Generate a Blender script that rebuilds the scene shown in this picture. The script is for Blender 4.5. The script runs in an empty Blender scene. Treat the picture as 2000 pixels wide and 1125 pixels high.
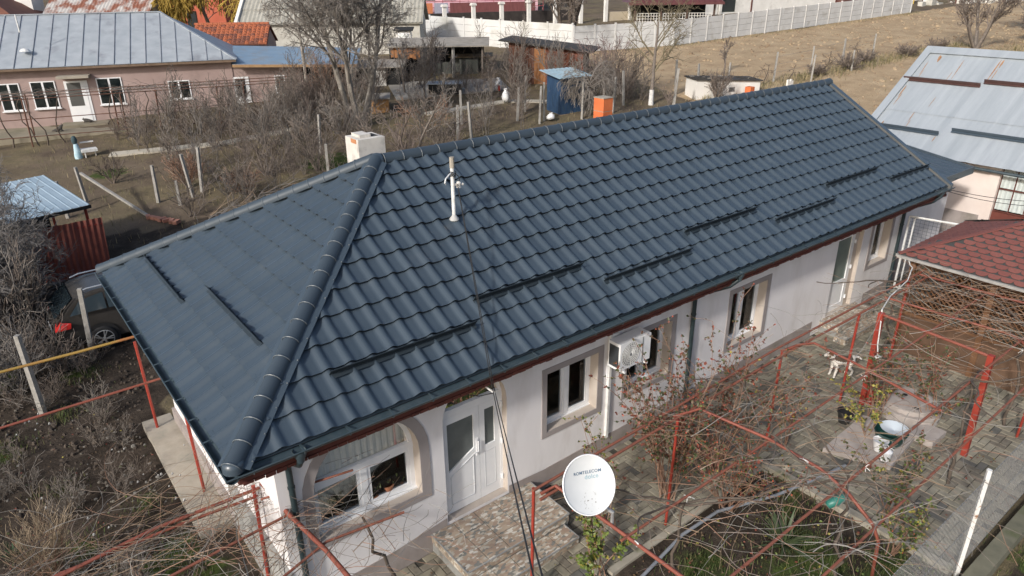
import bpy, bmesh, math, random
import numpy as np
from mathutils import Vector, Matrix
from math import sin, cos, pi, radians, sqrt, atan2, hypot

sc = bpy.context.scene
# ---------------------------------------------------------------- camera
CAM = np.array([-1.3914, -7.1998, 8.6086])
YAW, PITCH, ROLL, FPX = 0.9106, 0.4175, -0.0096, 1374.45
fw = np.array([cos(YAW)*cos(PITCH), sin(YAW)*cos(PITCH), -sin(PITCH)])
rt = np.cross(fw, [0, 0, 1.]); rt /= np.linalg.norm(rt)
up = np.cross(rt, fw)
RT = cos(ROLL)*rt + sin(ROLL)*up
UP = -sin(ROLL)*rt + cos(ROLL)*up
cam_d = bpy.data.cameras.new('camera')
cam = bpy.data.objects.new('camera', cam_d)
sc.collection.objects.link(cam)
mw = Matrix.Identity(4)
for i in range(3):
    mw[i][0] = RT[i]; mw[i][1] = UP[i]; mw[i][2] = -fw[i]; mw[i][3] = CAM[i]
cam.matrix_world = mw
cam_d.sensor_width = 36.0
cam_d.lens = FPX/2000*36
cam_d.clip_start = 0.1
cam_d.clip_end = 1500
sc.camera = cam
# ---------------------------------------------------------------- sky and sun
SUN_TRAVEL = Vector((3.1, 1.0, -1.86)).normalized()
to_sun = -SUN_TRAVEL
SUN_EL = math.asin(to_sun.z)
SUN_AZ = atan2(to_sun.x, to_sun.y)
world = bpy.data.worlds.new('World'); sc.world = world
world.use_nodes = True
wn = world.node_tree; wn.nodes.clear()
wo = wn.nodes.new('ShaderNodeOutputWorld'); wb = wn.nodes.new('ShaderNodeBackground')
sky = wn.nodes.new('ShaderNodeTexSky'); sky.sky_type = 'NISHITA'; sky.sun_disc = False
sky.sun_elevation = SUN_EL; sky.sun_rotation = SUN_AZ
sky.air_density = 1.0; sky.dust_density = 3.2; sky.ozone_density = 1.6
wb.inputs[1].default_value = 0.15
wn.links.new(sky.outputs[0], wb.inputs[0]); wn.links.new(wb.outputs[0], wo.inputs[0])
sd = bpy.data.lights.new('sun', 'SUN'); sd.energy = 3.3; sd.angle = radians(4); sd.color = (1.0, 0.965, 0.915)
so = bpy.data.objects.new('sun', sd); sc.collection.objects.link(so)
so.rotation_euler = SUN_TRAVEL.to_track_quat('-Z', 'Y').to_euler()
so.location = (-30, -12, 30)
sc.view_settings.view_transform = 'Standard'
sc.view_settings.look = 'None'
sc.view_settings.exposure = 0.10
sc.view_settings.gamma = 1.0
sc.view_settings.use_curve_mapping = False
sc.cycles.max_bounces = 6
sc.cycles.transparent_max_bounces = 12
# ---------------------------------------------------------------- helpers
rnd = random.Random(7)
COL = sc.collection
WM = {}

def lerp(x, xs, ys): return float(np.interp(x, xs, ys))
def gz(x): return .024*(min(max(x, -6), 20)-9.3)
def T(x, y):
    s = .61*x+.79*y
    return gz(x)+lerp(s, [-50, 17, 32, 50, 90, 300], [0, 0, .95, 2.5, 4.7, 14])

def setp(o, label=None, cat=None, group=None, kind=None):
    if label: o['label'] = label
    if cat: o['category'] = cat
    if group: o['group'] = group
    if kind: o['kind'] = kind
    return o

def thing(name, label, cat, loc=(0, 0, 0), rz=0, group=None, parent=None):
    o = bpy.data.objects.new(name, None); COL.objects.link(o)
    o.empty_display_size = .2
    o.location = loc; o.rotation_euler = (0, 0, rz)
    WM[o] = Matrix.Translation(loc) @ Matrix.Rotation(rz, 4, 'Z')
    return setp(o, label, cat, group)

def link_mesh(name, me, parent=None, M=None):
    """link a mesh object at matrix M given in the parent's frame (or the world)"""
    o = bpy.data.objects.new(name, me); COL.objects.link(o)
    M = M or Matrix.Identity(4)
    o.matrix_basis = M
    if parent is not None:
        o.parent = parent; WM[o] = WM[parent] @ M
    else:
        WM[o] = M.copy()
    return o

class MB:
    def __init__(s): s.v = []; s.f = []; s.m = []
    def add(s, vs, fs, m=0):
        b = len(s.v); s.v.extend([tuple(p) for p in vs])
        for f in fs: s.f.append(tuple(i+b for i in f)); s.m.append(m)
        return s
    def box(s, x0, x1, y0, y1, z0, z1, m=0):
        vs = [(x0,y0,z0),(x1,y0,z0),(x1,y1,z0),(x0,y1,z0),(x0,y0,z1),(x1,y0,z1),(x1,y1,z1),(x0,y1,z1)]
        return s.add(vs, [(0,3,2,1),(4,5,6,7),(0,1,5,4),(1,2,6,5),(2,3,7,6),(3,0,4,7)], m)
    def beam(s, p, q, w, h, m=0, upv=(0, 0, 1)):
        p = Vector(p); q = Vector(q); d = (q-p).normalized(); u = Vector(upv)
        a = d.cross(u)
        if a.length < 1e-4: a = d.cross(Vector((1, 0, 0)))
        a.normalize(); b = a.cross(d)
        vs = []
        for e in (p, q):
            for sx, sy in ((-1,-1),(1,-1),(1,1),(-1,1)): vs.append(e+a*(sx*w/2)+b*(sy*h/2))
        return s.add(vs, [(0,1,2,3),(7,6,5,4),(0,4,5,1),(1,5,6,2),(2,6,7,3),(3,7,4,0)], m)
    def tube(s, pts, r, n=6, m=0, cap=True):
        pts = [Vector(p) for p in pts]; k = len(pts)
        rs = r if isinstance(r, (list, tuple)) else [r]*k
        d0 = (pts[1]-pts[0]).normalized()
        a = d0.cross(Vector((0, 0, 1)))
        if a.length < 1e-3: a = d0.cross(Vector((1, 0, 0)))
        a.normalize()
        b0 = len(s.v)
        for i, p in enumerate(pts):
            d = (pts[min(i+1, k-1)]-pts[max(i-1, 0)])
            if d.length < 1e-9: d = d0
            d.normalize()
            a = a-d*a.dot(d)
            if a.length < 1e-4: a = d.cross(Vector((.3, .5, .8)))
            a.normalize(); b = d.cross(a)
            for j in range(n):
                t = 2*pi*j/n; q = p+(a*cos(t)+b*sin(t))*rs[i]; s.v.append((q.x, q.y, q.z))
        for i in range(k-1):
            for j in range(n):
                x = b0+i*n+j; y = b0+i*n+(j+1) % n
                s.f.append((x, y, y+n, x+n)); s.m.append(m)
        if cap:
            s.f.append(tuple(b0+j for j in reversed(range(n)))); s.m.append(m)
            s.f.append(tuple(b0+(k-1)*n+j for j in range(n))); s.m.append(m)
        return s
    def lathe(s, prof, c=(0, 0, 0), n=16, m=0, M=None):
        b = len(s.v)
        for r, z in prof:
            for j in range(n):
                t = 2*pi*j/n; p = Vector((r*cos(t), r*sin(t), z))
                if M is not None: p = M @ p
                s.v.append((p.x+c[0], p.y+c[1], p.z+c[2]))
        for i in range(len(prof)-1):
            for j in range(n):
                x = b+i*n+j; y = b+i*n+(j+1) % n
                s.f.append((x, y, y+n, x+n)); s.m.append(m)
        return s
    def quad(s, a, b, c, d, m=0): return s.add([a, b, c, d], [(0, 1, 2, 3)], m)
    def prism(s, poly, z0, z1, m=0):
        n = len(poly)
        vs = [(x, y, z0) for x, y in poly]+[(x, y, z1) for x, y in poly]
        fs = [tuple(reversed(range(n))), tuple(range(n, 2*n))]+[(i, (i+1) % n, n+(i+1) % n, n+i) for i in range(n)]
        return s.add(vs, fs, m)
    def slab(s, quad, th, m=0):
        """a quad given as four corners, thickened downwards along its normal"""
        q = [Vector(p) for p in quad]; n = (q[1]-q[0]).cross(q[3]-q[0]).normalized()
        vs = [p for p in q]+[p-n*th for p in q]
        return s.add(vs, [(0,1,2,3),(7,6,5,4),(0,4,5,1),(1,5,6,2),(2,6,7,3),(3,7,4,0)], m)
    def mesh(s, name, mats, smooth=False, T=None):
        me = bpy.data.meshes.new(name)
        v = s.v
        if T is not None:
            a = np.array(v); A = np.array(T)
            v = (a @ A[:3, :3].T + A[:3, 3]).tolist()
        me.from_pydata(v, [], s.f)
        if not isinstance(mats, (list, tuple)): mats = [mats]
        for mt in mats: me.materials.append(mt)
        if len(mats) > 1: me.polygons.foreach_set('material_index', s.m)
        if smooth:
            me.polygons.foreach_set('use_smooth', [True]*len(me.polygons))
            if smooth != True: me.set_sharp_from_angle(angle=radians(smooth))
        me.update()
        return me
    def build(s, name, mats, parent=None, label=None, cat=None, group=None, kind=None, smooth=False, local=False):
        """one mesh object; coordinates are the world's, or the parent's when local"""
        a = np.array(s.v, dtype=float)
        if parent is not None and not local:
            A = np.array(WM[parent].inverted()); a = a @ A[:3, :3].T + A[:3, 3]
        lo, hi = a.min(0), a.max(0)
        c = np.array([(lo[0]+hi[0])/2, (lo[1]+hi[1])/2, lo[2]])
        s.v = (a-c).tolist()
        me = s.mesh(name, mats, smooth)
        o = link_mesh(name, me, parent, Matrix.Translation(c))
        return setp(o, label, cat, group, kind)

# ---------------------------------------------------------------- materials
MATS = {}
def mat(name, c1, c2=None, scale=3.0, rough=.85, bump=0.0, bscale=30, metal=0.0, detail=6, spec=.5, c3=None, s3=1.0, t3=(.55, .7), stretch=None, obj=False, t12=(.3, .7), bdist=.01):
    if name in MATS: return MATS[name]
    m = bpy.data.materials.new(name); m.use_nodes = True; MATS[name] = m
    nt = m.node_tree; b = nt.nodes['Principled BSDF']; L = nt.links.new
    b.inputs['Roughness'].default_value = rough
    b.inputs['Metallic'].default_value = metal
    b.inputs['Specular IOR Level'].default_value = spec
    if c2 is None and bump == 0 and c3 is None:
        b.inputs['Base Color'].default_value = (*c1, 1); return m
    if obj:
        tc = nt.nodes.new('ShaderNodeTexCoord'); src = tc.outputs['Object']
    else:
        g = nt.nodes.new('ShaderNodeNewGeometry'); src = g.outputs['Position']
    if stretch:
        mp = nt.nodes.new('ShaderNodeMapping'); mp.inputs['Scale'].default_value = stretch
        L(src, mp.inputs[0]); src = mp.outputs[0]
    def noise(sca, det=detail):
        n = nt.nodes.new('ShaderNodeTexNoise'); n.inputs['Scale'].default_value = sca; n.inputs['Detail'].default_value = det
        n.inputs['Roughness'].default_value = .6
        L(src, n.inputs['Vector']); return n.outputs[0]
    col = None
    if c2 is not None:
        r = nt.nodes.new('ShaderNodeValToRGB')
        r.color_ramp.elements[0].position = t12[0]; r.color_ramp.elements[1].position = t12[1]
        r.color_ramp.elements[0].color = (*c1, 1); r.color_ramp.elements[1].color = (*c2, 1)
        L(noise(scale), r.inputs[0]); col = r.outputs[0]
    if c3 is not None:
        mx = nt.nodes.new('ShaderNodeMix'); mx.data_type = 'RGBA'
        r3 = nt.nodes.new('ShaderNodeValToRGB')
        r3.color_ramp.elements[0].position = t3[0]; r3.color_ramp.elements[1].position = t3[1]
        L(noise(s3), r3.inputs[0]); L(r3.outputs[0], mx.inputs[0])
        if col is None: mx.inputs[6].default_value = (*c1, 1)
        else: L(col, mx.inputs[6])
        mx.inputs[7].default_value = (*c3, 1); col = mx.outputs[2]
    if col is None: b.inputs['Base Color'].default_value = (*c1, 1)
    else: L(col, b.inputs['Base Color'])
    if bump:
        bp = nt.nodes.new('ShaderNodeBump'); bp.inputs['Strength'].default_value = bump; bp.inputs['Distance'].default_value = bdist
        L(noise(bscale), bp.inputs['Height']); L(bp.outputs[0], b.inputs['Normal'])
    return m

def glass(name='window_glass', tint=(.55, .6, .6), rough=.02):
    if name in MATS: return MATS[name]
    m = bpy.data.materials.new(name); m.use_nodes = True; MATS[name] = m
    nt = m.node_tree; nt.nodes.clear(); L = nt.links.new
    o = nt.nodes.new('ShaderNodeOutputMaterial'); mx = nt.nodes.new('ShaderNodeMixShader')
    t = nt.nodes.new('ShaderNodeBsdfTransparent'); t.inputs[0].default_value = (*tint, 1)
    g = nt.nodes.new('ShaderNodeBsdfGlossy'); g.inputs['Roughness'].default_value = rough
    fr = nt.nodes.new('ShaderNodeFresnel'); fr.inputs[0].default_value = 1.45
    L(fr.outputs[0], mx.inputs[0]); L(t.outputs[0], mx.inputs[1]); L(g.outputs[0], mx.inputs[2]); L(mx.outputs[0], o.inputs[0])
    return m

m_white = mat('white_plastic', (.72, .73, .74), (.80, .80, .80), 4, .4)
m_whitemetal = mat('white_painted_metal', (.55, .55, .53), (.78, .78, .76), 9, .5)
m_dark = mat('dark_interior', (.012, .012, .012), rough=.9)
m_roof = mat('slate_blue_coated_steel', (.046, .064, .083), (.056, .076, .096), 1.2, .31, bump=.06, bscale=160, c3=(.078, .095, .110), s3=2.3, t3=(.6, .85))
def tile_tone(m, amt=.14):
    nt = m.node_tree; b = nt.nodes['Principled BSDF']; src = b.inputs['Base Color'].links[0].from_socket
    oi = nt.nodes.new('ShaderNodeObjectInfo'); mr = nt.nodes.new('ShaderNodeMapRange'); mr.inputs[3].default_value = 1-amt/2; mr.inputs[4].default_value = 1+amt/2
    hs_ = nt.nodes.new('ShaderNodeHueSaturation'); nt.links.new(oi.outputs['Random'], mr.inputs[0]); nt.links.new(mr.outputs[0], hs_.inputs['Value']); nt.links.new(src, hs_.inputs['Color']); nt.links.new(hs_.outputs[0], b.inputs['Base Color'])
tile_tone(m_roof, .07)
m_rooflip = mat('step_shadow_edge', (.016, .022, .028), (.04, .045, .047), 7, .6)  # near-black colour paints the shadow line under each tile step
m_cap = mat('slate_blue_ridge_steel', (.038, .053, .069), (.048, .065, .082), 1.5, .5, spec=.4)
m_gutter = mat('gutter_steel', (.030, .050, .062), (.06, .08, .09), 5, .4)
m_pipe = mat('downpipe_steel', (.018, .032, .036), (.03, .045, .05), 4, .4)
m_guard = mat('snow_guard_steel', (.018, .026, .033), (.026, .035, .042), 4, .45)
m_maroon = mat('maroon_painted_board', (.075, .02, .014), (.12, .035, .024), 5, .7, bump=.2, bscale=40)
m_plaster = mat('pale_pink_plaster', (.68, .655, .655), (.74, .72, .72), 1.1, .93, bump=.25, bscale=130, c3=(.53, .495, .475), s3=.9, t3=(.5, .85), stretch=(1.7, 1.7, .55))
m_band = mat('taupe_band_plaster', (.285, .255, .245), (.335, .30, .29), 2, .93, bump=.25, bscale=130)
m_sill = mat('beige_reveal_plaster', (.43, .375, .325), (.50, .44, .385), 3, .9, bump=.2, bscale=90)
m_plinth = mat('grey_plinth_plaster', (.25, .215, .20), (.33, .29, .27), 2.5, .95, bump=.4, bscale=60, c3=(.20, .18, .15), s3=1.4)
m_concrete = mat('weathered_concrete', (.28, .25, .20), (.38, .34, .28), 4, .92, bump=.4, bscale=50, c3=(.24, .23, .19), s3=2.)
m_oldconc = mat('old_grey_post_concrete', (.22, .21, .19), (.33, .315, .29), 7, .95, bump=.5, bscale=50)
m_rustpaint = mat('red_primer_paint', (.19, .052, .034), (.25, .075, .048), 6, .6, c3=(.17, .05, .03), s3=4, t3=(.52, .7))
m_rustpipe = mat('brown_rusty_pipe', (.17, .06, .04), (.25, .085, .05), 8, .75)
m_redpost = mat('bright_red_paint', (.25, .032, .02), (.31, .045, .028), 4, .5, c3=(.22, .05, .03), s3=5, t3=(.6, .75))
m_bark = mat('grey_brown_bark', (.115, .095, .08), (.21, .18, .155), 8, .95, bump=.6, bscale=25)
m_palebark = mat('pale_grey_bark', (.19, .17, .145), (.31, .285, .25), 5, .95, bump=.6, bscale=18, c3=(.16, .14, .12), s3=3)
m_twig = mat('brown_twigs', (.115, .092, .077), (.195, .16, .135), 3, .95)
m_greytwig = mat('grey_twigs', (.14, .123, .107), (.225, .202, .18), 2, .95)
m_redtwig = mat('reddish_canes', (.17, .085, .055), (.30, .19, .13), 2.5, .85, c3=(.34, .28, .22), s3=1.3)
m_vine = mat('dark_vine_wood', (.06, .045, .035), (.12, .095, .075), 6, .95)
m_limewash = mat('limewashed_bark', (.5, .49, .47), (.7, .69, .67), 6, .95)
# ---------------------------------------------------------------- ground sheet
def inpoly(x, y, P):
    c = False; n = len(P)
    for i in range(n):
        x1, y1 = P[i]; x2, y2 = P[(i+1) % n]
        if (y1 > y) != (y2 > y) and x < (x2-x1)*(y-y1)/(y2-y1)+x1: c = not c
    return c
FIELD = [(36.5, 30), (39.3, 36.5), (48, 33.9), (65, 33.3), (88, 32.7), (200, 32), (260, -60), (45, -60), (30.5, 6), (30.5, 12), (33, 18)]
SOIL = [(-9, -6), (.55, -6), (.55, 8.2), (8, 16), (9.5, 20), (1.5, 21.5), (-3.5, 12.3), (-12, 11)]
BED = [(1.0, -12), (1.0, -1.62), (4.95, -1.62), (4.95, -1.5), (9.05, -1.5), (9.05, -4.86), (9.6, -12)]
OUTER = [(4, -12), (9.05, -5.35), (20, -5.35), (26, -14)]
GREENS = [(-.4, 3.4, .9), (.1, 2.6, .6), (-2.2, 2.6, .7), (-.3, 1.8, .8), (-1.6, 4.6, .5), (7.4, -3.6, 1.3), (6.2, -2.4, .8), (8.4, -4.3, .8), (63, 13.5, 3.5), (56, 16, 1.5), (12, 24, 2.5), (3.5, 29.5, 1.5), (-2.2, 12.1, .8), (-.6, 11.2, .6), (-1.0, 3.0, .7), (-1.7, 6.6, .45), (-.5, 5.0, .4), (-2.4, 8.6, .6), (-.2, 1.0, .6), (-1.2, 9.4, .4), (6.8, -4.2, .9), (5.4, -3.3, .7), (8.0, -3.0, .6), (8.6, -2.4, .5), (10.2, -5.6, .7), (8, -5.6, .9)]
def axis(segs):
    out = []
    for a, b, st in segs:
        n = max(1, int(round((b-a)/st))); out += [a+(b-a)*i/n for i in range(n)]
    return out+[segs[-1][1]]
gx = axis([(-160, -40, 20), (-40, -12, 2), (-12, 20, .4), (20, 60, .8), (60, 110, 2), (110, 320, 14)])
gy = axis([(-120, -30, 15), (-30, -12, 1.5), (-12, 14, .4), (14, 46, .6), (46, 80, 2), (80, 340, 16)])
def hill(x, y): return T(x, y)
gv = []; gc = []
for y in gy:
    for x in gx:
        z = T(x, y)
        fld = 1. if inpoly(x, y, FIELD) else 0.
        so_ = 1. if inpoly(x, y, SOIL) else (.75 if inpoly(x, y, BED) or inpoly(x, y, OUTER) else 0.)
        g = 0.
        for a, b, r in GREENS: g = max(g, 1-hypot(x-a, y-b)/r)
        yard = .9 < x < 19 and -5 < y < 9
        if fld: z += rnd.uniform(-.05, .05)
        elif so_ and not yard: z += rnd.uniform(-.05, .04)
        elif not yard: z += rnd.uniform(-.03, .03)
        if yard: z -= .06 if not inpoly(x, y, BED) else 0.0
        gv.append((x, y, z)); gc.append((fld, so_, max(g, 0), 1))
nx = len(gx)
gf = [(j*nx+i, j*nx+i+1, (j+1)*nx+i+1, (j+1)*nx+i) for j in range(len(gy)-1) for i in range(nx-1)]
me = bpy.data.meshes.new('ground'); me.from_pydata(gv, [], gf)
at = me.color_attributes.new('zone', 'FLOAT_COLOR', 'POINT')
at.data.foreach_set('color', [c for q in gc for c in q])
me.polygons.foreach_set('use_smooth', [True]*len(me.polygons))

def ground_mat():
    m = bpy.data.materials.new('earth_and_dry_grass'); m.use_nodes = True
    nt = m.node_tree; L = nt.links.new; b = nt.nodes['Principled BSDF']; b.inputs['Roughness'].default_value = .97
    b.inputs['Specular IOR Level'].default_value = .15
    g = nt.nodes.new('ShaderNodeNewGeometry')
    def noise(s, d=8, r=.62):
        n = nt.nodes.new('ShaderNodeTexNoise'); n.inputs['Scale'].default_value = s; n.inputs['Detail'].default_value = d; n.inputs['Roughness'].default_value = r
        L(g.outputs['Position'], n.inputs['Vector']); return n.outputs[0]
    def ramp(src, stops):
        r = nt.nodes.new('ShaderNodeValToRGB'); e = r.color_ramp.elements
        while len(e) < len(stops): e.new(.5)
        for k, (p, c) in enumerate(stops): e[k].position = p; e[k].color = (*c, 1)
        L(src, r.inputs[0]); return r.outputs[0]
    def mix(f, a, c):
        x = nt.nodes.new('ShaderNodeMix'); x.data_type = 'RGBA'; L(f, x.inputs[0]); L(a, x.inputs[6]); L(c, x.inputs[7]); return x.outputs[2]
    vc = nt.nodes.new('ShaderNodeVertexColor'); vc.layer_name = 'zone'
    sp = nt.nodes.new('ShaderNodeSeparateColor'); L(vc.outputs[0], sp.inputs[0])
    def mask(src, ns, amt=.7):
        a = nt.nodes.new('ShaderNodeMath'); a.operation = 'MULTIPLY_ADD'; L(noise(ns, 5), a.inputs[0]); a.inputs[1].default_value = amt; a.inputs[2].default_value = -amt/2
        c = nt.nodes.new('ShaderNodeMath'); c.operation = 'ADD'; L(a.outputs[0], c.inputs[0]); L(src, c.inputs[1])
        return ramp(c.outputs[0], [(.38, (0, 0, 0)), (.62, (1, 1, 1))])
    dirt = ramp(noise(.5), [(.25, (.070, .053, .039)), (.5, (.125, .096, .069)), (.75, (.185, .146, .104))])
    dry = ramp(noise(1.3), [(.3, (.10, .083, .051)), (.7, (.185, .15, .09))])
    base = mix(ramp(noise(.35, 6), [(.42, (0, 0, 0)), (.6, (1, 1, 1))]), dirt, dry)
    fieldc = ramp(noise(.55, 10, .7), [(.28, (.25, .175, .108)), (.5, (.37, .275, .172)), (.74, (.47, .365, .24))])
    soil = ramp(noise(2.2, 10, .7), [(.28, (.020, .0155, .0115)), (.5, (.044, .034, .026)), (.72, (.085, .067, .052))])
    green = ramp(noise(5, 8), [(.3, (.022, .034, .010)), (.7, (.07, .095, .025))])
    c = mix(mask(sp.outputs[0], .7), base, fieldc)
    c = mix(mask(sp.outputs[1], 1.5), c, soil)
    c = mix(mask(sp.outputs[2], 2.5, 1.1), c, green)
    L(c, b.inputs['Base Color'])
    bp = nt.nodes.new('ShaderNodeBump'); bp.inputs['Strength'].default_value = .9; bp.inputs['Distance'].default_value = .07
    L(noise(4.5, 12, .72), bp.inputs['Height']); L(bp.outputs[0], b.inputs['Normal'])
    return m
me.materials.append(ground_mat())
setp(link_mesh('ground', me), 'brown earth and tan field stretching away behind the houses', 'ground', kind='structure')

# clods and pebbles lying on the soil left of the house: nobody could count them
def stones(name, mats, pts, label, cat, parent=None):
    mb = MB(); r = random.Random(3)
    for x, y, s in pts:
        z = T(x, y)-.3*s; k = r.randrange(len(mats)); a0 = r.random()*6
        ring = [(x+s*r.uniform(.7, 1.2)*cos(a0+t*2*pi/5), y+s*r.uniform(.7, 1.2)*sin(a0+t*2*pi/5)) for t in range(5)]
        vs = [(p, q, z) for p, q in ring]+[(x+(p-x)*.75, y+(q-y)*.75, z+s*r.uniform(.6, .9)) for p, q in ring]+[(x, y, z+s*r.uniform(.9, 1.2))]
        fs = [(i, (i+1) % 5, 5+(i+1) % 5, 5+i) for i in range(5)]+[(5+i, 5+(i+1) % 5, 10) for i in range(5)]
        mb.add(vs, fs, k)
    return mb.build(name, mats, parent, label, cat, kind='stuff')
cl = []
for _ in range(5200):
    x, y = rnd.uniform(-6, 1.2), rnd.uniform(-1, 15)
    if inpoly(x, y, SOIL) and not (x > .0 and y < 8.3): cl.append((x, y, abs(rnd.gauss(0, .022))+.012))
stones('soil_clods', [mat('dark_soil_clod', (.034, .026, .02), (.075, .058, .045), 9, .97), mat('brown_clod', (.06, .046, .035), (.11, .086, .065), 9, .97)], cl, 'dark clods of dug garden soil left of the house', 'soil clods')
pb = [(rnd.gauss(-.45, .55), rnd.gauss(6.2, 1.3), abs(rnd.gauss(0, .020))+.012) for _ in range(150)]
pb = [p for p in pb if p[0] < .05]+[(rnd.uniform(-4, .0), rnd.uniform(2, 11), rnd.uniform(.012, .05)) for _ in range(70)]
stones('pebbles', [mat('pale_pebble', (.085, .076, .062), (.20, .18, .145), 9, .9), mat('grey_pebble', (.10, .095, .088), (.2, .19, .17), 9, .9)], pb, 'pale pebbles strewn on the dark soil beside the slab', 'pebbles')
fc = []
for _ in range(5000):
    x, y = rnd.uniform(31, 95), rnd.uniform(-2, 36)
    if inpoly(x, y, FIELD): fc.append((x, y, abs(rnd.gauss(0, .06))+.03))
stones('field_clods', [mat('tan_clod', (.26, .19, .12), (.40, .31, .20), 6, .97), mat('brown_field_clod', (.17, .12, .075), (.26, .19, .12), 6, .97)], fc, 'dry clods of earth on the tan ploughed field', 'clods')

# ---------------------------------------------------------------- herringbone paving
def in_yard(x, y):
    if not (1.0 < x < 23.5 and -4.86 < y < .69): return False
    if inpoly(x, y, BED): return False
    return True
yb = MB()
def ysheet(x0, x1, y0, y1):
    n = max(1, int((x1-x0)/2))
    for i in range(n):
        a = x0+(x1-x0)*i/n; b = x0+(x1-x0)*(i+1)/n
        yb.quad((a, y0, gz(a)-.012), (b, y0, gz(b)-.012), (b, y1, gz(b)-.012), (a, y1, gz(a)-.012))
ysheet(1.0, 4.95, -1.62, .75); ysheet(4.95, 9.05, -1.5, .75); ysheet(9.05, 20, -4.86, .75); ysheet(20, 23.6, -4.86, .75)
yard = yb.build('paved_yard', mat('dark_joint_sand', (.035, .032, .026), (.07, .065, .05), 12, .97), None, 'yard paved with herringbone concrete pavers before the house', 'paving', kind='structure')
PW, PL = .14, .28
pav_m = [mat('paver_olive', (.19, .170, .128), (.265, .240, .180), 7, .93, bump=.3, bscale=120, c3=(.12, .115, .085), s3=1.3),
         mat('paver_grey', (.14, .123, .096), (.208, .185, .145), 7, .93, bump=.3, bscale=120, c3=(.10, .10, .08), s3=1.3),
         mat('paver_beige', (.225, .207, .16), (.31, .284, .22), 7, .93, bump=.3, bscale=120, c3=(.15, .145, .11), s3=1.3),
         mat('paver_dark', (.09, .088, .078), (.135, .13, .115), 7, .93, bump=.3, bscale=120)]
def paver_mb(mb, hx, hy, m=0, M=None):
    c = .008; t = .0; d = -.03
    vs = [(-hx, -hy, d), (hx, -hy, d), (hx, hy, d), (-hx, hy, d), (-hx, -hy, t-c), (hx, -hy, t-c), (hx, hy, t-c), (-hx, hy, t-c), (-hx+c, -hy+c, t), (hx-c, -hy+c, t), (hx-c, hy-c, t), (-hx+c, hy-c, t)]
    fs = [(8, 9, 10, 11)]+[(i, (i+1) % 4, 4+(i+1) % 4, 4+i) for i in range(4)]+[(4+i, 4+(i+1) % 4, 8+(i+1) % 4, 8+i) for i in range(4)]
    if M is not None: vs = [tuple(M @ Vector(v)) for v in vs]
    mb.add(vs, fs, m)
def px_area(P, a):
    d = np.array(P)-CAM; z = d @ fw
    if z < .5: return 0, 0, 0
    X = 1000+FPX*(d @ RT)/z; Y = 562.5-FPX*(d @ UP)/z
    return X, Y, a*FPX*FPX/(z*z)
J = .011
pav = []
for i in range(int(1/PW), int(24/PW)):
    for j in range(int(-5/PW), int(1/PW)+1):
        k = (i-j) % 4
        if k == 0: cx, cy, hx, hy = (i+1)*PW, (j+.5)*PW, PL/2, PW/2
        elif k == 2: cx, cy, hx, hy = (i+.5)*PW, (j)*PW, PW/2, PL/2
        else: continue
        if not in_yard(cx, cy): continue
        mi = rnd.choices([0, 1, 2, 3], [5, 4, 3.0, .9])[0]
        M = Matrix.Translation((cx, cy, gz(cx)+.008+rnd.uniform(-.003, .003))) @ Matrix.Rotation(rnd.gauss(0, .012), 4, 'X') @ Matrix.Rotation(-.024+rnd.gauss(0, .012), 4, 'Y') @ Matrix.Rotation(rnd.gauss(0, .012), 4, 'Z')
        X, Y, A = px_area((cx, cy, gz(cx)), PW*PL)
        vis = 0 < X < 2000 and 0 < Y < 1125 and cx > 4.9 or (cx <= 4.9 and cy < -.3 and Y < 1125)
        pav.append((A if vis else 0, mi, hx-J/2, hy-J/2, M))
pav.sort(key=lambda t: -t[0])
shared = {}
rest = MB()
for n, (A, mi, hx, hy, M) in enumerate(pav):
    if n < 290:
        key = (mi, hx > hy)
        if key not in shared:
            q = MB(); paver_mb(q, hx, hy); shared[key] = q.mesh('paver', pav_m[mi])
        link_mesh('paver', shared[key], yard, WM[yard].inverted() @ M)
    else: paver_mb(rest, hx, hy, mi, M)
rest.build('paver_field', pav_m, yard, kind='stuff')
# concrete kerb round the planting bed
kb = thing('bed_kerb', 'low mossy concrete kerb between the pavers and planting bed', 'kerb', (9.1, -1.5, gz(9.1)))
m_kerb = mat('mossy_kerb_concrete', (.26, .235, .185), (.36, .33, .27), 4, .93, bump=.4, bscale=40, c3=(.22, .22, .12), s3=2.5)
for y0, y1 in ((-4.86, -3.72), (-3.7, -2.62), (-2.6, -1.5)):
    q = MB(); q.box(9.02, 9.17, y0, y1, -.2, gz(9.1)+.075); q.build('kerb_stone', m_kerb, kb)
for x0, x1 in ((4.95, 6.3), (6.32, 7.65), (7.67, 9.0)):
    q = MB(); q.box(x0, x1, -1.56, -1.44, -.3, gz(x0)+.05); q.build('kerb_stone', m_kerb, kb)
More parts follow.
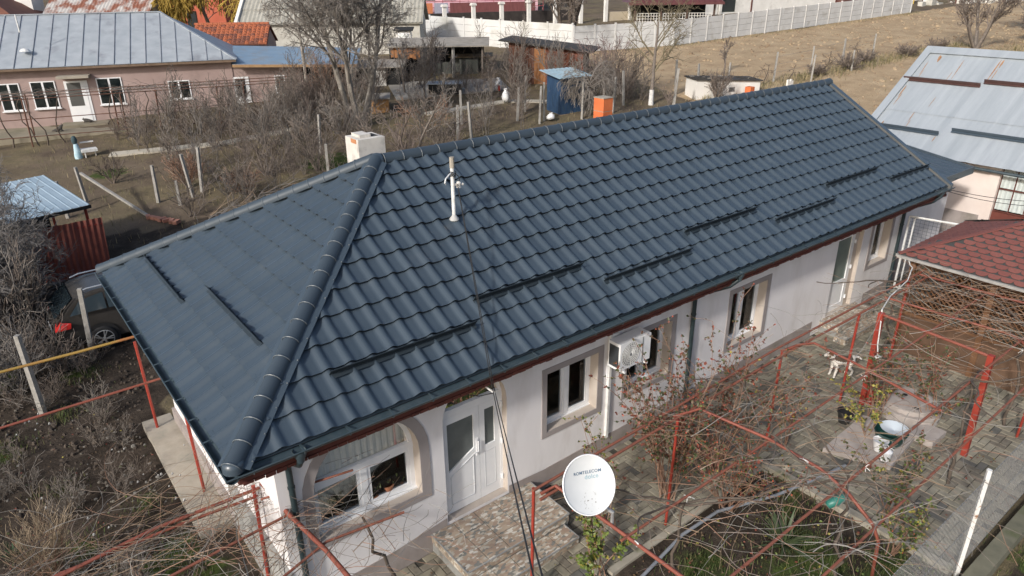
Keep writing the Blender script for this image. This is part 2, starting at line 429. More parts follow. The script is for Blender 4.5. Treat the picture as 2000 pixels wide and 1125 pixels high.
# ---------------------------------------------------------------- main house
house = thing('main_house', 'long pale pink house with the slate blue tiled roof in the foreground', 'house', (9.5, 4, 0))
YF = .72                                   # facade plane
WT = .36
def strip_wall(mb, x0, x1, z0, z1, ops, y=YF, depth=WT, m=0, mr=1, ms=2):
    """wall facing -y with openings (xa, xb, za, zb, arched); reveals are built as well"""
    xs = {x0, x1}
    for a, b, za, zb, arch in ops:
        xs |= {a, b}
        if arch: xs |= {a+(b-a)*(1-cos(pi*i/14))/2 for i in range(15)}
    xs = sorted(xs)
    def top(op, x):
        a, b, za, zb, arch = op
        if not arch: return zb
        r = (b-a)/2; d = x-(a+b)/2
        return zb+arch*sqrt(max(0, r*r-d*d))/r
    for xa, xb in zip(xs[:-1], xs[1:]):
        op = next((o for o in ops if o[0] <= (xa+xb)/2 <= o[1]), None)
        if op is None: mb.quad((xa, y, z0), (xb, y, z0), (xb, y, z1), (xa, y, z1), m); continue
        ta, tb = top(op, xa), top(op, xb)
        mb.quad((xa, y, z0), (xb, y, z0), (xb, y, op[2]), (xa, y, op[2]), m)
        mb.quad((xa, y, ta), (xb, y, tb), (xb, y, z1), (xa, y, z1), m)
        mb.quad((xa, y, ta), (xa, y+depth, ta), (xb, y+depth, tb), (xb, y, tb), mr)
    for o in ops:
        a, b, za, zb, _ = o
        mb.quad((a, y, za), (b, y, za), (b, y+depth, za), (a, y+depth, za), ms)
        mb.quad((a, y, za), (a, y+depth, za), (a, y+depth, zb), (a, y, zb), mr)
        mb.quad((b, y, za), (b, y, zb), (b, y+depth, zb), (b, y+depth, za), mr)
W_ARCH = (1.20, 2.92, 1.13, 1.95, .84)
D_MAIN = (3.36, 4.62, .27, 2.20, .66)
W_1 = (5.50, 6.74, 1.12, 2.33, 0)
W_2 = (7.52, 8.78, 1.13, 2.33, 0)
W_3 = (10.74, 12.03, 1.02, 2.34, 0)
D_2 = (15.0, 16.22, .47, 2.62, 0)
W_4 = (16.74, 17.74, 1.42, 2.62, 0)
OPS = [W_ARCH, D_MAIN, W_1, W_2, W_3, D_2, W_4]
wl = MB()
strip_wall(wl, .72, 18.42, -.5, 3.2, OPS)
wl.quad((.72, 7.35, -.5), (.72, YF, -.5), (.72, YF, 3.2), (.72, 7.35, 3.2))
wl.quad((18.42, YF, -.5), (18.42, 7.35, -.5), (18.42, 7.35, 3.2), (18.42, YF, 3.2))
wl.quad((18.42, 7.35, -.5), (.72, 7.35, -.5), (.72, 7.35, 3.2), (18.42, 7.35, 3.2))
wl.add([(18.42, YF, 3.2), (18.42, 7.35, 3.2), (18.42, 4.03, 5.3)], [(0, 1, 2)])
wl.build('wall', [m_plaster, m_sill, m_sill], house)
rm = MB()
for xa, xb in ((.9, 3.1), (3.2, 4.8), (4.9, 9.1), (9.2, 14.5), (14.7, 18.2)):
    y0, y1, z0, z1 = YF+WT+.004, 3.4, .2, 3.0
    rm.quad((xa, y1, z0), (xb, y1, z0), (xb, y1, z1), (xa, y1, z1)); rm.quad((xa, y0, z0), (xb, y0, z0), (xb, y1, z0), (xa, y1, z0))
    rm.quad((xa, y0, z0), (xa, y1, z0), (xa, y1, z1), (xa, y0, z1)); rm.quad((xb, y0, z0), (xb, y0, z1), (xb, y1, z1), (xb, y1, z0))
    rm.quad((xa, y0, z1), (xa, y1, z1), (xb, y1, z1), (xb, y0, z1))
rm.build('room_lining', mat('dim_room', (.42, .40, .37)), house)
# plinth band, 12 mm proud, broken at the two porches
for xa, xb in ((.71, 2.3), (5.5, 9.28), (9.43, 14.35), (16.85, 18.43)):
    q = MB(); n = max(1, int((xb-xa)/2))
    for i in range(n):
        a = xa+(xb-xa)*i/n; b = xa+(xb-xa)*(i+1)/n
        ta, tb = gz(a)+.42, gz(b)+.42
        q.quad((a, YF-.014, -.5), (b, YF-.014, -.5), (b, YF-.014, tb), (a, YF-.014, ta)); q.quad((a, YF-.014, ta), (b, YF-.014, tb), (b, YF, tb), (a, YF, ta))
    q.build('plinth', m_plinth, house)
q = MB(); q.quad((2.3, YF-.014, -.5), (3.34, YF-.014, -.5), (3.34, YF-.014, .38), (2.3, YF-.014, .26)); q.build('plinth', m_plinth, house)
q = MB(); q.quad((4.64, YF-.014, -.5), (5.5, YF-.014, -.5), (5.5, YF-.014, .33), (4.64, YF-.014, .38)); q.build('plinth', m_plinth, house)
q = MB(); q.box(.655, .72, 3.3, 7.36, -.5, .22); q.build('plinth', m_plinth, house)
q = MB(); q.box(.64, .72, .70, 3.3, -.5, .85); q.build('plinth', mat('bare_grey_concrete_plinth', (.27, .265, .25), (.36, .355, .335), 3, .95, bump=.4, bscale=40, c3=(.20, .19, .17), s3=2), house)
def band(op, w, wb=None, wr=None):
    a, b, za, zb, arch = op; wb = w if wb is None else wb; wr = w if wr is None else wr
    q = MB(); y0 = YF-.016
    def ring(e, er, eb):
        pts = [(a-e, za-eb)]
        if arch:
            cx, r = (a+b)/2, (b-a)/2
            for i in range(17):
                t = pi-pi*i/16
                pts.append((cx+(r+(e if t > pi/2 else er))*cos(t), zb+(arch+e)*sin(t) if 0 < i < 16 else zb))
        else: pts += [(a-e, zb+e), (b+er, zb+e)]
        pts.append((b+er, za-eb)); return pts
    I, O = ring(0, 0, 0), ring(w, wr, wb); n = len(I)
    for i in range(n):
        k = (i+1) % n
        if wb == 0 and i == n-1: continue
        (ax, az), (bx, bz), (cx_, cz), (dx, dz) = O[i], O[k], I[k], I[i]
        q.quad((ax, y0, az), (dx, y0, dz), (cx_, y0, cz), (bx, y0, bz))
        q.quad((ax, y0, az), (bx, y0, bz), (bx, YF, bz), (ax, YF, az))
        q.quad((dx, y0, dz), (dx, YF, dz), (cx_, YF, cz), (cx_, y0, cz))
    return q
m_glass = glass('window_glass', (.95, .96, .96))
m_curtain = mat('grey_net_curtain', (.60, .63, .60), (.78, .79, .76), 6, .9, stretch=(9, 1, .6))
m_seal = mat('black_gasket', (.02, .02, .02), rough=.6)
def frame_rect(q, a, b, za, zb, y, w=.06, d=.06, m=0):
    q.box(a, b, y, y+d, za, za+w, m); q.box(a, b, y, y+d, zb-w, zb, m)
    q.box(a, a+w, y, y+d, za+w, zb-w, m); q.box(b-w, b, y, y+d, za+w, zb-w, m)
def curtain(x0, x1, z0, z1, y, parent, n=40, amp=.018, m=None):
    q = MB()
    for i in range(n):
        xa = x0+(x1-x0)*i/n; xb = x0+(x1-x0)*(i+1)/n
        ya = y+amp*sin(i*1.9)+amp*.5*sin(i*.7); yb_ = y+amp*sin((i+1)*1.9)+amp*.5*sin((i+1)*.7)
        q.quad((xa, ya, z0), (xb, yb_, z0), (xb, yb_, z1), (xa, ya, z1))
    return q.build('curtain', m or m_curtain, parent)
def window(op, mull=None, curt=None, parent=house, y=YF+.2, name='window', open_left=False):
    a, b, za, zb, _ = op
    q = MB(); frame_rect(q, a, b, za, zb, y, .06, .07)
    mx = mull or (a+b)/2
    q.box(mx-.05, mx+.05, y-.008, y+.062, za+.055, zb-.055)
    w = q.build(name, m_white, parent)
    for xa, xb in ((a+.055, mx-.05), (mx+.05, b-.055)):
        q = MB(); frame_rect(q, xa+.002, xb-.002, za+.057, zb-.057, y+.006, .045, .05); q.build('sash', m_white, w)
        q = MB(); q.box(xa+.045, xb-.045, y+.028, y+.036, za+.10, zb-.10); q.build('pane', m_glass, w)
    q = MB(); q.box(a, b, y-.03, y-.002, za, za+.022); q.build('sill', m_white, w)
    if curt: curtain(curt[0], curt[1], za+.05, zb, y+.075, w, m=mat('pale_net_curtain', (.70, .71, .66), (.84, .84, .79), 6, .9, stretch=(9, 1, .6)))
    return w
for op, kw in ((W_1, {}), (W_2, {}), (W_3, {}), (W_4, {})): band(op, .11, .10, .13).build('window_surround', m_band, house)
window(W_1, curt=(6.05, 6.74)); window(W_2, curt=(7.6, 8.2)); window(W_3, curt=(10.8, 12.0)); window(W_4, curt=(17.2, 17.7))
# arched window
band(W_ARCH, .16, .14, .17).build('window_surround', m_band, house)
a, b, za, zb, ar = W_ARCH; y = YF+.2; cx, r = (a+b)/2, (b-a)/2
q = MB(); q.box(a, b, y, y+.07, za, za+.06); q.box(a, a+.075, y, y+.07, za+.06, zb-.04); q.box(b-.075, b, y, y+.07, za+.06, zb-.04)
q.box(a, b, y-.006, y+.076, zb-.04, zb+.06); q.box(cx-.055, cx+.055, y-.003, y+.067, za+.06, zb-.04)
N = 20
for i in range(N):
    t0, t1 = pi-pi*i/N, pi-pi*(i+1)/N
    P = [(cx+(r-e)*cos(t), max(zb+.06, zb+(ar-e)*sin(t))) for e in (0, .07) for t in (t0, t1)]
    (x0, z0), (x1, z1), (x2, z2), (x3, z3) = P
    q.add([(x0, y, z0), (x1, y, z1), (x3, y, z3), (x2, y, z2), (x0, y+.07, z0), (x1, y+.07, z1), (x3, y+.07, z3), (x2, y+.07, z2)], [(0, 3, 2, 1), (4, 5, 6, 7), (3, 7, 6, 2), (0, 1, 5, 4)])
aw = q.build('arched_window', m_white, house, smooth=False)
for xa, xb in ((a+.075, cx-.055), (cx+.055, b-.075)):
    q = MB(); frame_rect(q, xa+.002, xb-.002, za+.062, zb-.042, y+.006, .055, .05); q.build('sash', m_white, aw)
    q = MB(); q.box(xa+.045, xb-.045, y+.028, y+.036, za+.105, zb-.085); q.build('pane', m_glass, aw)
q = MB(); pts = [(cx+(r-.065)*cos(pi-pi*i/N), zb+.055+(ar-.12)*sin(pi*i/N)) for i in range(N+1)]
q.add([(x, y+.03, z) for x, z in pts], [tuple(range(N+1))]); q.build('pane', m_glass, aw)
q = MB(); q.box(a, b, y-.06, y-.002, za, za+.024); q.build('sill', m_white, aw)
curtain(a+.02, b-.02, zb-.3, zb+ar, y+.10, aw, 50, .011)
curtain(a+.0, a+.5, za+.1, zb-.3, y+.13, aw, 20, .012)
curtain(a-.1, b+.1, za+.02, zb, YF+WT+.03, aw, 60, .012)
# main door
a, b, za, zb, ar = D_MAIN; y = YF+.13; cx, r = (a+b)/2, (b-a)/2
q = MB(); zt = 2.20
q.box(a, b, y-.004, y+.07, zt, zt+.13); q.box(a, a+.05, y, y+.07, za, zt); q.box(b-.05, b, y, y+.07, za, zt)
for i in range(N):
    t0, t1 = pi-pi*i/N, pi-pi*(i+1)/N
    P = [(cx+(r-e)*cos(t), max(zt+.13, zb+(ar-e)*sin(t))) for e in (0, .045) for t in (t0, t1)]
    (x0, z0), (x1, z1), (x2, z2), (x3, z3) = P
    q.add([(x0, y, z0), (x1, y, z1), (x3, y, z3), (x2, y, z2), (x0, y+.07, z0), (x1, y+.07, z1), (x3, y+.07, z3), (x2, y+.07, z2)], [(0, 3, 2, 1), (4, 5, 6, 7), (3, 7, 6, 2), (0, 1, 5, 4)])
dr = q.build('main_door', m_white, house)
xm = 4.14
m_frost = mat('grey_frosted_glass', (.10, .115, .115), (.15, .165, .16), 3, .25)
q = MB(); x0, x1 = a+.052, xm-.003; y0, y1 = y+.005, y+.06     # main leaf, glass with a slanted lower edge
gx0, gx1, gt, gl, gr = x0+.10, x1-.11, zt-.14, 1.12, 1.40
q.box(x0, gx0, y0, y1, za+.01, zt-.01); q.box(gx1, x1, y0, y1, za+.01, zt-.01); q.box(gx0, gx1, y0, y1, gt, zt-.01)
q.add([(gx0, y0, za+.01), (gx1, y0, za+.01), (gx1, y0, gr), (gx0, y0, gl), (gx0, y1, za+.01), (gx1, y1, za+.01), (gx1, y1, gr), (gx0, y1, gl)], [(0, 1, 2, 3), (3, 2, 6, 7)])
q.build('door_leaf', m_white, dr)
q = MB(); q.add([(gx0, y+.03, gl), (gx1, y+.03, gr), (gx1, y+.03, gt), (gx0, y+.03, gt)], [(0, 1, 2, 3)]); q.build('door_glass', m_frost, dr)
q = MB()
for pa, pb in (((gx0+.03, gl-.10), (gx1-.02, gr-.13)), ((gx0+.03, .45), (gx1-.02, .45)), ((gx0+.03, .45), (gx0+.03, gl-.10)), ((gx1-.02, .45), (gx1-.02, gr-.13))):
    q.beam((pa[0], y0-.003, pa[1]), (pb[0], y0-.003, pb[1]), .014, .012)
for za_, zb_ in ((.47, 1.22),):
    frame_rect(q, xm+.10, b-.15, za_, zb_, y0-.004, .012, .01)
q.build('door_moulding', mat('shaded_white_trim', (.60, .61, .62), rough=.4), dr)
q = MB(); x0, x1 = xm+.003, b-.052
q.box(x0, x0+.11, y0, y1, za+.01, zt-.01); q.box(x1-.11, x1, y0, y1, za+.01, zt-.01); q.box(x0+.11, x1-.11, y0, y1, za+.01, 1.34); q.box(x0+.11, x1-.11, y0, y1, zt-.14, zt-.01)
q.build('door_leaf', m_white, dr)
q = MB(); q.quad((x0+.11, y+.03, 1.34), (x1-.11, y+.03, 1.34), (x1-.11, y+.03, zt-.14), (x0+.11, y+.03, zt-.14)); q.build('door_glass', m_frost, dr)
q = MB(); q.tube([(xm-.05, y0-.04, 1.30), (xm-.05, y0-.04, 1.52)], .012, 6); q.box(xm-.07, xm-.03, y0-.012, y0, 1.22, 1.56); q.tube([(xm-.05, y0-.05, 1.33), (xm-.16, y0-.05, 1.32)], .011, 6); q.build('door_handle', m_white, dr)
for z in (.55, 1.30, 2.05):
    q = MB(); q.tube([(b-.03, y-.02, z-.05), (b-.03, y-.02, z+.05)], .02, 8); q.build('hinge', m_white, dr)
q = MB(); q.add([(cx+(r-.05)*cos(pi-pi*i/N), y+.035, max(zt+.12, zb+(ar-.05)*sin(pi*i/N))) for i in range(N+1)], [tuple(range(N+1))]); q.build('fanlight', m_glass, dr)
# second door
a, b, za, zb, ar = D_2; y = YF+.1; b = 16.02
q = MB(); frame_rect(q, a, b, za, zb, y, .055, .07)
d2 = q.build('side_door', m_white, house)
q = MB(); frame_rect(q, a+.057, b-.057, za+.057, zb-.057, y-.004, .09, .06); q.box(a+.147, b-.147, y-.004, y+.056, 1.20, 1.30); q.box(a+.147, b-.147, y+.012, y+.045, za+.147, 1.20); q.build('door_leaf', m_white, d2)
q = MB(); q.quad((a+.147, y+.025, 1.30), (b-.147, y+.025, 1.30), (b-.147, y+.025, zb-.147), (a+.147, y+.025, zb-.147)); q.build('door_glass', mat('green_grey_frosted_glass', (.15, .19, .165), (.21, .245, .215), 2, .25), d2)
q = MB(); q.tube([(a+.10, y-.05, 1.36), (a+.22, y-.05, 1.36)], .011, 6); q.box(a+.08, a+.12, y-.014, y-.004, 1.22, 1.46); q.build('door_handle', m_white, d2)
for z in (.75, 1.6, 2.3):
    q = MB(); q.tube([(b-.02, y-.03, z-.05), (b-.02, y-.03, z+.05)], .022, 8); q.build('hinge', m_white, d2)
q = MB(); q.box(b+.002, 16.22, y, y+.05, za, zb); q.build('door_jamb', m_sill, d2)

# ---------------------------------------------------------------- roof
AL = math.atan(.586); BE = math.atan(.5465)
ST, WV, WA = .412, .3258, .052
FO = Vector((0, .12, 3.33)); FU = Vector((1, 0, 0)); FV = Vector((0, cos(AL), sin(AL))); FN = Vector((0, -sin(AL), cos(AL)))
HO = Vector((.12, 0, 3.33)); HU = Vector((0, -1, 0)); HV = Vector((cos(BE), 0, sin(BE))); HN = Vector((-sin(BE), 0, cos(BE)))
def fmat(O, U, V, N): 
    M = Matrix.Identity(4)
    for i in range(3): M[i][0] = U[i]; M[i][1] = V[i]; M[i][2] = N[i]; M[i][3] = O[i]
    return M
MF = fmat(FO, FU, FV, FN); MH = fmat(HO, HU, HV, HN)
APX = (4.31, 4.03, 5.62)
rb = MB()      # underlay sheet, also the far slopes
rb.add([(.12, .12, 3.318), (19.3, .12, 3.318), (19.3, 4.03, 5.605), (4.31, 4.03, 5.605), (.12, 7.94, 3.318), (19.3, 7.94, 3.318)], [(0, 1, 2, 3), (0, 3, 4), (4, 3, 2, 5)])
roof = rb.build('roof', m_roof, house)
TS = [-.5, -.38, -.29, -.20, -.10, 0, .10, .20, .29, .38, .5]
def tile_mb():
    q = MB()
    H = [WA*cos(pi*t/.60)**1.7 if abs(t) < .295 else 0 for t in TS]
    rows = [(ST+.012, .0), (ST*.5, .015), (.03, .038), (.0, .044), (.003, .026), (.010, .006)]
    n = len(TS)
    for v, off in rows:
        for t, h in zip(TS, H): q.v.append((t*WV, v, off+h))
    for i in range(len(rows)-1):
        for j in range(n-1):
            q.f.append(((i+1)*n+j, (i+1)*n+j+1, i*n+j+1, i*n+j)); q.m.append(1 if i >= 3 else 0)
    return q
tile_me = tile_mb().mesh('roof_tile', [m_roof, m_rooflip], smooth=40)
def hip_x(y): return .12+(y-.12)*(4.19/3.91)
tiles = []
for j in range(11):
    for i in range(-1, 59):
        cu = .705+i*WV
        if cu+WV/2 > 19.34: continue
        ylo = .12+j*ST*cos(AL); yhi = ylo+ST*cos(AL)
        if cu+WV/2 < hip_x(ylo)+.02: continue
        cut = cu-WV/2 < hip_x(yhi)+.02
        P = FO+FU*cu+FV*(j*ST+ST/2)
        tiles.append([MF @ Matrix.Translation((cu, j*ST, 0)), P, FN, ('f',) if cut else None])
for j in range(12):
    for i in range(0, 25):
        cu = -(.15+i*WV)
        xlo = .12+j*ST*cos(BE); xhi = xlo+ST*cos(BE)
        if xlo > 4.2: continue
        y0, y1 = -cu-WV/2, -cu+WV/2
        lo = .12+(xlo-.12)*(3.91/4.19); hi = .12+(xhi-.12)*(3.91/4.19)
        if y1 < lo or y0 > 8.06-lo: continue
        cut = y0 < hi or y1 > 8.06-hi
        P = HO+HU*cu+HV*(j*ST+ST/2)
        tiles.append([MH @ Matrix.Translation((cu, j*ST, 0)), P, HN, ('h',) if cut else None])
def cut_tile(M, side):
    bm = bmesh.new(); bm.from_mesh(tile_me); bm.transform(M)
    n1 = Vector((3.91, -4.19, 0)).normalized()           # points to the front slope
    c1 = Vector((.12, .12, 0)); n2 = Vector((-3.91, -4.19, 0)).normalized(); c2 = Vector((.12, 7.94, 0))
    def bis(co, no):
        bmesh.ops.bisect_plane(bm, geom=bm.verts[:]+bm.edges[:]+bm.faces[:], plane_co=co, plane_no=no, clear_inner=True, clear_outer=False)
    if side == 'f': bis(c1-n1*.0, n1)
    else: bis(c1, -n1); bis(c2, n2)
    if not bm.verts: bm.free(); return None
    bm.transform(M.inverted())
    me = bpy.data.meshes.new('roof_tile'); bm.to_mesh(me); bm.free()
    for mt in (m_roof, m_rooflip): me.materials.append(mt)
    me.polygons.foreach_set('use_smooth', [True]*len(me.polygons)); me.set_sharp_from_angle(angle=radians(40))
    return me
for t in tiles:
    X, Y, A = px_area(t[1], WV*ST)
    d = Vector(CAM)-t[1]; t.append(A*max(.02, d.normalized().dot(t[2])) if -20 < X < 2020 and -20 < Y < 1150 else 0)
tiles.sort(key=lambda t: -t[4])
restb = bmesh.new()
IR = WM[roof].inverted()
for n, (M, P, N_, cut, A) in enumerate(tiles):
    me = cut_tile(M, cut[0]) if cut else tile_me
    if me is None or not len(me.polygons): continue
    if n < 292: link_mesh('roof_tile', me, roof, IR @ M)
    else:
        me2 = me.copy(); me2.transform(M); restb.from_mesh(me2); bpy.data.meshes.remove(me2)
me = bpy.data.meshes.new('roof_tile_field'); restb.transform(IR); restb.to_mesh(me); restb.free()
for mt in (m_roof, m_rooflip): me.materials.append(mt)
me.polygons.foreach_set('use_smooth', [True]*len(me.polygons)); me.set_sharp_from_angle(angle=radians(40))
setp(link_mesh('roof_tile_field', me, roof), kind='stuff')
# ridge and hip caps: half-round pieces with a raised bead at the lower end
def cap_mb(L, r=.118):
    q = MB(); n = 11
    prof = [(-.006, r+.003), (0, r+.009), (.010, r+.009), (.018, r+.002), (.03, r), (L*.6, r-.002), (L+.03, r-.004)]
    for v, rr in prof:
        for k in range(n):
            t = radians(-12+204*k/(n-1)); q.v.append((rr*cos(t), v, rr*sin(t)))
    for i in range(len(prof)-1):
        for k in range(n-1):
            q.f.append((i*n+k, i*n+k+1, (i+1)*n+k+1, (i+1)*n+k)); q.m.append(1 if i in (0,) else 0)
    return q
m_bead = mat('worn_bright_bead', (.06, .08, .10), (.22, .23, .23), 14, .4)
def caps(p, q_, L, drop):
    p = Vector(p); q_ = Vector(q_); d = (q_-p); n = int(round(d.length/L)); L = d.length/n; d.normalize()
    a = d.cross(Vector((0, 0, 1))).normalized(); u = a.cross(d)
    me = cap_mb(L).mesh('ridge_cap', [m_cap, m_bead], smooth=50)
    for k in range(n):
        M = fmat(p+d*(L*k)+u*drop, a, d, u)
        link_mesh('ridge_cap', me, roof, IR @ M)
caps((4.42, 4.03, 5.62), (19.33, 4.03, 5.62), .384, .0)
caps((.10, .10, 3.35), (4.27, 3.99, 5.62), .325, .02)
caps((.10, 7.96, 3.35), (4.27, 4.07, 5.62), .325, .02)
q = MB(); q.lathe([(.0, .145), (.07, .13), (.12, .09), (.145, .03), (.145, -.06)], (4.31, 4.03, 5.62), 14); q.build('ridge_cap', m_roof, roof, smooth=True)
q = MB(); q.lathe([(.0, .10), (.07, .095), (.12, .07), (.135, .02), (.135, -.05)], (.13, .13, 3.37), 14); q.build('ridge_cap', m_roof, roof, smooth=True)
q = MB(); q.lathe([(.0, 0), (.138, 0)], (0, 0, 0), 12, M=Matrix.Translation((19.345, 4.03, 5.62)) @ Matrix.Rotation(pi/2, 4, 'Y')); q.build('ridge_end_disc', m_roof, roof)
# hip flashing strips beside the caps
fl = MB()
hd = Vector((4.19, 3.91, 2.29)).normalized()
e1 = Vector((.12, .12, 3.36)); e2 = Vector((4.25, 3.97, 5.63))
fo = (FU*1.0 - hd*FU.dot(hd)); fo = (fo - FN*fo.dot(FN)).normalized()
ho = (-HU - hd*(-HU).dot(hd)); ho = (ho - HN*ho.dot(HN)).normalized()
for o_, N_, flip in ((fo, FN, False), (ho, HN, True)):
    A, B, C, D = e1+o_*.08+N_*.05, e2+o_*.08+N_*.05, e2+o_*.20+N_*.055, e1+o_*.20+N_*.055
    fl.quad(*( (A, D, C, B) if not flip else (A, B, C, D)))
    E_, G_ = D-N_*.05, C-N_*.05
    fl.quad(*((D, E_, G_, C) if not flip else (D, C, G_, E_)))
fl.build('hip_flashing', m_roof, roof)
rv = MB()      # rivets along the flashing
for k in range(16):
    for o_, N_ in ((fo, FN),):
        P = e1+(e2-e1)*((k+.3)/16)+o_*.185+N_*.058; rv.lathe([(0, .012), (.008, .010), (.012, 0)], tuple(P), 6)
rv.build('rivets', m_bead, roof, kind='stuff')
# verge flashing on the right gable: dark upstand, and a strip whose paler colour stands in for sunlight
q = MB()
for xa, xb, zo, mm in ((19.238, 19.25, .035, 0), (19.25, 19.38, .062, 1)):
    for sgn in (1, -1):
        y0, y1 = (.06, 4.03) if sgn == 1 else (8.0, 4.03)
        z0, z1 = 3.30, 5.62
        vs = []
        for x in (xa, xb):
            for yy, zz in ((y0, z0), (y1, z1)):
                vs += [(x, yy, zz+zo), (x, yy, zz-.14)]
        q.add(vs, [(0, 4, 6, 2), (1, 3, 7, 5), (0, 2, 3, 1), (4, 5, 7, 6), (0, 1, 5, 4)], mm)
q.build('verge_flashing', [mat('sun_toned_alu_edge', (.085, .085, .08), (.13, .128, .12), 5, .55), m_roof], roof)
sw = MB()      # screw heads beside the tile steps
for M_, P_, N2, cut_, A_ in tiles:
    if cut_: continue
    for u_ in (-.145, .145) if rnd.random() < .5 else (.145,):
        c_ = M_ @ Vector((u_, .055, .0335)); sw.lathe([(0, .006), (.007, .004), (.008, 0)], tuple(c_), 5, M=None)
sw.build('screws', m_gutter, roof, kind='stuff')
# snow guards
def guard(O, U, V, N, u0, u1, v):
    q = MB(); h = .115
    P = lambda u, vv, n: tuple(O+U*u+V*vv+N*n)
    a, b = min(u0, u1), max(u0, u1)
    q.add([P(a, v, .055), P(b, v, .055), P(b, v-.02, .055+h), P(a, v-.02, .055+h), P(a, v+.008, .055), P(b, v+.008, .055), P(b, v-.012, .057+h), P(a, v-.012, .057+h)], [(0, 1, 2, 3), (5, 4, 7, 6), (3, 2, 6, 7), (1, 5, 6, 2), (4, 0, 3, 7)])
    q.add([P(a, v-.07, .052), P(b, v-.07, .052), P(b, v, .058), P(a, v, .058)], [(0, 1, 2, 3)])
    n = int((b-a)/WV)
    for k in range(n+1):
        u = a+.06+(b-a-.12)*k/max(n, 1)
        q.add([P(u-.012, v, .06), P(u-.012, v-.012, .055+h*.5), P(u-.012, v+.06, .06), P(u+.012, v, .06), P(u+.012, v-.012, .055+h*.5), P(u+.012, v+.06, .06)], [(0, 1, 2), (5, 4, 3), (1, 4, 5, 2)])
    q.build('snow_guard', m_guard, roof)
for u0, u1, r in ((1.66, 4.05, 1.80), (4.26, 6.58, 2.78), (6.77, 9.11, 1.72), (9.34, 11.71, 2.76), (11.94, 14.33, 1.73), (14.57, 17.02, 2.82), (17.09, 19.2, 1.82)):
    guard(FO, FU, FV, FN, u0, u1, r*ST)
for y0, y1, r in ((6.94, 4.4, 1.95), (4.18, 1.76, 2.97)): guard(HO, HU, HV, HN, -y0, -y1, r*ST)
# gutters, fascia, soffit
def gutter(p, q_, name='gutter'):
    p = Vector(p); q_ = Vector(q_); d = (q_-p).normalized(); a = d.cross(Vector((0, 0, 1))); m = MB(); n = 9; ends = []
    for e in (p, q_):
        for rr in (.075, .07):
            for k in range(n):
                t = pi*k/(n-1); v = e+a*(rr*cos(t))-Vector((0, 0, 1))*(rr*sin(t)); m.v.append(tuple(v))
    for k in range(n-1):
        m.f.append((k, k+1, 2*n+k+1, 2*n+k)); m.m.append(0)
        m.f.append((n+k+1, n+k, 3*n+k, 3*n+k+1)); m.m.append(0)
    for k0 in (0, n-1):
        m.f.append((k0, 2*n+k0, 3*n+k0, n+k0)); m.m.append(0)
    o = a*.078
    m.tube([p+o, q_+o], .011, 6); 
    g = m.build(name, m_gutter, house, smooth=40)
    L = (q_-p).length; nb = int(L/.62)
    for k in range(nb):
        b = p+d*(L*(k+.5)/nb); h = MB()
        h.beam(b+a*.086+Vector((0, 0, .004)), b-a*.08+Vector((0, 0, .02)), .028, .006)
        h.tube([b+a*.084+Vector((0, 0, .006)), b+a*.07-Vector((0, 0, .05)), b-Vector((0, 0, .082)), b-a*.07-Vector((0, 0, .05))], .008, 4)
        h.build('gutter_bracket', m_gutter, g)
    return g
gutter((.0, .072, 3.29), (19.36, .072, 3.29))
gutter((.072, 8.06, 3.29), (.072, .0, 3.29))
q = MB(); q.box(.16, 19.3, .155, .18, 3.055, 3.26); q.box(.155, .18, .18, 8.0, 3.055, 3.26); q.build('fascia', m_maroon, house)
# soffit boards side by side
n = 36
q = MB(); q.box(.18, 19.3, .18, .718, 3.07, 3.085); q.box(.18, .718, .718, 7.9, 3.07, 3.085); q.build('soffit', m_maroon, house)
nm = MB(); r_ = random.Random(2)
for k in range(140):
    x = .2+k*.1365; nm.box(x, x+.125, .13, .155, 3.03+r_.uniform(-.012, .012), 3.075)
nm.build('eave_shadow_trim', m_maroon, house, kind='stuff')  # ragged board ends imitate the wavy shadow under the eave
# downpipes
def downpipe(x, yb, zb, xo=None):
    xo = x if xo is None else xo
    q = MB(); q.tube([(xo, .072, 3.23), (xo, .075, 3.12), (xo+(x-xo)*.3, .16, 3.0), (x, .52, 2.82), (x, .645, 2.72), (x, .655, 2.6), (x, .655, zb+.22), (x, .64, zb+.12), (x, .5, zb+.05)], .045, 10)
    p = q.build('downpipe', m_pipe, house, smooth=50)
    q = MB(); q.lathe([(.085, .05), (.085, 0), (.055, -.07), (.048, -.12)], (xo, .072, 3.22), 12); q.build('gutter_outlet', m_gutter, p, smooth=50)
    for z in (2.3, zb+.6):
        q = MB(); q.lathe([(.047, 0), (.053, 0), (.053, .03), (.047, .03)], (x, .655, z), 10); q.build('pipe_clip', m_pipe, p)
downpipe(.9, .66, -.2); downpipe(9.36, .66, 0, 9.9); downpipe(18.2, .66, .2, 18.75)
# concrete ledge along the left wall
q = MB(); q.box(.08, .655, 3.5, 7.7, -.5, -.08); q.build('concrete_ledge', m_concrete, house)
# chimneys behind the ridge
m_limech = mat('stained_white_render', (.50, .47, .43), (.66, .63, .58), 3, .95, bump=.4, bscale=50, c3=(.22, .21, .20), s3=2.2, t3=(.52, .72))
ch = MB(); ch.box(4.20, 4.74, 4.48, 5.0, 4.9, 5.93); ch.build('chimney', m_limech, house)
chim = [o for o in bpy.data.objects if o.name == 'chimney'][0]
q = MB(); q.box(4.30, 4.52, 4.6, 4.94, 5.932, 5.985); q.build('chimney_cap_stone', m_limech, chim)
q = MB(); q.box(4.55, 4.68, 4.62, 4.88, 5.932, 5.936); q.build('flue_opening', m_dark, chim)
q = MB(); q.box(4.188, 4.199, 4.55, 4.75, 5.85, 5.925); q.build('bare_brick_corner', mat('bare_orange_brick', (.42, .17, .07), (.5, .24, .12), 9, .9), chim)
m_orange = mat('orange_clay_block', (.50, .115, .035), (.62, .17, .055), 3, .85, bump=.3, bscale=60)
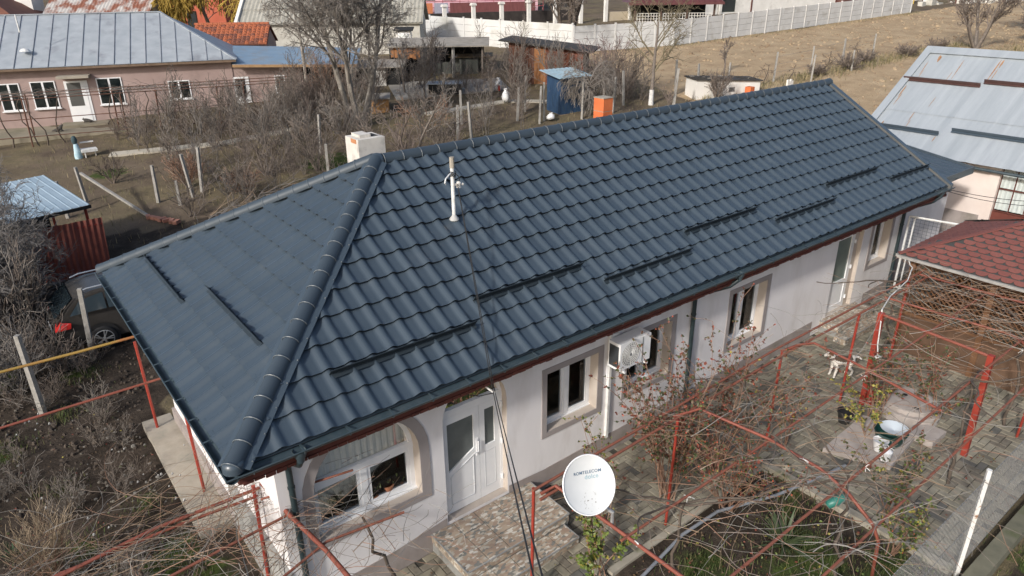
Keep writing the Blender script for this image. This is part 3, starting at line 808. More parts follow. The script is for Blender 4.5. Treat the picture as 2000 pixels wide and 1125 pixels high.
oc = MB(); oc.box(10.36, 10.655, 4.45, 4.77, 5.0, 5.72); o = oc.build('flue_chimney', m_orange, house)
q = MB(); q.box(10.36, 10.655, 4.45, 4.77, 5.735, 6.02); q.build('clay_block', m_orange, o)
q = MB(); q.box(10.365, 10.65, 4.455, 4.765, 5.72, 5.735); q.build('mortar_joint', m_concrete, o)
q = MB(); q.box(10.35, 10.665, 4.44, 4.78, 6.02, 6.04); q.build('cap_slab', m_concrete, o)
# mast on the front slope with hook and insulator
ms = thing('service_mast', 'slim white service mast standing on the front slope of the blue roof', 'mast', (4.92, 2.53, 4.76))
q = MB(); q.tube([(4.92, 2.53, 4.74), (4.92, 2.53, 5.72)], .034, 10); q.build('pole', m_whitemetal, ms, smooth=50)
q = MB(); q.lathe([(.085, 0), (.08, .03), (.045, .07), (.036, .09)], (4.92, 2.53, 4.78), 12); q.build('boot', mat('grey_sealant', (.4, .4, .39), rough=.7), ms, smooth=50)
q = MB(); q.tube([(4.92, 2.53, 5.69), (4.92, 2.53, 5.87)], .043, 8); q.build('weathered_cap', m_concrete, ms)
q = MB(); q.tube([(4.92, 2.53, 5.62), (4.80, 2.45, 5.60), (4.70, 2.40, 5.56), (4.67, 2.38, 5.50), (4.70, 2.40, 5.47)], .012, 6); q.build('hook', m_whitemetal, ms)
q = MB(); q.lathe([(.02, -.06), (.045, -.05), (.03, 0), (.045, .03), (.02, .06)], (5.0, 2.47, 5.40), 10); q.tube([(4.95, 2.5, 5.4), (5.08, 2.45, 5.4)], .02, 6); q.build('insulator', mat('porcelain', (.6, .58, .54), rough=.3), ms, smooth=50)
q = MB()
for k in range(3): q.tube([(4.92+.05*cos(t)*(1+.2*k), 2.53+.05*sin(t), 5.55+.03*k+.02*sin(2*t)) for t in [2*pi*i/8 for i in range(9)]], .008, 4)
q.tube([(4.95, 2.5, 5.6), (5.02, 2.46, 5.52), (5.0, 2.47, 5.4)], .008, 4); q.build('wire_wrap', m_seal, ms)
# porch steps of mosaic tiles
def mosaic():
    m = bpy.data.materials.new('pebble_mosaic_tile'); m.use_nodes = True; nt = m.node_tree; L = nt.links.new; b = nt.nodes['Principled BSDF']
    b.inputs['Roughness'].default_value = .45
    g = nt.nodes.new('ShaderNodeNewGeometry'); mp = nt.nodes.new('ShaderNodeMapping'); mp.inputs['Scale'].default_value = (14, 27, 24); mp.inputs['Rotation'].default_value = (0, 0, .5)
    L(g.outputs['Position'], mp.inputs[0]); v = nt.nodes.new('ShaderNodeTexVoronoi'); v.inputs['Scale'].default_value = 1.0; L(mp.outputs[0], v.inputs['Vector'])
    s = nt.nodes.new('ShaderNodeSeparateColor'); L(v.outputs['Color'], s.inputs[0])
    r = nt.nodes.new('ShaderNodeValToRGB'); r.color_ramp.interpolation = 'CONSTANT'; e = r.color_ramp.elements
    cols = [(0, (.31, .24, .18)), (.24, (.18, .18, .165)), (.38, (.36, .29, .22)), (.58, (.40, .37, .31)), (.72, (.30, .22, .17)), (.86, (.55, .52, .46))]
    while len(e) < len(cols): e.new(.5)
    for k, (p, c) in enumerate(cols): e[k].position = p; e[k].color = (*c, 1)
    L(s.outputs[0], r.inputs[0]); L(r.outputs[0], b.inputs['Base Color']); return m
m_mos = mosaic(); m_grout = mat('grey_grout', (.20, .20, .19), (.27, .27, .255), 9, .9); m_trim = mat('aluminium_step_trim', (.30, .31, .31), (.38, .38, .37), 5, .4, metal=.3)
def porch(name, label, rects):
    p = thing(name, label, 'steps', ((rects[0][0]+rects[0][1])/2, .4, rects[0][5] if len(rects[0]) > 5 else 0))
    for x0, x1, y0, y1, z in rects:
        q = MB(); q.box(x0+.01, x1-.01, y0+.01, y1, -.5, z-.012); q.build('step_core', m_grout, p)
        nx_ = max(1, int(round((x1-x0)/.42))); ny = max(1, int(round((y1-y0)/.42)))
        for i in range(nx_):
            for j in range(ny):
                a = x0+(x1-x0)*i/nx_; b = x0+(x1-x0)*(i+1)/nx_; c = y0+(y1-y0)*j/ny; d = y0+(y1-y0)*(j+1)/ny
                q = MB(); q.box(a+.008, b-.008, c+.008, d-.008, z-.013, z); q.build('tile', m_mos, p)
        for i in range(nx_):      # risers
            a = x0+(x1-x0)*i/nx_; b = x0+(x1-x0)*(i+1)/nx_
            q = MB(); q.box(a+.005, b-.005, y0, y0+.012, z-.17, z-.02); q.build('riser_tile', m_mos, p)
        for xx in (x0, x1-.012):
            q = MB(); q.box(xx, xx+.012, y0+.015, y1-.01, z-.17, z-.02); q.build('riser_tile', m_mos, p)
        q = MB(); q.beam((x0, y0-.003, z-.004), (x1, y0-.003, z-.004), .02, .018); q.beam((x0-.003, y0, z-.004), (x0-.003, y1, z-.004), .02, .018); q.beam((x1+.003, y0, z-.004), (x1+.003, y1, z-.004), .02, .018); q.build('nosing', m_trim, p)
porch('porch_steps', 'pebble mosaic tiled steps under the main white double door', [(3.02, 5.12, -.34, YF, .215), (2.66, 5.0, -.72, -.345, .045)])
porch('doorstep', 'narrow pebble mosaic tiled doorstep under the far side door', [(14.75, 16.5, .20, YF, .46), (14.55, 16.7, -.12, .195, .30)])
# ---------------------------------------------------------------- annex and barn on the right
m_zinc = mat('galvanised_sheet', (.33, .365, .39), (.43, .465, .49), .9, .5, metal=.25, c3=(.36, .39, .42), s3=2, stretch=(.3, 3, .3), spec=.4)
m_rust = mat('rust_streak', (.24, .115, .055), (.40, .24, .13), 9, .85)
m_barnguard = mat('brown_snow_guard', (.06, .03, .026), (.08, .04, .034), 4, .5)
ax = thing('annex', 'small pale annex with dark blue corrugated lean-to roof behind the far gable', 'building', (20.3, 3, .25))
q = MB(); q.box(18.45, 21.85, 1.0, 5.0, -.2, 3.1); q.build('wall', m_plaster, ax)
q = MB(); q.box(18.44, 21.86, .985, 1.0, -.2, .95); q.build('plinth', m_plinth, ax)
q = MB(); nn = 26
P0, P1 = (18.9, .62, 3.28), (22.15, .62, 3.28)
for i in range(nn*4):
    t0, t1 = i/(nn*4), (i+1)/(nn*4)
    h = lambda t: .035*max(0, sin(2*pi*t*9))**.6
    xa, xb = 18.9+3.25*t0, 18.9+3.25*t1
    q.quad((xa, .62, 3.24+h(t0)), (xb, .62, 3.24+h(t1)), (xb, 5.2, 3.95+h(t1)), (xa, 5.2, 3.95+h(t0)))
q.build('roof_sheet', m_roof, ax, smooth=40)
q = MB(); q.box(18.9, 22.18, .585, .62, 3.08, 3.285); q.build('fascia', m_roof, ax)
q = MB(); q.slab([(22.15, .585, 3.10), (22.15, 5.2, 3.8), (22.15, 5.2, 4.0), (22.15, .585, 3.29)], .03); q.build('verge', m_roof, ax)
barn = thing('barn', 'barn with streaked rusty galvanised roof and dark snow guards at the right edge', 'barn', (28, 0, .25))
EX, EZ, RX, RZ = 23.75, 3.0, 28.3, 5.95
def bp(u, v, n=0):   # u along -y from the verge, v 0..1 up the slope
    s = Vector((RX-EX, 0, RZ-EZ)).normalized(); N_ = Vector((-s.z, 0, s.x))
    p = Vector((EX, 5.15-u, EZ))+Vector((RX-EX, 0, RZ-EZ))*v+N_*n; return tuple(p)
for k in range(11):
    for (v0, v1) in ((0, .36), (.355, .70), (.695, 1.0)):
        q = MB(); u0, u1 = k*1.25, k*1.25+1.27; n = 10; o = .012 if v0 == 0 else (.02 if v0 < .5 else .028)
        for i in range(n):
            a = u0+(u1-u0)*i/n; b = u0+(u1-u0)*(i+1)/n; hh = lambda j: .02 if j in (0, n) else (.006 if j % 2 else 0)
            q.quad(bp(a, v0, o+hh(i)), bp(a, v1, o-.008+hh(i)), bp(b, v1, o-.008+hh(i+1)), bp(b, v0, o+hh(i+1)))
        q.build('roof_sheet', m_zinc, barn)
q = MB(); q.slab([bp(-.06, -.0, .06), bp(-.06, 1, .06), bp(.2, 1, .06), bp(.2, 0, .06)], .05); q.build('verge_flashing', m_zinc, barn)
q = MB(); q.slab([bp(-.06, .94, .07), bp(-.06, 1.01, .07), bp(14, 1.01, .07), bp(14, .94, .07)], .02)
q.quad((RX, 5.2, RZ+.06), (RX, -9, RZ+.06), (RX+4.5, -9, 3.05), (RX+4.5, 5.2, 3.05)); q.build('ridge_cap', m_zinc, barn)
for k, (u0, u1, v, mm) in enumerate(((-.0, 2.6, .66, 0), (2.62, 6.6, .70, 0), (6.8, 11, .67, 0), (-.0, 2.45, .19, 1), (2.75, 6.4, .235, 1), (6.0, 10, .11, 1))):
    q = MB(); q.slab([bp(u0, v, .05), bp(u0, v+.002, .17), bp(u1, v+.002, .17), bp(u1, v, .05)], .015); q.slab([bp(u0, v-.015, .05), bp(u0, v, .055), bp(u1, v, .055), bp(u1, v-.015, .05)], .008)
    q.build('snow_guard', m_barnguard if mm == 0 else m_roof, barn)
r_ = random.Random(5)
rs = MB()
def streak(u, v, w, l, skew=.0):
    n = 7
    for i in range(n):
        a, b = i/n, (i+1)/n; wa = w*(.25+.75*sin(pi*min(1, a*1.1))**.5*r_.uniform(.6, 1.)); wb_ = w*(.25+.75*sin(pi*min(1, b*1.1))*r_.uniform(.5, 1.))
        rs.quad(bp(u+skew*a-wa/2, v-l*a, .0375), bp(u+skew*a+wa/2, v-l*a, .0375), bp(u+skew*b+wb_/2, v-l*b, .0375), bp(u+skew*b-wb_/2, v-l*b, .0375))
for s_ in ((.60, .93, .10, .07, .06), (.66, .92, .06, .05), (.35, .86, .03, .14, .05), (.42, .78, .02, .10, .02), (1.48, .90, .03, .20, .06), (1.40, .78, .02, .10), (2.62, .93, .05, .22, .03), (2.70, .93, .07, .08, .02), (2.72, .84, .03, .12, .03), (.26, .60, .05, .12, .02), (.33, .52, .03, .12), (1.5, .52, .02, .10), (1.2, .36, .025, .10, .03), (1.28, .28, .02, .08), (.45, .24, .05, .05), (.72, .17, .08, .03), (2.4, .17, .03, .05), (4.4, .9, .05, .2, .04), (4.9, .6, .03, .2)): streak(*s_)
rs.build('rust_streaks', m_rust, barn, kind='stuff')
m_barnwall = mat('cream_pink_plaster', (.60, .51, .46), (.68, .60, .55), 1.5, .93, bump=.2, bscale=90)
q = MB(); q.box(24.05, 24.35, .72, 5.0, -.2, 3.05); q.box(24.0, 24.35, .42, .72, -.2, 3.05); q.build('wall', m_barnwall, barn)
q = MB(); q.box(24.03, 24.05, .73, 5.0, -.2, 1.35); q.build('plinth', m_plinth, barn)
q = MB(); q.box(24.35, 32.4, 4.7, 5.0, -.2, 3.0); q.box(24.35, 32.4, -8, -7.7, -.2, 3.0); q.box(32.1, 32.4, -7.7, 4.7, -.2, 3.0)
q.add([(24.35, 4.85, 3.0), (32.4, 4.85, 3.0), (28.3, 4.85, 5.9)], [(0, 1, 2)]); q.build('side_wall', m_barnwall, barn)
m_polycarb = mat('cloudy_corrugated_panel', (.42, .47, .46), (.58, .62, .60), 6, .35, stretch=(1, 6, .6))
for i in range(8):
    for j in range(2):
        y1 = .40-i*.42; q = MB(); z0, z1 = (1.62, 2.28) if j == 0 else (2.32, 2.98)
        n = 12
        for k in range(n):
            a = y1-.39*k/n; b = y1-.39*(k+1)/n
            q.quad((24.2+.012*sin(k*1.57), a, z0), (24.2+.012*sin((k+1)*1.57), b, z0), (24.2+.012*sin((k+1)*1.57), b, z1), (24.2+.012*sin(k*1.57), a, z1))
        q.build('panel', m_polycarb, barn)
q = MB()
for i in range(9): q.box(24.15, 24.19, .40-i*.42-.0, .42-i*.42+.005, 1.55, 3.0)
for z in (1.56, 2.28, 2.96): q.box(24.14, 24.148, -3, .42, z, z+.04)
q.build('window_frame', m_maroon, barn)
for k, (ya, yb_) in enumerate(((.42, -.95), (-.97, -2.3), (-2.32, -3.8), (-3.82, -7.6))):
    q = MB(); q.box(24.12, 24.18, yb_, ya, -.1, 1.545); q.build('lower_panel', mat('oxblood_metal_sheet', (.11, .028, .02), (.14, .04, .028), 3, .55), barn)
q = MB(); q.tube([(23.9, 4.9, 2.86), (23.72, -7, 2.86)], .05, 8); q.build('gutter', m_gutter, barn)

# ---------------------------------------------------------------- wire gate closing the yard
gt = thing('yard_gate', 'white framed wire mesh gate between the house corner and red shingled gazebo', 'gate', (18.62, 0, .2))
q = MB()
for ya, yb_ in ((.66, -.9),):
    q.tube([(18.62, ya, .3), (18.62, ya, 2.46)], .03, 6); q.tube([(18.62, yb_, .3), (18.62, yb_, 2.56)], .03, 6); q.tube([(18.62, ya, 2.46), (18.62, yb_, 2.56)], .03, 6); q.tube([(18.62, ya, .35), (18.62, yb_, .35)], .025, 6)
    q.tube([(18.62, ya-.14, .3), (18.62, ya-.14, 2.44)], .02, 6)
q.build('gate_frame', m_whitemetal, gt)
q = MB()
for k in range(22): z = .42+k*.095; q.tube([(18.62, .62, z), (18.62, -.86, z+.02*z/2)], .004, 3, cap=False)
for k in range(14): yy = .58-k*.108; q.tube([(18.625, yy, .36), (18.625, yy, 2.48)], .004, 3, cap=False)
q.build('wire_mesh', m_gutter, gt, kind='stuff')

# ---------------------------------------------------------------- gazebo
gzb = thing('gazebo', 'gazebo with red rounded shingle roof and brown lattice sides', 'gazebo', (17.2, -2.5, .15))
E0x, E1x, E0y, E1y, EZ_ = 15.1, 18.85, -.66, -4.6, 2.6
AP = Vector((16.98, -2.63, 3.52))
m_sh = [mat('red_shingle', (.165, .058, .048), (.21, .076, .062), 25, .95, bump=.3, bscale=200), mat('red_shingle_dark', (.148, .05, .042), (.19, .066, .055), 25, .95, bump=.3, bscale=200)]
m_shd = mat('charcoal_shingle_felt', (.035, .037, .037), (.055, .056, .055), 25, .95)
m_brownwood = mat('brown_stained_wood', (.115, .055, .026), (.18, .09, .042), 4, .75, stretch=(2, 2, 8), bump=.2)
m_brownpanel = mat('brown_board_panel', (.085, .048, .028), (.13, .075, .045), 3, .7, bump=.15, bscale=20)
corn = [Vector((E0x, E0y, EZ_)), Vector((E0x, E1y, EZ_)), Vector((E1x, E1y, EZ_)), Vector((E1x, E0y, EZ_))]
groof = MB()
for i in range(4): groof.add([corn[i], corn[(i+1) % 4], AP], [(0, 1, 2)])
gr = groof.build('roof', m_shd, gzb)
q = MB()
for i in range(4):
    a, b = corn[i], corn[(i+1) % 4]; o = (a+b)/2-Vector((AP.x, AP.y, EZ_)); o.normalize()
    q.beam(a+o*.03-Vector((0, 0, .03)), b+o*.03-Vector((0, 0, .03)), .06, .06)
q.build('eave_board', mat('grey_eave_metal', (.24, .23, .22), (.34, .33, .31), 6, .6), gzb)
shi = []
SW, SH = .245, .165
for f in range(4):
    a, b = corn[f], corn[(f+1) % 4]; U = (b-a).normalized(); mid = (a+b)/2; V = (AP-mid).normalized(); N_ = U.cross(V)
    if N_.z < 0: N_ = -N_
    Lh = (b-a).length/2; Hh = (AP-mid).length
    for r in range(int(Hh/SH)+1):
        half = Lh*(1-(r*SH+SH*.5)/Hh)
        if half < SW*.5: continue
        k0 = int(half/SW)+1
        for k in range(-k0, k0+1):
            u = (k+(.5 if r % 2 else 0))*SW
            if abs(u)+SW*.25 > half: continue
            X, Y, A = px_area(mid+V*(r*SH)+U*u, 1); vd = (Vector(CAM)-mid).normalized().dot(N_)
            shi.append((A*max(vd, .01) if X < 2000 else 0, mid+V*(r*SH)+U*u, U, V, N_))
shi.sort(key=lambda t: -t[0])
def shingle_mb():
    q = MB(); w = SW*.497; L_ = SH*1.72
    f = lambda x, y, n=.006: (x, y, .030*(1-y/L_)+n)
    red = [(-w*.34, 0), (w*.34, 0), (w*.74, SH*.16), (w*.97, SH*.48), (w, SH*.93), (-w, SH*.93), (-w*.97, SH*.48), (-w*.74, SH*.16)]
    n = len(red)
    q.add([f(x, y) for x, y in red]+[f(x, y, -.004) for x, y in red], [tuple(range(n))]+[(n+i, n+(i+1) % n, (i+1) % n, i) for i in (6, 7, 0, 1, 2)], 0)
    q.add([f(-w, SH*.93), f(w, SH*.93), f(w*.95, L_), f(-w*.95, L_)], [(0, 1, 2, 3)], 1)
    return q
sm = [shingle_mb().mesh('shingle', [m, m_shd]) for m in m_sh]; srest = MB(); IG = WM[gr].inverted()
for n, (A, P, U, V, N_) in enumerate(shi):
    M = fmat(P, U, V, U.cross(V)) if U.cross(V).z > 0 else fmat(P, -U, V, (-U).cross(V))
    if n < 285: link_mesh('shingle', sm[rnd.random() < .4], gr, IG @ M)
    else:
        s_ = shingle_mb(); srest.add([tuple(M @ Vector(v)) for v in s_.v], s_.f, 0); srest.m[-len(s_.f):] = s_.m
if srest.v: srest.build('shingle_field', [m_sh[0], m_shd], gr, kind='stuff')
for i in (0, 1, 2, 3):
    q = MB(); q.beam(corn[i]+Vector((0, 0, .03)), AP+Vector((0, 0, .035)), .13, .02); q.build('hip_strip', m_sh[1] if i == 0 else m_shd, gr)
q = MB(); q.lathe([(.0, .06), (.14, .01), (.16, -.03)], tuple(AP), 8); q.build('apex_cap', m_shd, gr)
gx0, gx1, gy0, gy1 = 15.35, 18.6, -.95, -4.35
for x, y in ((gx0, gy0), (gx0, gy1), (gx1, gy0), (gx1, gy1), (gx0, (gy0+gy1)/2)):
    q = MB(); q.box(x-.06, x+.06, y-.06, y+.06, .05, 2.58); q.build('post', m_brownwood, gzb)
for (x, y0, y1) in ((gx0, gy0-.06, (gy0+gy1)/2+.06), (gx0, (gy0+gy1)/2-.06, gy1+.06)):
    q = MB(); q.box(x-.025, x+.025, y1, y0, .10, 1.12); q.build('board_panel', m_brownpanel, gzb)
    for za in (1.12, 2.405):
        q = MB(); q.box(x-.04, x+.04, y1, y0, za, za+.06); q.build('rail', m_brownwood, gzb)
    z0, z1 = 1.18, 2.40; H_ = z1-z0; W_ = y0-y1
    st = .125
    for sgn, off in ((1, -.008), (-1, .008)):
        n = int((W_+H_)/st)
        for k in range(n+1):
            s = k*st
            if sgn == 1: a0, a1 = max(0, s-H_), min(W_, s); p = (x+off, y0-a0, z0+(s-a0)); e = (x+off, y0-a1, z0+(s-a1))
            else: a0, a1 = max(0, s-H_), min(W_, s); p = (x+off, y0-a0, z1-(s-a0)); e = (x+off, y0-a1, z1-(s-a1))
            if (Vector(p)-Vector(e)).length < .1: continue
            q = MB(); q.beam(p, e, .012, .042, upv=(0, .7, .7 if sgn == 1 else -.7)); q.build('lattice_slat', m_brownwood, gzb)
q = MB(); q.box(gx0+.06, gx1-.06, gy0-.025, gy0+.025, .15, 1.12); q.box(gx0+.06, gx1, gy1-.025, gy1+.025, .1, 2.3); q.box(gx1-.02, gx1+.02, gy1, gy0, .15, 2.4); q.build('board_panel', m_brownpanel, gzb)
q = MB(); q.box(gx0, gx1, gy1, gy0, .10, .16); q.build('floor_deck', m_brownwood, gzb)

# ---------------------------------------------------------------- pergola of red pipes
pg = thing('pipe_pergola', 'red painted steel pipe pergola over the paved yard and planting bed', 'pergola', (9, -2.5, 0))
def pipe(pts, r, m, name='pipe', par=None):
    q = MB(); q.tube(pts, r*.82, 8); return q.build(name, m, par or pg, smooth=50)
def Z(x, h=2.15): return gz(x)+h
pipe([(3.6, -1.36, Z(3.6)), (9.6, -1.28, Z(9.6)), (15.3, -1.42, Z(15.3))], .028, m_rustpipe, 'beam')
pipe([(3.6, -1.20, Z(3.6)+.05), (9.6, -1.12, Z(9.6)+.05), (15.3, -1.24, Z(15.3)+.05)], .026, m_rustpipe, 'beam')
pipe([(3.9, -2.6, Z(4)), (15.2, -2.6, Z(15))], .024, m_rustpipe, 'beam')
pipe([(3.9, -3.83, Z(4)), (15.2, -3.85, Z(15))], .026, m_rustpipe, 'beam')
pipe([(4.0, -4.5, Z(4)-.05), (15.2, -4.46, Z(15)-.05)], .024, m_rustpipe, 'beam')
pipe([(3.66, -1.3, Z(3.66)+.03), (3.9, -1.34, Z(4)+.06), (4.0, -2.3, Z(4)), (4.06, -3.5, Z(4)-.02), (4.08, -4.2, Z(4)-.05)], .032, m_rustpaint, 'crossbar')
pipe([(6.5, -1.26, Z(6.6)), (6.95, -1.42, Z(7)+.03), (7.1, -2.6, Z(7)+.04), (7.1, -3.45, Z(7)), (7.05, -3.9, Z(7)-.1), (6.95, -4.35, Z(7)-.3), (7.0, -4.45, Z(7)-.55), (7.9, -4.2, gz(8)-.1)], .03, m_rustpaint, 'crossbar')
pipe([(9.6, -1.2, Z(9.6)+.02), (10.0, -1.3, Z(10)+.05), (10.33, -1.43, Z(10)+.03), (10.25, -2.28, Z(10)), (9.95, -3.9, Z(10)-.05)], .03, m_rustpaint, 'crossbar')
pipe([(12.43, -1.66, Z(12.4)+.02), (12.32, -2.78, Z(12.4)+.02), (12.27, -3.72, Z(12.4))], .036, m_rustpaint, 'crossbar')
pipe([(13.3, -1.3, Z(13.3)), (13.45, -3.66, Z(13.4)), (13.2, -4.3, Z(13)-.12)], .03, m_rustpaint, 'crossbar')
pipe([(15.05, -1.2, Z(15)), (15.15, -3.4, Z(15)), (15.2, -4.4, Z(15)-.05)], .03, m_rustpaint, 'crossbar')
for x, y, t, r, m in ((3.66, -1.1, 2.15, .03, m_redpost), (6.45, -1.35, 2.15, .03, m_redpost), (9.62, -1.18, 2.15, .03, m_redpost), (12.15, -1.32, 2.15, .034, m_redpost), (14.55, -1.2, 2.15, .032, m_redpost), (13.65, -4.2, 2.1, .03, m_redpost), (15.2, -4.4, 2.1, .03, m_redpost)):
    pipe([(x, y, gz(x)-.1), (x+.02, y-.02, gz(x)+t)], r, m, 'post')
q = MB(); q.beam((12.46, -1.66, gz(12.4)-.05), (12.43, -1.66, Z(12.4)+.05), .10, .10); q.build('post', m_redpost, pg)
q = MB(); q.beam((12.27, -3.78, gz(12.4)-.05), (12.27, -3.74, Z(12.4)+.03), .10, .10); q.build('post', m_redpost, pg)
q = MB(); q.beam((12.6, -1.72, gz(12.4)+.0), (12.55, -1.72, .55), .22, .14); q.build('post_bracket', m_redpost, pg)
q = MB()
for x, y, z in ((5.2, -2.62, 2.05), (6.4, -2.6, 2.08), (4.5, -3.9, 2.02), (8.3, -3.84, 2.13), (7.05, -3.2, 2.14), (13.0, -4.0, 2.2), (4.02, -2.72, 2.04), (9.9, -2.6, 2.17), (7.6, -3.84, 2.12)):
    for k in range(5):
        d = Vector((rnd.gauss(0, 1), rnd.gauss(0, 1), rnd.gauss(0, 1))).normalized()*.05
        q.tube([(x, y, z), tuple(Vector((x, y, z))+d), tuple(Vector((x, y, z))+d*1.5+Vector((.01, 0, -.02)))], .006, 3)
q.build('string_ties', mat('white_string', (.6, .6, .57), rough=.9), pg, kind='stuff')
q = MB(); q.tube([(14.9, -1.1, 2.45), (14.4, -1.25, 2.32), (13.3, -1.4, 2.30), (12.5, -1.62, 2.31), (12.38, -1.7, 2.1), (12.35, -1.75, 1.6), (12.36, -1.8, 1.35)], .013, 5)
q.tube([(15.3, -.75, 2.62), (15.0, -1.0, 2.46), (14.9, -1.1, 2.45)], .012, 5); q.box(12.31, 12.40, -1.86, -1.76, 1.22, 1.36)
setp(q.build('extension_lead', m_whitemetal), 'white electric lead with socket box hanging on the red pergola post', 'cable')
# pipes left of the house
lp = thing('garden_pipe_frame', 'red pipe frame for vines in the dark garden left of the house', 'pipe frame', (-1, 5, -.2))
pipe([(-5, 5.9, 1.73), (.62, 5.79, 1.80)], .028, m_rustpaint, 'beam', lp)
pipe([(.30, 7.29, -.25), (.28, 7.29, 1.98)], .034, m_redpost, 'post', lp); pipe([(.47, 4.56, -.25), (.45, 4.56, 1.85)], .034, m_redpost, 'post', lp)
pipe([(-3.2, 1.45, 1.70), (-.7, 1.70, 1.76), (.75, 1.58, 1.80)], .032, m_rustpaint, 'beam', lp)
pipe([(-3.2, 1.75, 1.66), (-.3, 1.62, 1.72), (.66, 1.50, 1.74)], .026, m_rustpaint, 'beam', lp)
pipe([(.74, 1.5, 1.93), (.80, .62, 1.93), (.92, -.3, 1.92), (.98, -1.3, 1.90), (1.0, -2.2, 1.88)], .042, m_rustpaint, 'beam', lp)
pipe([(-.9, .55, 1.86), (.80, .66, 1.9)], .024, m_rustpipe, 'beam', lp)
pipe([(.3, -.35, 1.88), (1.0, -.14, 1.90), (2.05, -.32, 1.93)], .022, m_rustpipe, 'beam', lp)
pipe([(.62, 1.2, 1.9), (1.75, .55, 2.25)], .02, m_rustpipe, 'beam', lp)
pipe([(.60, 1.62, -.3), (.62, 1.5, 1.95)], .036, m_redpost, 'post', lp); pipe([(.95, -.9, -.3), (.96, -.9, 1.9)], .036, m_redpost, 'post', lp)
gp = MB(); gp.tube([(-5, 8.25, 1.72), (-.69, 7.99, 1.77), (.40, 7.93, 1.80)], .030, 8)
o = gp.build('gas_pipe', mat('yellow_painted_pipe', (.26, .18, .035), (.33, .20, .05), 1.5, .6, c3=(.30, .12, .04), s3=1.2, t3=(.5, .62)), None, 'yellow painted gas pipe crossing above the dark garden', 'pipe', smooth=50)
# cables from the mast to the porch and on towards the street
cb = thing('service_cables', 'pair of black cables running from the roof mast past the main door', 'cable', (4.4, .3, 2.9))
def sag(p, q_, s, n=14):
    p, q_ = Vector(p), Vector(q_); return [p.lerp(q_, i/n)-Vector((0, 0, s*4*(i/n)*(1-i/n))) for i in range(n+1)]
for k in (0, 1):
    q = MB(); q.tube(sag((4.98, 2.48, 5.40+.04*k), (3.74+.03*k, -.04, 3.37), -.03)+sag((3.74+.03*k, -.04, 3.37), (3.82+.03*k, -.02, 2.97), .0, 3)[1:], .007, 5); q.build('cable', m_seal, cb)
    q = MB(); q.tube(sag((3.82+.03*k, -.02, 2.97), (.10+.06*k, -5.50, 5.93-.02*k), .03, 24), .006, 6); q.build('cable', m_seal, cb)
q = MB(); q.tube([(3.82, .0, 2.97), (3.72, .2, 2.86), (3.62, .5, 2.78), (3.6, .71, 2.74)], .008, 5); q.build('cable', m_seal, cb)
q = MB(); q.tube([(3.84, .71, 2.98), (3.84, -.03, 2.97)], .015, 6); q.build('bracket', m_whitemetal, cb)
wz = MB(); wz.tube(sag((19.2, .3, 3.25), (24.3, -3.5, 3.0), .35), .008, 4, cap=False); wz.tube(sag((19.3, .5, 3.2), (24.3, -3.4, 2.9), .45), .008, 4, cap=False); wz.tube(sag((19.3, .3, 3.2), (21.8, .7, 3.1), .0, 4), .008, 4)
setp(wz.build('sagging_wires', m_seal), 'thin black wires sagging between the far gable corner and the barn', 'wires')

# ---------------------------------------------------------------- satellite dish
ds = thing('satellite_dish', 'round white satellite dish with brand lettering mounted on the pergola', 'satellite dish', (4.1, -2.25, 1.85))
DC = Vector((3.79, -2.06, 2.63)); dn = (Vector(CAM)-DC).normalized(); dn = (dn*.9+Vector((.22, -.34, -.02))).normalized()
dx = Vector((0, 0, 1)).cross(dn).normalized(); dy = dn.cross(dx)
tw = radians(-3); dx, dy = dx*cos(tw)+dy*sin(tw), dy*cos(tw)-dx*sin(tw)
MD = fmat(DC, dx, dy, dn)
RX_, RY_, DEP = .355, .375, .07
q = MB(); nr, ns = 8, 40
for i in range(nr+1):
    r = i/nr
    for k in range(ns): t = 2*pi*k/ns; q.v.append(tuple(MD @ Vector((RX_*r*cos(t), RY_*r*sin(t), DEP*r*r))))
for i in range(nr):
    for k in range(ns):
        q.f.append((i*ns+k, (i+1)*ns+k, (i+1)*ns+(k+1) % ns, i*ns+(k+1) % ns)); q.m.append(0)
def dishmat():
    m = mat('weathered_dish_paint', (.56, .58, .585), (.62, .635, .64), 3, .55)
    nt = m.node_tree; L = nt.links.new; b = nt.nodes['Principled BSDF']; src = b.inputs['Base Color'].links[0].from_socket
    tc = nt.nodes.new('ShaderNodeTexCoord'); g = nt.nodes.new('ShaderNodeNewGeometry')
    vm = nt.nodes.new('ShaderNodeVectorMath'); vm.operation = 'DISTANCE'; L(g.outputs['Position'], vm.inputs[0]); vm.inputs[1].default_value = tuple(MD @ Vector((-.0, -.23, .02)))
    n = nt.nodes.new('ShaderNodeTexNoise'); n.inputs['Scale'].default_value = 34; n.inputs['Detail'].default_value = 5; L(g.outputs['Position'], n.inputs['Vector'])
    r1 = nt.nodes.new('ShaderNodeValToRGB'); r1.color_ramp.elements[0].position = .60; r1.color_ramp.elements[1].position = .66; L(n.outputs[0], r1.inputs[0])
    r2 = nt.nodes.new('ShaderNodeValToRGB'); r2.color_ramp.elements[0].position = .05; r2.color_ramp.elements[0].color = (1, 1, 1, 1); r2.color_ramp.elements[1].position = .17; r2.color_ramp.elements[1].color = (0, 0, 0, 1); L(vm.outputs['Value'], r2.inputs[0])
    mu = nt.nodes.new('ShaderNodeMath'); mu.operation = 'MULTIPLY'; L(r1.outputs[0], mu.inputs[0]); L(r2.outputs[0], mu.inputs[1])
    mx = nt.nodes.new('ShaderNodeMix'); mx.data_type = 'RGBA'; L(mu.outputs[0], mx.inputs[0]); L(src, mx.inputs[6]); mx.inputs[7].default_value = (.16, .15, .13, 1); L(mx.outputs[2], b.inputs['Base Color'])
    return m
refl = q.build('reflector', dishmat(), ds, smooth=True)
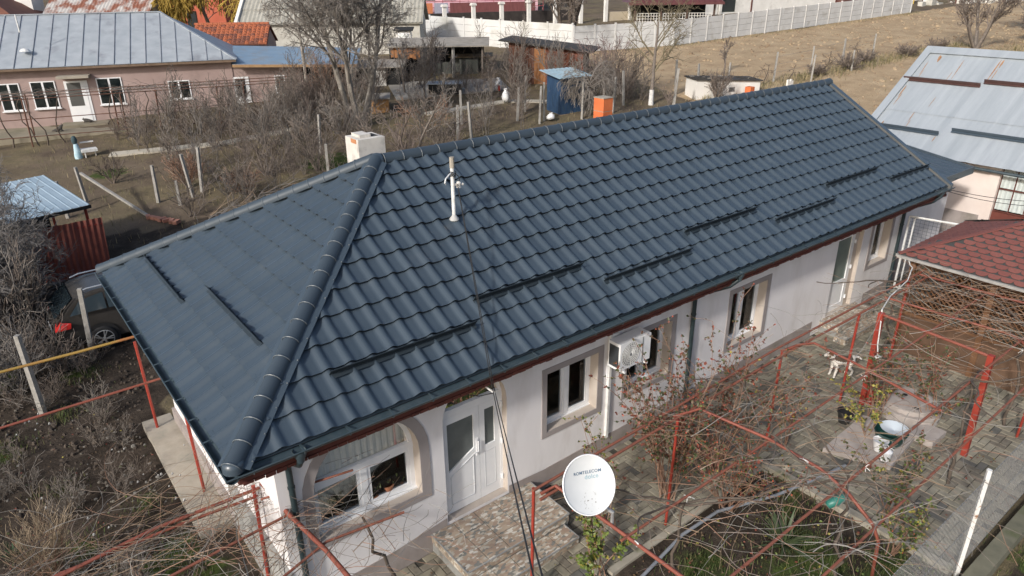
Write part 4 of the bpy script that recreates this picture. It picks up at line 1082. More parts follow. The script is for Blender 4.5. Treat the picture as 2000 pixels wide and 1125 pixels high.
q = MB(); q.tube([MD @ Vector((RX_*cos(2*pi*k/48), RY_*sin(2*pi*k/48), DEP)) for k in range(49)], .011, 6, cap=False); q.build('rim', m_white, ds, smooth=True)
q = MB(); q.tube([MD @ Vector((0, -.05, -.02)), MD @ Vector((0, -.15, -.16)), (4.04, -2.3, 2.2), (4.04, -2.3, 1.95)], .028, 8); q.build('bracket', mat('galvanised_tube', (.3, .3, .3), (.42, .42, .42), 7, .5, metal=.4), ds)
def dish_text(body, size, x, y, m, bold=0):
    cu = bpy.data.curves.new('lettering', 'FONT'); cu.body = body; cu.size = size; cu.align_x = 'CENTER'; cu.offset = bold; cu.space_character = 1.08
    ob = bpy.data.objects.new('tmp', cu); COL.objects.link(ob); dg = bpy.context.evaluated_depsgraph_get()
    me = bpy.data.meshes.new_from_object(ob.evaluated_get(dg)); bpy.data.objects.remove(ob)
    me.name = 'lettering'
    for v in me.vertices:
        px_, py_ = v.co.x+x, v.co.y+y; r2 = (px_/RX_)**2+(py_/RY_)**2
        v.co = WM[refl].inverted() @ (MD @ Vector((px_, py_, DEP*r2+.004)))
    me.materials.clear(); me.materials.append(m); link_mesh('lettering', me, refl)
dish_text('ROMTELECOM', .055, .015, .135, mat('slate_blue_print', (.09, .15, .22), rough=.6), .0010)
dish_text('dolce', .080, .07, .065, mat('pale_aqua_print', (.30, .43, .48), rough=.6), .0012)

# ---------------------------------------------------------------- air conditioner
ac = thing('air_conditioner', 'white outdoor air conditioner unit on the wall by the second window', 'air conditioner', (7.3, .45, 2.0))
x0, x1, y0, y1, z0, z1 = 6.89, 7.69, .32, .62, 2.04, 2.58
q = MB(); q.box(x0, x1, y0+.002, y1, z0, z1); q.build('casing', m_white, ac)
q = MB(); c0 = (x0+.27, y0-.002, (z0+z1)/2)
for r in (.06, .10, .14, .18, .22): q.tube([(c0[0]+r*cos(2*pi*k/24), c0[1]-.006, c0[2]+r*sin(2*pi*k/24)) for k in range(25)], .0045, 4, cap=False)
for k in range(24): t = 2*pi*k/24; q.tube([(c0[0]+.03*cos(t), c0[1]-.01, c0[2]+.03*sin(t)), (c0[0]+.235*cos(t+.3), c0[1]-.004, c0[2]+.235*sin(t+.3))], .0035, 3, cap=False)
q.build('fan_grille', m_whitemetal, ac)
q = MB(); q.add([(c0[0]+.235*cos(2*pi*k/24), y0+.0, c0[2]+.235*sin(2*pi*k/24)) for k in range(24)], [tuple(reversed(range(24)))]); q.build('fan_opening', mat('grey_fan_shadow', (.20, .20, .21), rough=.7), ac)
q = MB(); q.box(x0-.004, x0-.001, y0+.04, y1-.03, z0+.05, z1-.06); q.build('coil_panel', mat('dark_coil_fins', (.03, .035, .04), (.05, .055, .06), 40, .5), ac)
q = MB(); q.box(x1-.22, x1-.21, y0-.006, y0, z0+.02, z1-.02); q.build('panel_joint', m_pipe, ac)
for xx in (x0+.08, x1-.14):
    q = MB(); q.box(xx, xx+.04, y0-.05, YF, z0-.05, z0-.012); q.box(xx, xx+.04, YF-.03, YF-.002, z0-.35, z0-.05); q.build('bracket', m_white, ac)
q = MB(); q.box(6.99, 7.05, YF-.06, YF-.001, .35, 2.75); q.box(7.05, 7.2, YF-.06, YF-.001, 2.55, 2.61); q.build('pipe_duct', m_whitemetal, ac)
# ---------------------------------------------------------------- plant builders
def tubes_fast(mb, pts, rs, n, m=0):
    """light tube without caps; pts are numpy triples"""
    k = len(pts); b0 = len(mb.v)
    a = None
    for i in range(k):
        d = pts[min(i+1, k-1)]-pts[max(i-1, 0)]; l = sqrt(d[0]*d[0]+d[1]*d[1]+d[2]*d[2]) or 1e-6; d = d/l
        if a is None:
            a = np.array([d[1], -d[0], 0.]) if abs(d[2]) < .95 else np.array([0., d[2], -d[1]])
        a = a-d*(a[0]*d[0]+a[1]*d[1]+a[2]*d[2]); l = sqrt(a[0]*a[0]+a[1]*a[1]+a[2]*a[2]) or 1e-6; a = a/l
        b = np.array([d[1]*a[2]-d[2]*a[1], d[2]*a[0]-d[0]*a[2], d[0]*a[1]-d[1]*a[0]])
        r = rs[i]; p = pts[i]
        for c_, s_ in RING[n]:
            mb.v.append((p[0]+(a[0]*c_+b[0]*s_)*r, p[1]+(a[1]*c_+b[1]*s_)*r, p[2]+(a[2]*c_+b[2]*s_)*r))
    for i in range(k-1):
        o = b0+i*n
        for j in range(n):
            j2 = (j+1) % n; mb.f.append((o+j, o+j2, o+n+j2, o+n+j)); mb.m.append(m)
RING = {n: [(cos(2*pi*j/n), sin(2*pi*j/n)) for j in range(n)] for n in (3, 4, 5, 6, 8)}

def branchy(trunk, crown, r, p, d, length, rad, level, maxlev, cfg):
    """recursive bare branch; level 0-? go to the trunk mesh while thick"""
    nseg = cfg['seg'][min(level, len(cfg['seg'])-1)]
    wig = cfg['wig'][min(level, len(cfg['wig'])-1)]; upt = cfg['up'][min(level, len(cfg['up'])-1)]
    pts = [p]; rs = [rad]; dirs = [d]
    for i in range(nseg):
        d = d+np.array([r.gauss(0, wig), r.gauss(0, wig), r.gauss(0, wig)+upt]); d = d/np.linalg.norm(d)
        p = p+d*(length/nseg); pts.append(p); dirs.append(d)
        rs.append(max(cfg['rmin'], rad*(1-cfg['taper']*(i+1)/nseg)))
    n = 6 if rad > .06 else (4 if rad > .02 else 3)
    tubes_fast(trunk if level <= cfg.get('tlev', 0) else crown, pts, rs, n)
    if level >= maxlev: return
    nc = cfg['kids'][min(level, len(cfg['kids'])-1)]; nc = max(1, int(round(nc*r.uniform(.8, 1.2))))
    f0 = cfg['from'][min(level, len(cfg['from'])-1)]
    for k in range(nc):
        f = f0+(1-f0)*(k+r.random())/nc; x = min(f*nseg, nseg-.001); i = int(x); t = x-i
        q = pts[i]*(1-t)+pts[i+1]*t; dd = dirs[i+1]
        ang = r.gauss(cfg['ang'][min(level, len(cfg['ang'])-1)], .15); ax_ = np.array([r.gauss(0, 1), r.gauss(0, 1), r.gauss(0, 1)]); ax_ -= dd*np.dot(ax_, dd); ax_ /= np.linalg.norm(ax_)+1e-9
        nd = dd*cos(ang)+ax_*sin(ang)
        rr = max(cfg['rmin'], (rs[i]*(1-t)+rs[i+1]*t)*cfg['rk']*r.uniform(.7, 1.05))
        branchy(trunk, crown, r, q, nd, length*cfg['lk'][min(level, len(cfg['lk'])-1)]*r.uniform(.65, 1.15)*(1.15-.5*f), rr, level+1, maxlev, cfg)
BASE = dict(seg=[6, 5, 4, 3], wig=[.07, .14, .2, .25], up=[.05, .05, .04, .02], taper=.6, rmin=.006, kids=[6, 6, 5, 4], ang=[.7, .8, .85, .9], lk=[.62, .55, .5, .5], rk=.62, tlev=0)
BASE['from'] = [.35, .25, .2, .2]
TREE_MESH = {}
GROUPS = dict(walnut_tree='pale barked trees behind the house', garden_shrub='bare shrubs of the back garden', field_vine='bare vines of the field row', field_bush='low bushes of the field row', elder_bush='grey bushes at the left edge', willow_tree='yellow willows far behind', peach_tree='small bare fruit trees', pear_tree='small bare fruit trees', quince_tree='small bare fruit trees', field_tree='bare trees beyond the field', young_tree='thin bare trees far behind')
def tree(name, label, cat, x, y, h, rad, seed, cfg=None, lev=3, lean=(0, 0), mt=None, mc=None, stems=1, spread=.3, group=None, key=None, sc_=1., z=None, white=0, kindc='stuff'):
    c = dict(BASE); c.update(cfg or {})
    group = group or GROUPS.get(name)
    r = random.Random(seed); z = T(x, y)-.05 if z is None else z
    o = thing(name, label, cat, (x, y, z), group=group)
    if key and key in TREE_MESH:
        for nm, me in TREE_MESH[key]:
            M = Matrix.Rotation(r.uniform(0, 6.28), 4, 'Z') @ Matrix.Diagonal((sc_, sc_, sc_, 1)); q = link_mesh(nm, me, o, M)
            if nm != 'trunk': q['kind'] = 'stuff'
        return o
    tr, cr = MB(), MB()
    for s in range(stems):
        a = 2*pi*s/stems+r.uniform(-.5, .5); sp = spread if stems > 1 else 0
        d = np.array([cos(a)*sp+lean[0], sin(a)*sp+lean[1], 1.]); d /= np.linalg.norm(d)
        b = np.array([cos(a)*rad*.8, sin(a)*rad*.8, 0.]) if stems > 1 else np.zeros(3)
        branchy(tr, cr, r, b, d, h*r.uniform(.85, 1.1)*c.get('l0', .6), rad, 0, lev, c)
    mats = mt or m_bark; mcs = mc or m_twig
    parts = []
    me = tr.mesh('trunk', mats, smooth=60); link_mesh('trunk', me, o); parts.append(('trunk', me))
    if cr.v:
        me = cr.mesh('crown', mcs); q = link_mesh('crown', me, o); q['kind'] = 'stuff'; parts.append(('crown', me))
    if white:
        q = MB(); q.lathe([(rad*1.22, 0), (rad*1.08, white*.5), (rad*1.02, white)], (lean[0]*.1, lean[1]*.1, .02), 8); link_mesh('limewash', q.mesh('limewash', m_limewash, smooth=True), o)
    if key: TREE_MESH[key] = parts
    return o
DENSE = dict(kids=[8, 8, 7, 5], lk=[.6, .6, .55, .5])
SHRUB = dict(seg=[6, 4, 3], wig=[.09, .16, .2], up=[.05, .06, .03], kids=[5, 4, 3], ang=[.5, .6, .65], lk=[.6, .5, .5], taper=.7, l0=.8, rmin=.006)
SHRUB['from'] = [.15, .15, .15]
WEEP = dict(seg=[5, 7, 6, 4], wig=[.1, .14, .16, .2], up=[.05, -.09, -.22, -.22], kids=[15, 9, 5], ang=[1.0, .7, .6], lk=[.95, .7, .6], l0=.62, rmin=.008)
WEEP['from'] = [.6, .3, .2]

# ---------------------------------------------------------------- trees behind the house
tree('walnut_tree', 'tall pale barked bare tree with forked trunk behind the white chimney', 'tree', 15.83, 28.5, 11.5, .18, 11, dict(kids=[10, 10, 8, 6], ang=[.5, .7, .8, .9], lk=[.75, .55, .5, .5], l0=.62, up=[.05, .06, .03, .0], rmin=.009), 4, mt=m_palebark, mc=m_greytwig, stems=3, spread=.30)
tree('walnut_tree', 'slender grey bare tree standing close by the big forked trunk', 'tree', 15.9, 35.2, 7.5, .13, 12, dict(kids=[7, 7, 6, 4], l0=.6, rmin=.012), 3, mt=m_palebark, mc=m_greytwig)
tree('plum_tree', 'dark multi stemmed bare tree before the white concrete fence', 'tree', 39.7, 38.2, 10.5, .20, 13, dict(DENSE, rmin=.018, ang=[.6, .7, .8, .8], l0=.6), 4, mt=m_vine, mc=m_twig, stems=3, spread=.28)
tree('cherry_tree', 'tall loose bare tree with a limewashed foot behind the ridge', 'tree', 31.3, 21.3, 7.6, .13, 21, dict(kids=[8, 9, 7, 4], l0=.6, ang=[.7, .8, .8], rmin=.010, lk=[.7, .6, .5]), 3, mt=m_bark, mc=mat('olive_twigs', (.12, .10, .06), (.2, .17, .11), 3, .95), white=.9, lean=(.05, .08))
tree('apple_tree', 'low round bare tree in the tan field before the grey fence', 'tree', 41.4, 23.7, 3.2, .07, 23, dict(kids=[7, 7, 5], l0=.5, up=[.05, .12, .08], ang=[.5, .5, .6], rmin=.010), 3)
tree('field_tree', 'broad multi stemmed bare tree in the field beyond the zinc barn', 'tree', 64.8, 16.8, 6.5, .13, 24, dict(kids=[7, 7, 5], l0=.7, ang=[.45, .55, .6], up=[.03, .05, .03], rmin=.018), 3, stems=6, spread=.5, mc=m_twig)
tree('field_tree', 'grey bare tree at the far right edge of the field', 'tree', 79, 17.5, 7.5, .12, 25, dict(kids=[8, 8, 5], l0=.6, rmin=.022), 3, stems=4, spread=.4, mc=m_greytwig)
tree('field_tree', 'smaller bushy bare tree on the grass bank at the right edge', 'tree', 72, 14.5, 4.5, .1, 26, dict(DENSE, l0=.6, rmin=.022), 3, stems=4, spread=.5)
tree('mulberry_tree', 'weeping bare mulberry drooping over the blue shed', 'tree', 27.0, 21.5, 4.2, .11, 31, WEEP, 3, mt=m_bark, mc=m_greytwig, lean=(-.12, .05))
tree('lilac_bush', 'tall purplish thicket of bare stems right of the blue shed', 'shrub', 31.6, 25.4, 3.6, .04, 32, dict(SHRUB, kids=[6, 5], rmin=.010), 2, stems=10, spread=.38, mc=mat('purplish_twigs', (.14, .09, .085), (.23, .165, .15), 2, .95))
tree('hazel_bush', 'grey brown thicket of bare stems left of the white block shed', 'shrub', 31.8, 23.9, 3.1, .04, 33, dict(SHRUB, kids=[6, 5], rmin=.011), 2, stems=12, spread=.5, mc=m_twig)
tree('peach_tree', 'small bare tree with a fork just above the concrete path', 'tree', 20.9, 29.9, 4.3, .075, 34, dict(kids=[6, 7, 5], l0=.5, ang=[.8, .6, .7], up=[.04, .12, .06], rmin=.011), 3, mc=m_twig)
tree('peach_tree', 'thin bare tree leaning behind the ridge left of the mast', 'tree', 15.2, 21.4, 5.0, .07, 35, dict(kids=[6, 6, 5], l0=.62, ang=[.6, .6, .7], rmin=.009), 3, mc=m_greytwig, lean=(.12, 0))
tree('pear_tree', 'dark V forked bare tree right of the white chimney', 'tree', 13.6, 21.0, 3.9, .08, 36, dict(kids=[7, 6, 5], l0=.65, rmin=.009), 3, mt=m_vine, mc=m_twig, stems=2, spread=.42)
tree('pear_tree', 'tall thin bare tree before the dark open shack', 'tree', 21.5, 33.2, 5.6, .07, 37, dict(kids=[8, 6, 5], l0=.66, rmin=.012), 3, mc=m_greytwig)
tree('quince_tree', 'twiggy young bare tree before the brown plank shed', 'tree', 24.8, 28.4, 4.0, .06, 38, dict(DENSE, l0=.55, rmin=.012), 3, mc=m_twig)
tree('quince_tree', 'spreading bare tree over the chicken coop yard', 'tree', 24.0, 33.5, 4.6, .07, 39, dict(DENSE, l0=.55, rmin=.013), 3, mc=m_twig)
k = 0
for (x, y, h, lab, mc, st, sp) in [
    (8.6, 30.2, 2.7, 'bushy bare shrub by the pale path before the small window', m_twig, 9, .5),
    (10.6, 28.7, 2.9, 'dense grey shrub thicket in the middle of the back garden', m_greytwig, 12, .55),
    (12.9, 31.5, 3.0, 'brown shrub thicket before the lower wing of the pink house', m_twig, 12, .5),
    (14.2, 27.0, 2.2, 'low tangled shrub at the foot of the big forked trunk', m_greytwig, 11, .7),
    (6.6, 27.6, 2.2, 'sprawling bare shrub with arching stems beside the pale path', m_greytwig, 8, .7),
    (9.0, 24.2, 2.3, 'low bare shrub just behind the roof hip', m_twig, 9, .6),
    (11.0, 23.2, 2.6, 'upright reddish shrub left of the white chimney', m_twig, 10, .45),
    (17.7, 24.2, 2.4, 'low arching shrub behind the ridge right of the mast', m_redtwig, 7, .8),
    (19.0, 33.0, 3.2, 'twiggy shrub beside the orange dog house', m_twig, 10, .5),
    (16.5, 33.5, 3.6, 'tall reddish shrub beside the big forked trunk', m_redtwig, 10, .45),
    (34.9, 19.3, 1.9, 'reed like dry weeds standing beside the white block shed', m_twig, 14, .3),
    (3.4, 27.9, 1.5, 'dark stubby shrub below the hand pump', m_vine, 7, .5),
    (5.8, 24.9, 1.6, 'thin dry weeds between the leaning concrete posts', m_redtwig, 12, .5),
    (7.4, 22.4, 1.4, 'dry brushwood near the back hip of the blue roof', m_redtwig, 12, .7),
    (29.2, 27.6, 3.4, 'grey shrub thicket between the plank shed and blue shed', m_greytwig, 10, .45),
    (8.2, 33.6, 2.3, 'dark rose thicket climbing before the pink house door', m_vine, 9, .5),
    (10.9, 34.2, 2.4, 'thin grey shrub under the pink house pergola', m_greytwig, 9, .4)]:
    tree('garden_shrub', lab, 'shrub', x, y, h, .03, 50+k, dict(SHRUB, rmin=.009 if x < 13 else .0105, kids=[6, 4]), 2, mt=m_twig, mc=mc, stems=st, spread=sp); k += 1
tree('elder_bush', 'big tangled grey bush of arching twigs at the left edge by the car', 'shrub', -2.6, 15.6, 4.6, .05, 91, dict(SHRUB, kids=[10, 8, 6], up=[.04, -.02, -.03], wig=[.14, .2, .26], rmin=.006), 3, mt=m_greytwig, mc=mat('ash_grey_twigs', (.105, .094, .087), (.18, .168, .157), 2, .95), stems=15, spread=.65)
tree('elder_bush', 'lower grey bush of arching twigs before the red corrugated sheet', 'shrub', -1.1, 16.6, 2.9, .035, 92, dict(SHRUB, kids=[9, 8, 5], up=[.04, -.02, -.03], rmin=.006), 3, mt=m_greytwig, mc=m_greytwig, stems=10, spread=.65)
tree('elder_bush', 'thin arching brown twigs in the dark garden by the yellow pipe', 'shrub', -2.4, 11.0, 2.0, .02, 93, dict(SHRUB, kids=[7, 5, 3], up=[.04, -.02, -.03], rmin=.004), 2, mt=m_greytwig, mc=m_greytwig, stems=8, spread=.8)
tree('currant_bush', 'upright pale twiggy bush in the dark soil at the lower left', 'shrub', -2.05, 3.9, 1.5, .012, 94, dict(SHRUB, kids=[6, 4], ang=[.3, .35], up=[.04, .05], wig=[.06, .1], rmin=.0035), 2, mt=m_redtwig, mc=mat('straw_twigs', (.2, .15, .10), (.30, .24, .17), 3, .9), stems=26, spread=.36)
# ornamental yellow willow and hedge far behind
tree('willow_tree', 'yellow twigged willow mass behind the tiled shed roof', 'tree', 21.5, 60.5, 7.5, .2, 95, dict(WEEP, kids=[16, 13, 9], rmin=.03, l0=.75), 3, mc=mat('yellow_willow_twigs', (.26, .17, .03), (.40, .28, .06), 1.5, .9))
tree('willow_tree', 'second yellow willow mass left of the white gable', 'tree', 18.6, 61.8, 6.5, .2, 96, dict(WEEP, kids=[16, 13, 9], rmin=.03, l0=.75), 3, mc=MATS['yellow_willow_twigs'])
for n, (x, y, h, lab) in enumerate([(62.5, 47.0, 5, 'thin bare tree beside the maroon roofed pavilion'), (69.3, 46.0, 5, 'thin bare tree before the white house'), (20, 67, 6, 'bare tree before the orange house'), (47.5, 52.5, 4.5, 'bare tree beside the white pillars')]):
    tree('young_tree', lab, 'tree', x, y, h, .08, 110+n, dict(kids=[7, 6, 4], rmin=.02, l0=.65), 3, mc=m_twig)
# vineyard plants along the field posts
for n, (x, y, lab) in enumerate([(39.2, 20.3, 'gnarled bare vine left of the nearest field post'), (40.6, 20.0, 'gnarled bare vine beside the nearest field post'), (43.4, 20.0, 'hooked bare vine between the first two field posts'), (47.2, 20.0, 'hooked bare vine right of the second field post'), (48.8, 20.1, 'gnarled bare vine left of the third field post'), (51.8, 20.0, 'twin gnarled bare vines right of the third field post'), (52.8, 20.1, 'gnarled bare vine left of the fourth field post'), (37.3, 20.9, 'gnarled bare vine above the white block shed'), (36.3, 21.3, 'low bare vine beside the short field post')]):
    tree('field_vine', lab, 'vine', x, y, 1.7, .035, 130+n, dict(kids=[4, 4], wig=[.3, .3], ang=[.9, .8], l0=.8, rmin=.012, up=[.03, -.1]), 2, mt=m_vine, mc=m_vine)
for n, (x, y, h, lab) in enumerate([(49.2, 19.0, 1.3, 'low round twiggy bush at the foot of the field posts'), (52.2, 19.4, 1.1, 'sprawling low twiggy bush at the end of the vine row'), (45.8, 19.3, 1.0, 'low dry weeds between the second and third field post'), (57, 18.6, 1.2, 'dark low weeds on the field strip behind the barn'), (61, 18.2, 1.2, 'dry brush at the foot of the broad field tree')]):
    tree('field_bush', lab, 'shrub', x, y, h, .02, 150+n, dict(SHRUB, rmin=.012, kids=[7, 5]), 2, mc=m_twig, stems=16, spread=1.1)

# ---------------------------------------------------------------- vines over the pergola
def canes(mb, r, n, src, zf, length, drift, mcount=1, sag_=.03, rad=(.0035, .0075)):
    for _ in range(n):
        x, y = src(r); p = np.array([x, y, zf(x, y)+r.uniform(-.03, .1)])
        a = drift(r); d = np.array([cos(a), sin(a), r.uniform(-.1, .35)]); L = r.uniform(*length); k = 11
        pts = [p]; rr = r.uniform(*rad); tw = r.gauss(0, .10)
        for i in range(k):
            c_, s_ = cos(tw), sin(tw); d = np.array([d[0]*c_-d[1]*s_, d[0]*s_+d[1]*c_, d[2]])
            d = d+np.array([r.gauss(0, .10), r.gauss(0, .10), r.gauss(0, .07)-sag_]); d = d/np.linalg.norm(d)
            p = p+d*(L/k); pts.append(p)
        tubes_fast(mb, pts, [max(.0028, rr*(1-.6*i/k)) for i in range(k+1)], 3, r.randrange(mcount))
        if r.random() < .5:
            i = r.randrange(3, k-2); q = pts[i]; dd = np.array([r.gauss(0, 1), r.gauss(0, 1), r.gauss(-.1, .5)]); dd /= np.linalg.norm(dd)
            ps = [q]
            for j in range(4):
                dd = dd+np.array([r.gauss(0, .2), r.gauss(0, .2), r.gauss(-.04, .15)]); dd /= np.linalg.norm(dd); q = q+dd*L*.07; ps.append(q)
            tubes_fast(mb, ps, [max(.0026, rr*.5)]*5, 3, r.randrange(mcount))
m_tan = mat('tan_canes', (.18, .125, .08), (.28, .205, .14), 2.2, .85)
m_grey = mat('silvery_canes', (.20, .185, .165), (.29, .27, .24), 2.2, .85)
CM = [m_redtwig, m_tan, m_grey, m_twig]
def vine(label, x, y, top, n, src, length, drift, seed, sag_=.03, rad=(.0035, .0075), zf=None):
    o = thing('grape_vine', label, 'vine', (x, y, T(x, y)), 0, 'leafless vines of the pergola')
    r = random.Random(seed); tr = MB(); p = np.array([x, y, T(x, y)-.1]); pts = [p]
    for i in range(9):
        p = np.array([x+r.gauss(0, .045)+(top[0]-x)*(i+1)/9, y+r.gauss(0, .045)+(top[1]-y)*(i+1)/9, T(x, y)+(top[2])*(i+1)/9]); pts.append(p)
    tubes_fast(tr, pts, [.035-.0018*i for i in range(10)], 5); tr.build('trunk', m_vine, o, smooth=True)
    zz_ = zf or (lambda a, b: gz(a)+2.15)
    for k_ in range(4 if seed < 207 else 0):
        ar_ = MB(); p = np.array([top[0], top[1], T(x, y)+top[2]-.04]); a_ = (0 if k_ % 2 else pi)+r.gauss(0, .35)+(-.9 if k_ > 1 else 0); d = np.array([cos(a_), sin(a_), .05]); pts = [p]; L_ = r.uniform(1.0, 2.2)
        for i in range(12):
            d = d+np.array([r.gauss(0, .16), r.gauss(0, .16), r.gauss(0, .12)]); d[2] += .5*(zz_(p[0], p[1])+.03-p[2]); d /= np.linalg.norm(d); p = p+d*L_/12; pts.append(p)
        tubes_fast(ar_, pts, [.019-.0009*i+(.003 if i % 3 == 0 else 0) for i in range(13)], 5); ar_.build('arm', m_vine, o, smooth=True)
    cb_ = MB(); canes(cb_, r, n, src, zf or (lambda a, b: gz(a)+2.15), length, drift, 4, sag_, rad)
    cb_.build('canes', CM, o, kind='stuff'); return o
U = lambda a, b, c, d: (lambda r: (r.uniform(a, b), r.uniform(c, d)))
DR = lambda m, s: (lambda r: r.gauss(m, s)+(pi if r.random() < .45 else 0))
vine('grape vine on the pergola bay beside the satellite dish', 5.2, -2.55, (5.1, -2.6, 2.1), 70, U(4.3, 7.2, -4.6, -2.4), (.6, 1.9), DR(-.4, .7), 201)
vine('grape vine spread over the pergola bay above the planting bed', 7.3, -3.9, (7.3, -3.8, 2.1), 78, U(5.5, 9.5, -4.9, -2.3), (.7, 2.2), DR(-.3, .6), 202)
vine('grape vine climbing the pergola behind the rose bush', 8.4, -1.55, (8.4, -1.3, 2.15), 42, U(6.2, 10.5, -2.4, -1.05), (.5, 1.7), DR(0, .5), 203)
vine('grape vine tangled over the pergola by the tall red posts', 11.2, -3.95, (11.2, -3.85, 2.2), 62, U(9.6, 13.6, -4.8, -1.6), (.6, 2.0), DR(-1.0, .7), 204)
vine('grape vine tangled over the pergola before the lattice gazebo', 13.9, -3.9, (13.9, -3.85, 2.25), 125, U(12.6, 15.3, -4.6, -1.5), (.6, 2.0), DR(-1.2, .7), 205, sag_=.02, zf=lambda a, b: gz(a)+2.28)
vine('grape vine running along the pergola rail under the far gable', 14.4, -.95, (14.4, -1.2, 2.2), 55, U(9.8, 15.3, -1.5, -1.0), (.4, 1.3), DR(0, .25), 206)
vine('grape vine tangled round the near house corner by the downpipe', .9, 1.15, (.75, 1.2, 1.9), 150, U(-.5, 1.3, -.9, 1.7), (.5, 1.7), DR(.5, 1.0), 207, zf=lambda a, b: 1.9)
vine('grape vine trained along the red pipe at the lower left corner', -1.2, 1.55, (-1.0, 1.6, 1.75), 120, U(-2.8, .6, .7, 2.0), (.6, 2.2), DR(.15, .45), 208, zf=lambda a, b: 1.72)
vine('thin grape vine with long tan canes over the dark soil', -1.6, 3.0, (-1.0, 2.2, 1.6), 40, U(-2.6, .2, 1.6, 3.0), (1.0, 2.6), DR(.3, .4), 209, zf=lambda a, b: 1.5)
vine('grape vine before the main window with reddish canes', 2.2, .1, (1.6, .1, 1.9), 34, U(.8, 2.6, -.9, .4), (.5, 1.4), DR(.2, .9), 210, zf=lambda a, b: 1.88, rad=(.003, .006))

# ---------------------------------------------------------------- rose bushes with leaves and hips
def leaf_mb(mb, p, d, s, m, r):
    d = d/np.linalg.norm(d); a = np.cross(d, [r.gauss(0, 1), r.gauss(0, 1), r.gauss(0, 1)]); a /= np.linalg.norm(a)+1e-9
    w = s*.34; n = np.cross(d, a)*s*.08
    mb.add([tuple(p), tuple(p+d*s*.35+a*w+n), tuple(p+d*s*.7+a*w*.8+n), tuple(p+d*s), tuple(p+d*s*.7-a*w*.8+n), tuple(p+d*s*.35-a*w+n)], [(0, 1, 2, 3), (0, 3, 4, 5)], m)
LV = [mat('dull_green_leaf', (.035, .046, .018), (.07, .085, .03), 30, .55), mat('maroon_leaf', (.12, .03, .02), (.2, .06, .035), 30, .55), mat('bronze_leaf', (.075, .05, .027), (.14, .088, .045), 30, .55), mat('fresh_green_leaf', (.07, .11, .02), (.14, .18, .035), 30, .5), mat('yellow_leaf', (.22, .19, .035), (.34, .29, .06), 30, .5)]
m_hip = mat('orange_red_rose_hip', (.45, .06, .03), (.55, .12, .05), 20, .4)
def rose(label, x, y, h, stems, lean, seed, leafmix, density=1., z0=None, leafs=.05, hips=.15, spread=.25, name='rose_bush', cat='rose bush'):
    r = random.Random(seed); z = T(x, y) if z0 is None else z0
    o = thing(name, label, cat, (x, y, z), 0, 'rose bushes of the yard'); st, lf, hp = MB(), MB(), MB()
    for s in range(stems):
        a = r.uniform(0, 6.28); d = np.array([cos(a)*spread+lean[0], sin(a)*spread+lean[1], 1.]); d /= np.linalg.norm(d); p = np.array([x+r.gauss(0, .06), y+r.gauss(0, .06), z-.05]); L = h*r.uniform(.55, 1.1); pts = [p]; k = 9
        for i in range(k):
            d = d+np.array([r.gauss(0, .09), r.gauss(0, .09), r.gauss(0, .05)-.035*i/k*2]); d /= np.linalg.norm(d); p = p+d*L/k; pts.append(p)
            if i > 2:
                for _ in range(2 if r.random() < .7 else 1):
                    dd = d*.5+np.array([r.gauss(0, .6), r.gauss(0, .6), r.gauss(.1, .4)]); dd /= np.linalg.norm(dd); q = p; tp = [q]; l2 = r.uniform(.12, .45)*h/2.5
                    for j in range(3):
                        dd = dd+np.array([r.gauss(0, .18), r.gauss(0, .18), r.gauss(0, .15)]); dd /= np.linalg.norm(dd); q = q+dd*l2/3; tp.append(q)
                        if r.random() < .75*density:
                            for _k in range(r.randint(2, 5)): leaf_mb(lf, q, np.array([r.gauss(0, 1), r.gauss(0, 1), r.gauss(-.2, .7)]), leafs*r.uniform(.6, 1.2), r.choices(range(5), leafmix)[0], r)
                    tubes_fast(st, tp, [.004, .0035, .003, .0025], 3)
                    if r.random() < hips*3: c_ = q; s_ = r.uniform(.010, .016); hp.add([tuple(c_+np.array(v)*s_) for v in ((1, 0, 0), (-1, 0, 0), (0, 1, 0), (0, -1, 0), (0, 0, 1.2), (0, 0, -1.2))], [(0, 2, 4), (2, 1, 4), (1, 3, 4), (3, 0, 4), (2, 0, 5), (1, 2, 5), (3, 1, 5), (0, 3, 5)])
        tubes_fast(st, pts, [max(.004, .011*(1-.6*i/k)) for i in range(k+1)], 4)
    st.build('stems', m_redtwig, o, kind='stuff')
    if lf.v: lf.build('foliage', LV, o, kind='stuff')
    if hp.v: hp.build('hips', m_hip, o, kind='stuff')
    return o
rose('tall rose bush with red hips and maroon leaves before the air conditioner', 6.95, -.95, 3.1, 30, (-.02, .12), 301, [5, 4, 3, .2, .05], 1.25, spread=.30, leafs=.06)
rose('tall rose bush with reddish leaves before the mid downpipe', 8.3, -1.0, 3.1, 24, (.02, .10), 302, [4, 5, 4, .1, .05], 1.1, spread=.28, leafs=.055)
rose('wiry rose bush with scattered hips by the pergola rail', 7.6, -1.75, 2.0, 24, (0, .0), 303, [3, 3, 3, .6, .3], .8, spread=.45)
rose('rose with one arching green leaved spray before the first window', 5.75, -.75, 2.2, 4, (-.10, .22), 304, [2, .5, .5, 4, 1], 1.0, spread=.15, hips=.02)
rose('straggly rose beside the right edge of the porch steps', 5.05, -1.0, 1.9, 7, (.0, .08), 305, [2, 3, 1, 3, 1], .9, spread=.22, hips=.05)
rose('bright green leafy rose in the paving before the dish', 4.75, -1.45, 1.15, 6, (.05, .0), 306, [.5, 0, 0, 6, 1.5], 1.5, leafs=.075, spread=.3, hips=0)
rose('rose with dark green and red leaves beside the concrete slab', 12.0, -2.1, 1.9, 9, (.0, .0), 307, [5, 4, 1, 1, .3], 1.2, leafs=.06, spread=.25, hips=.05)
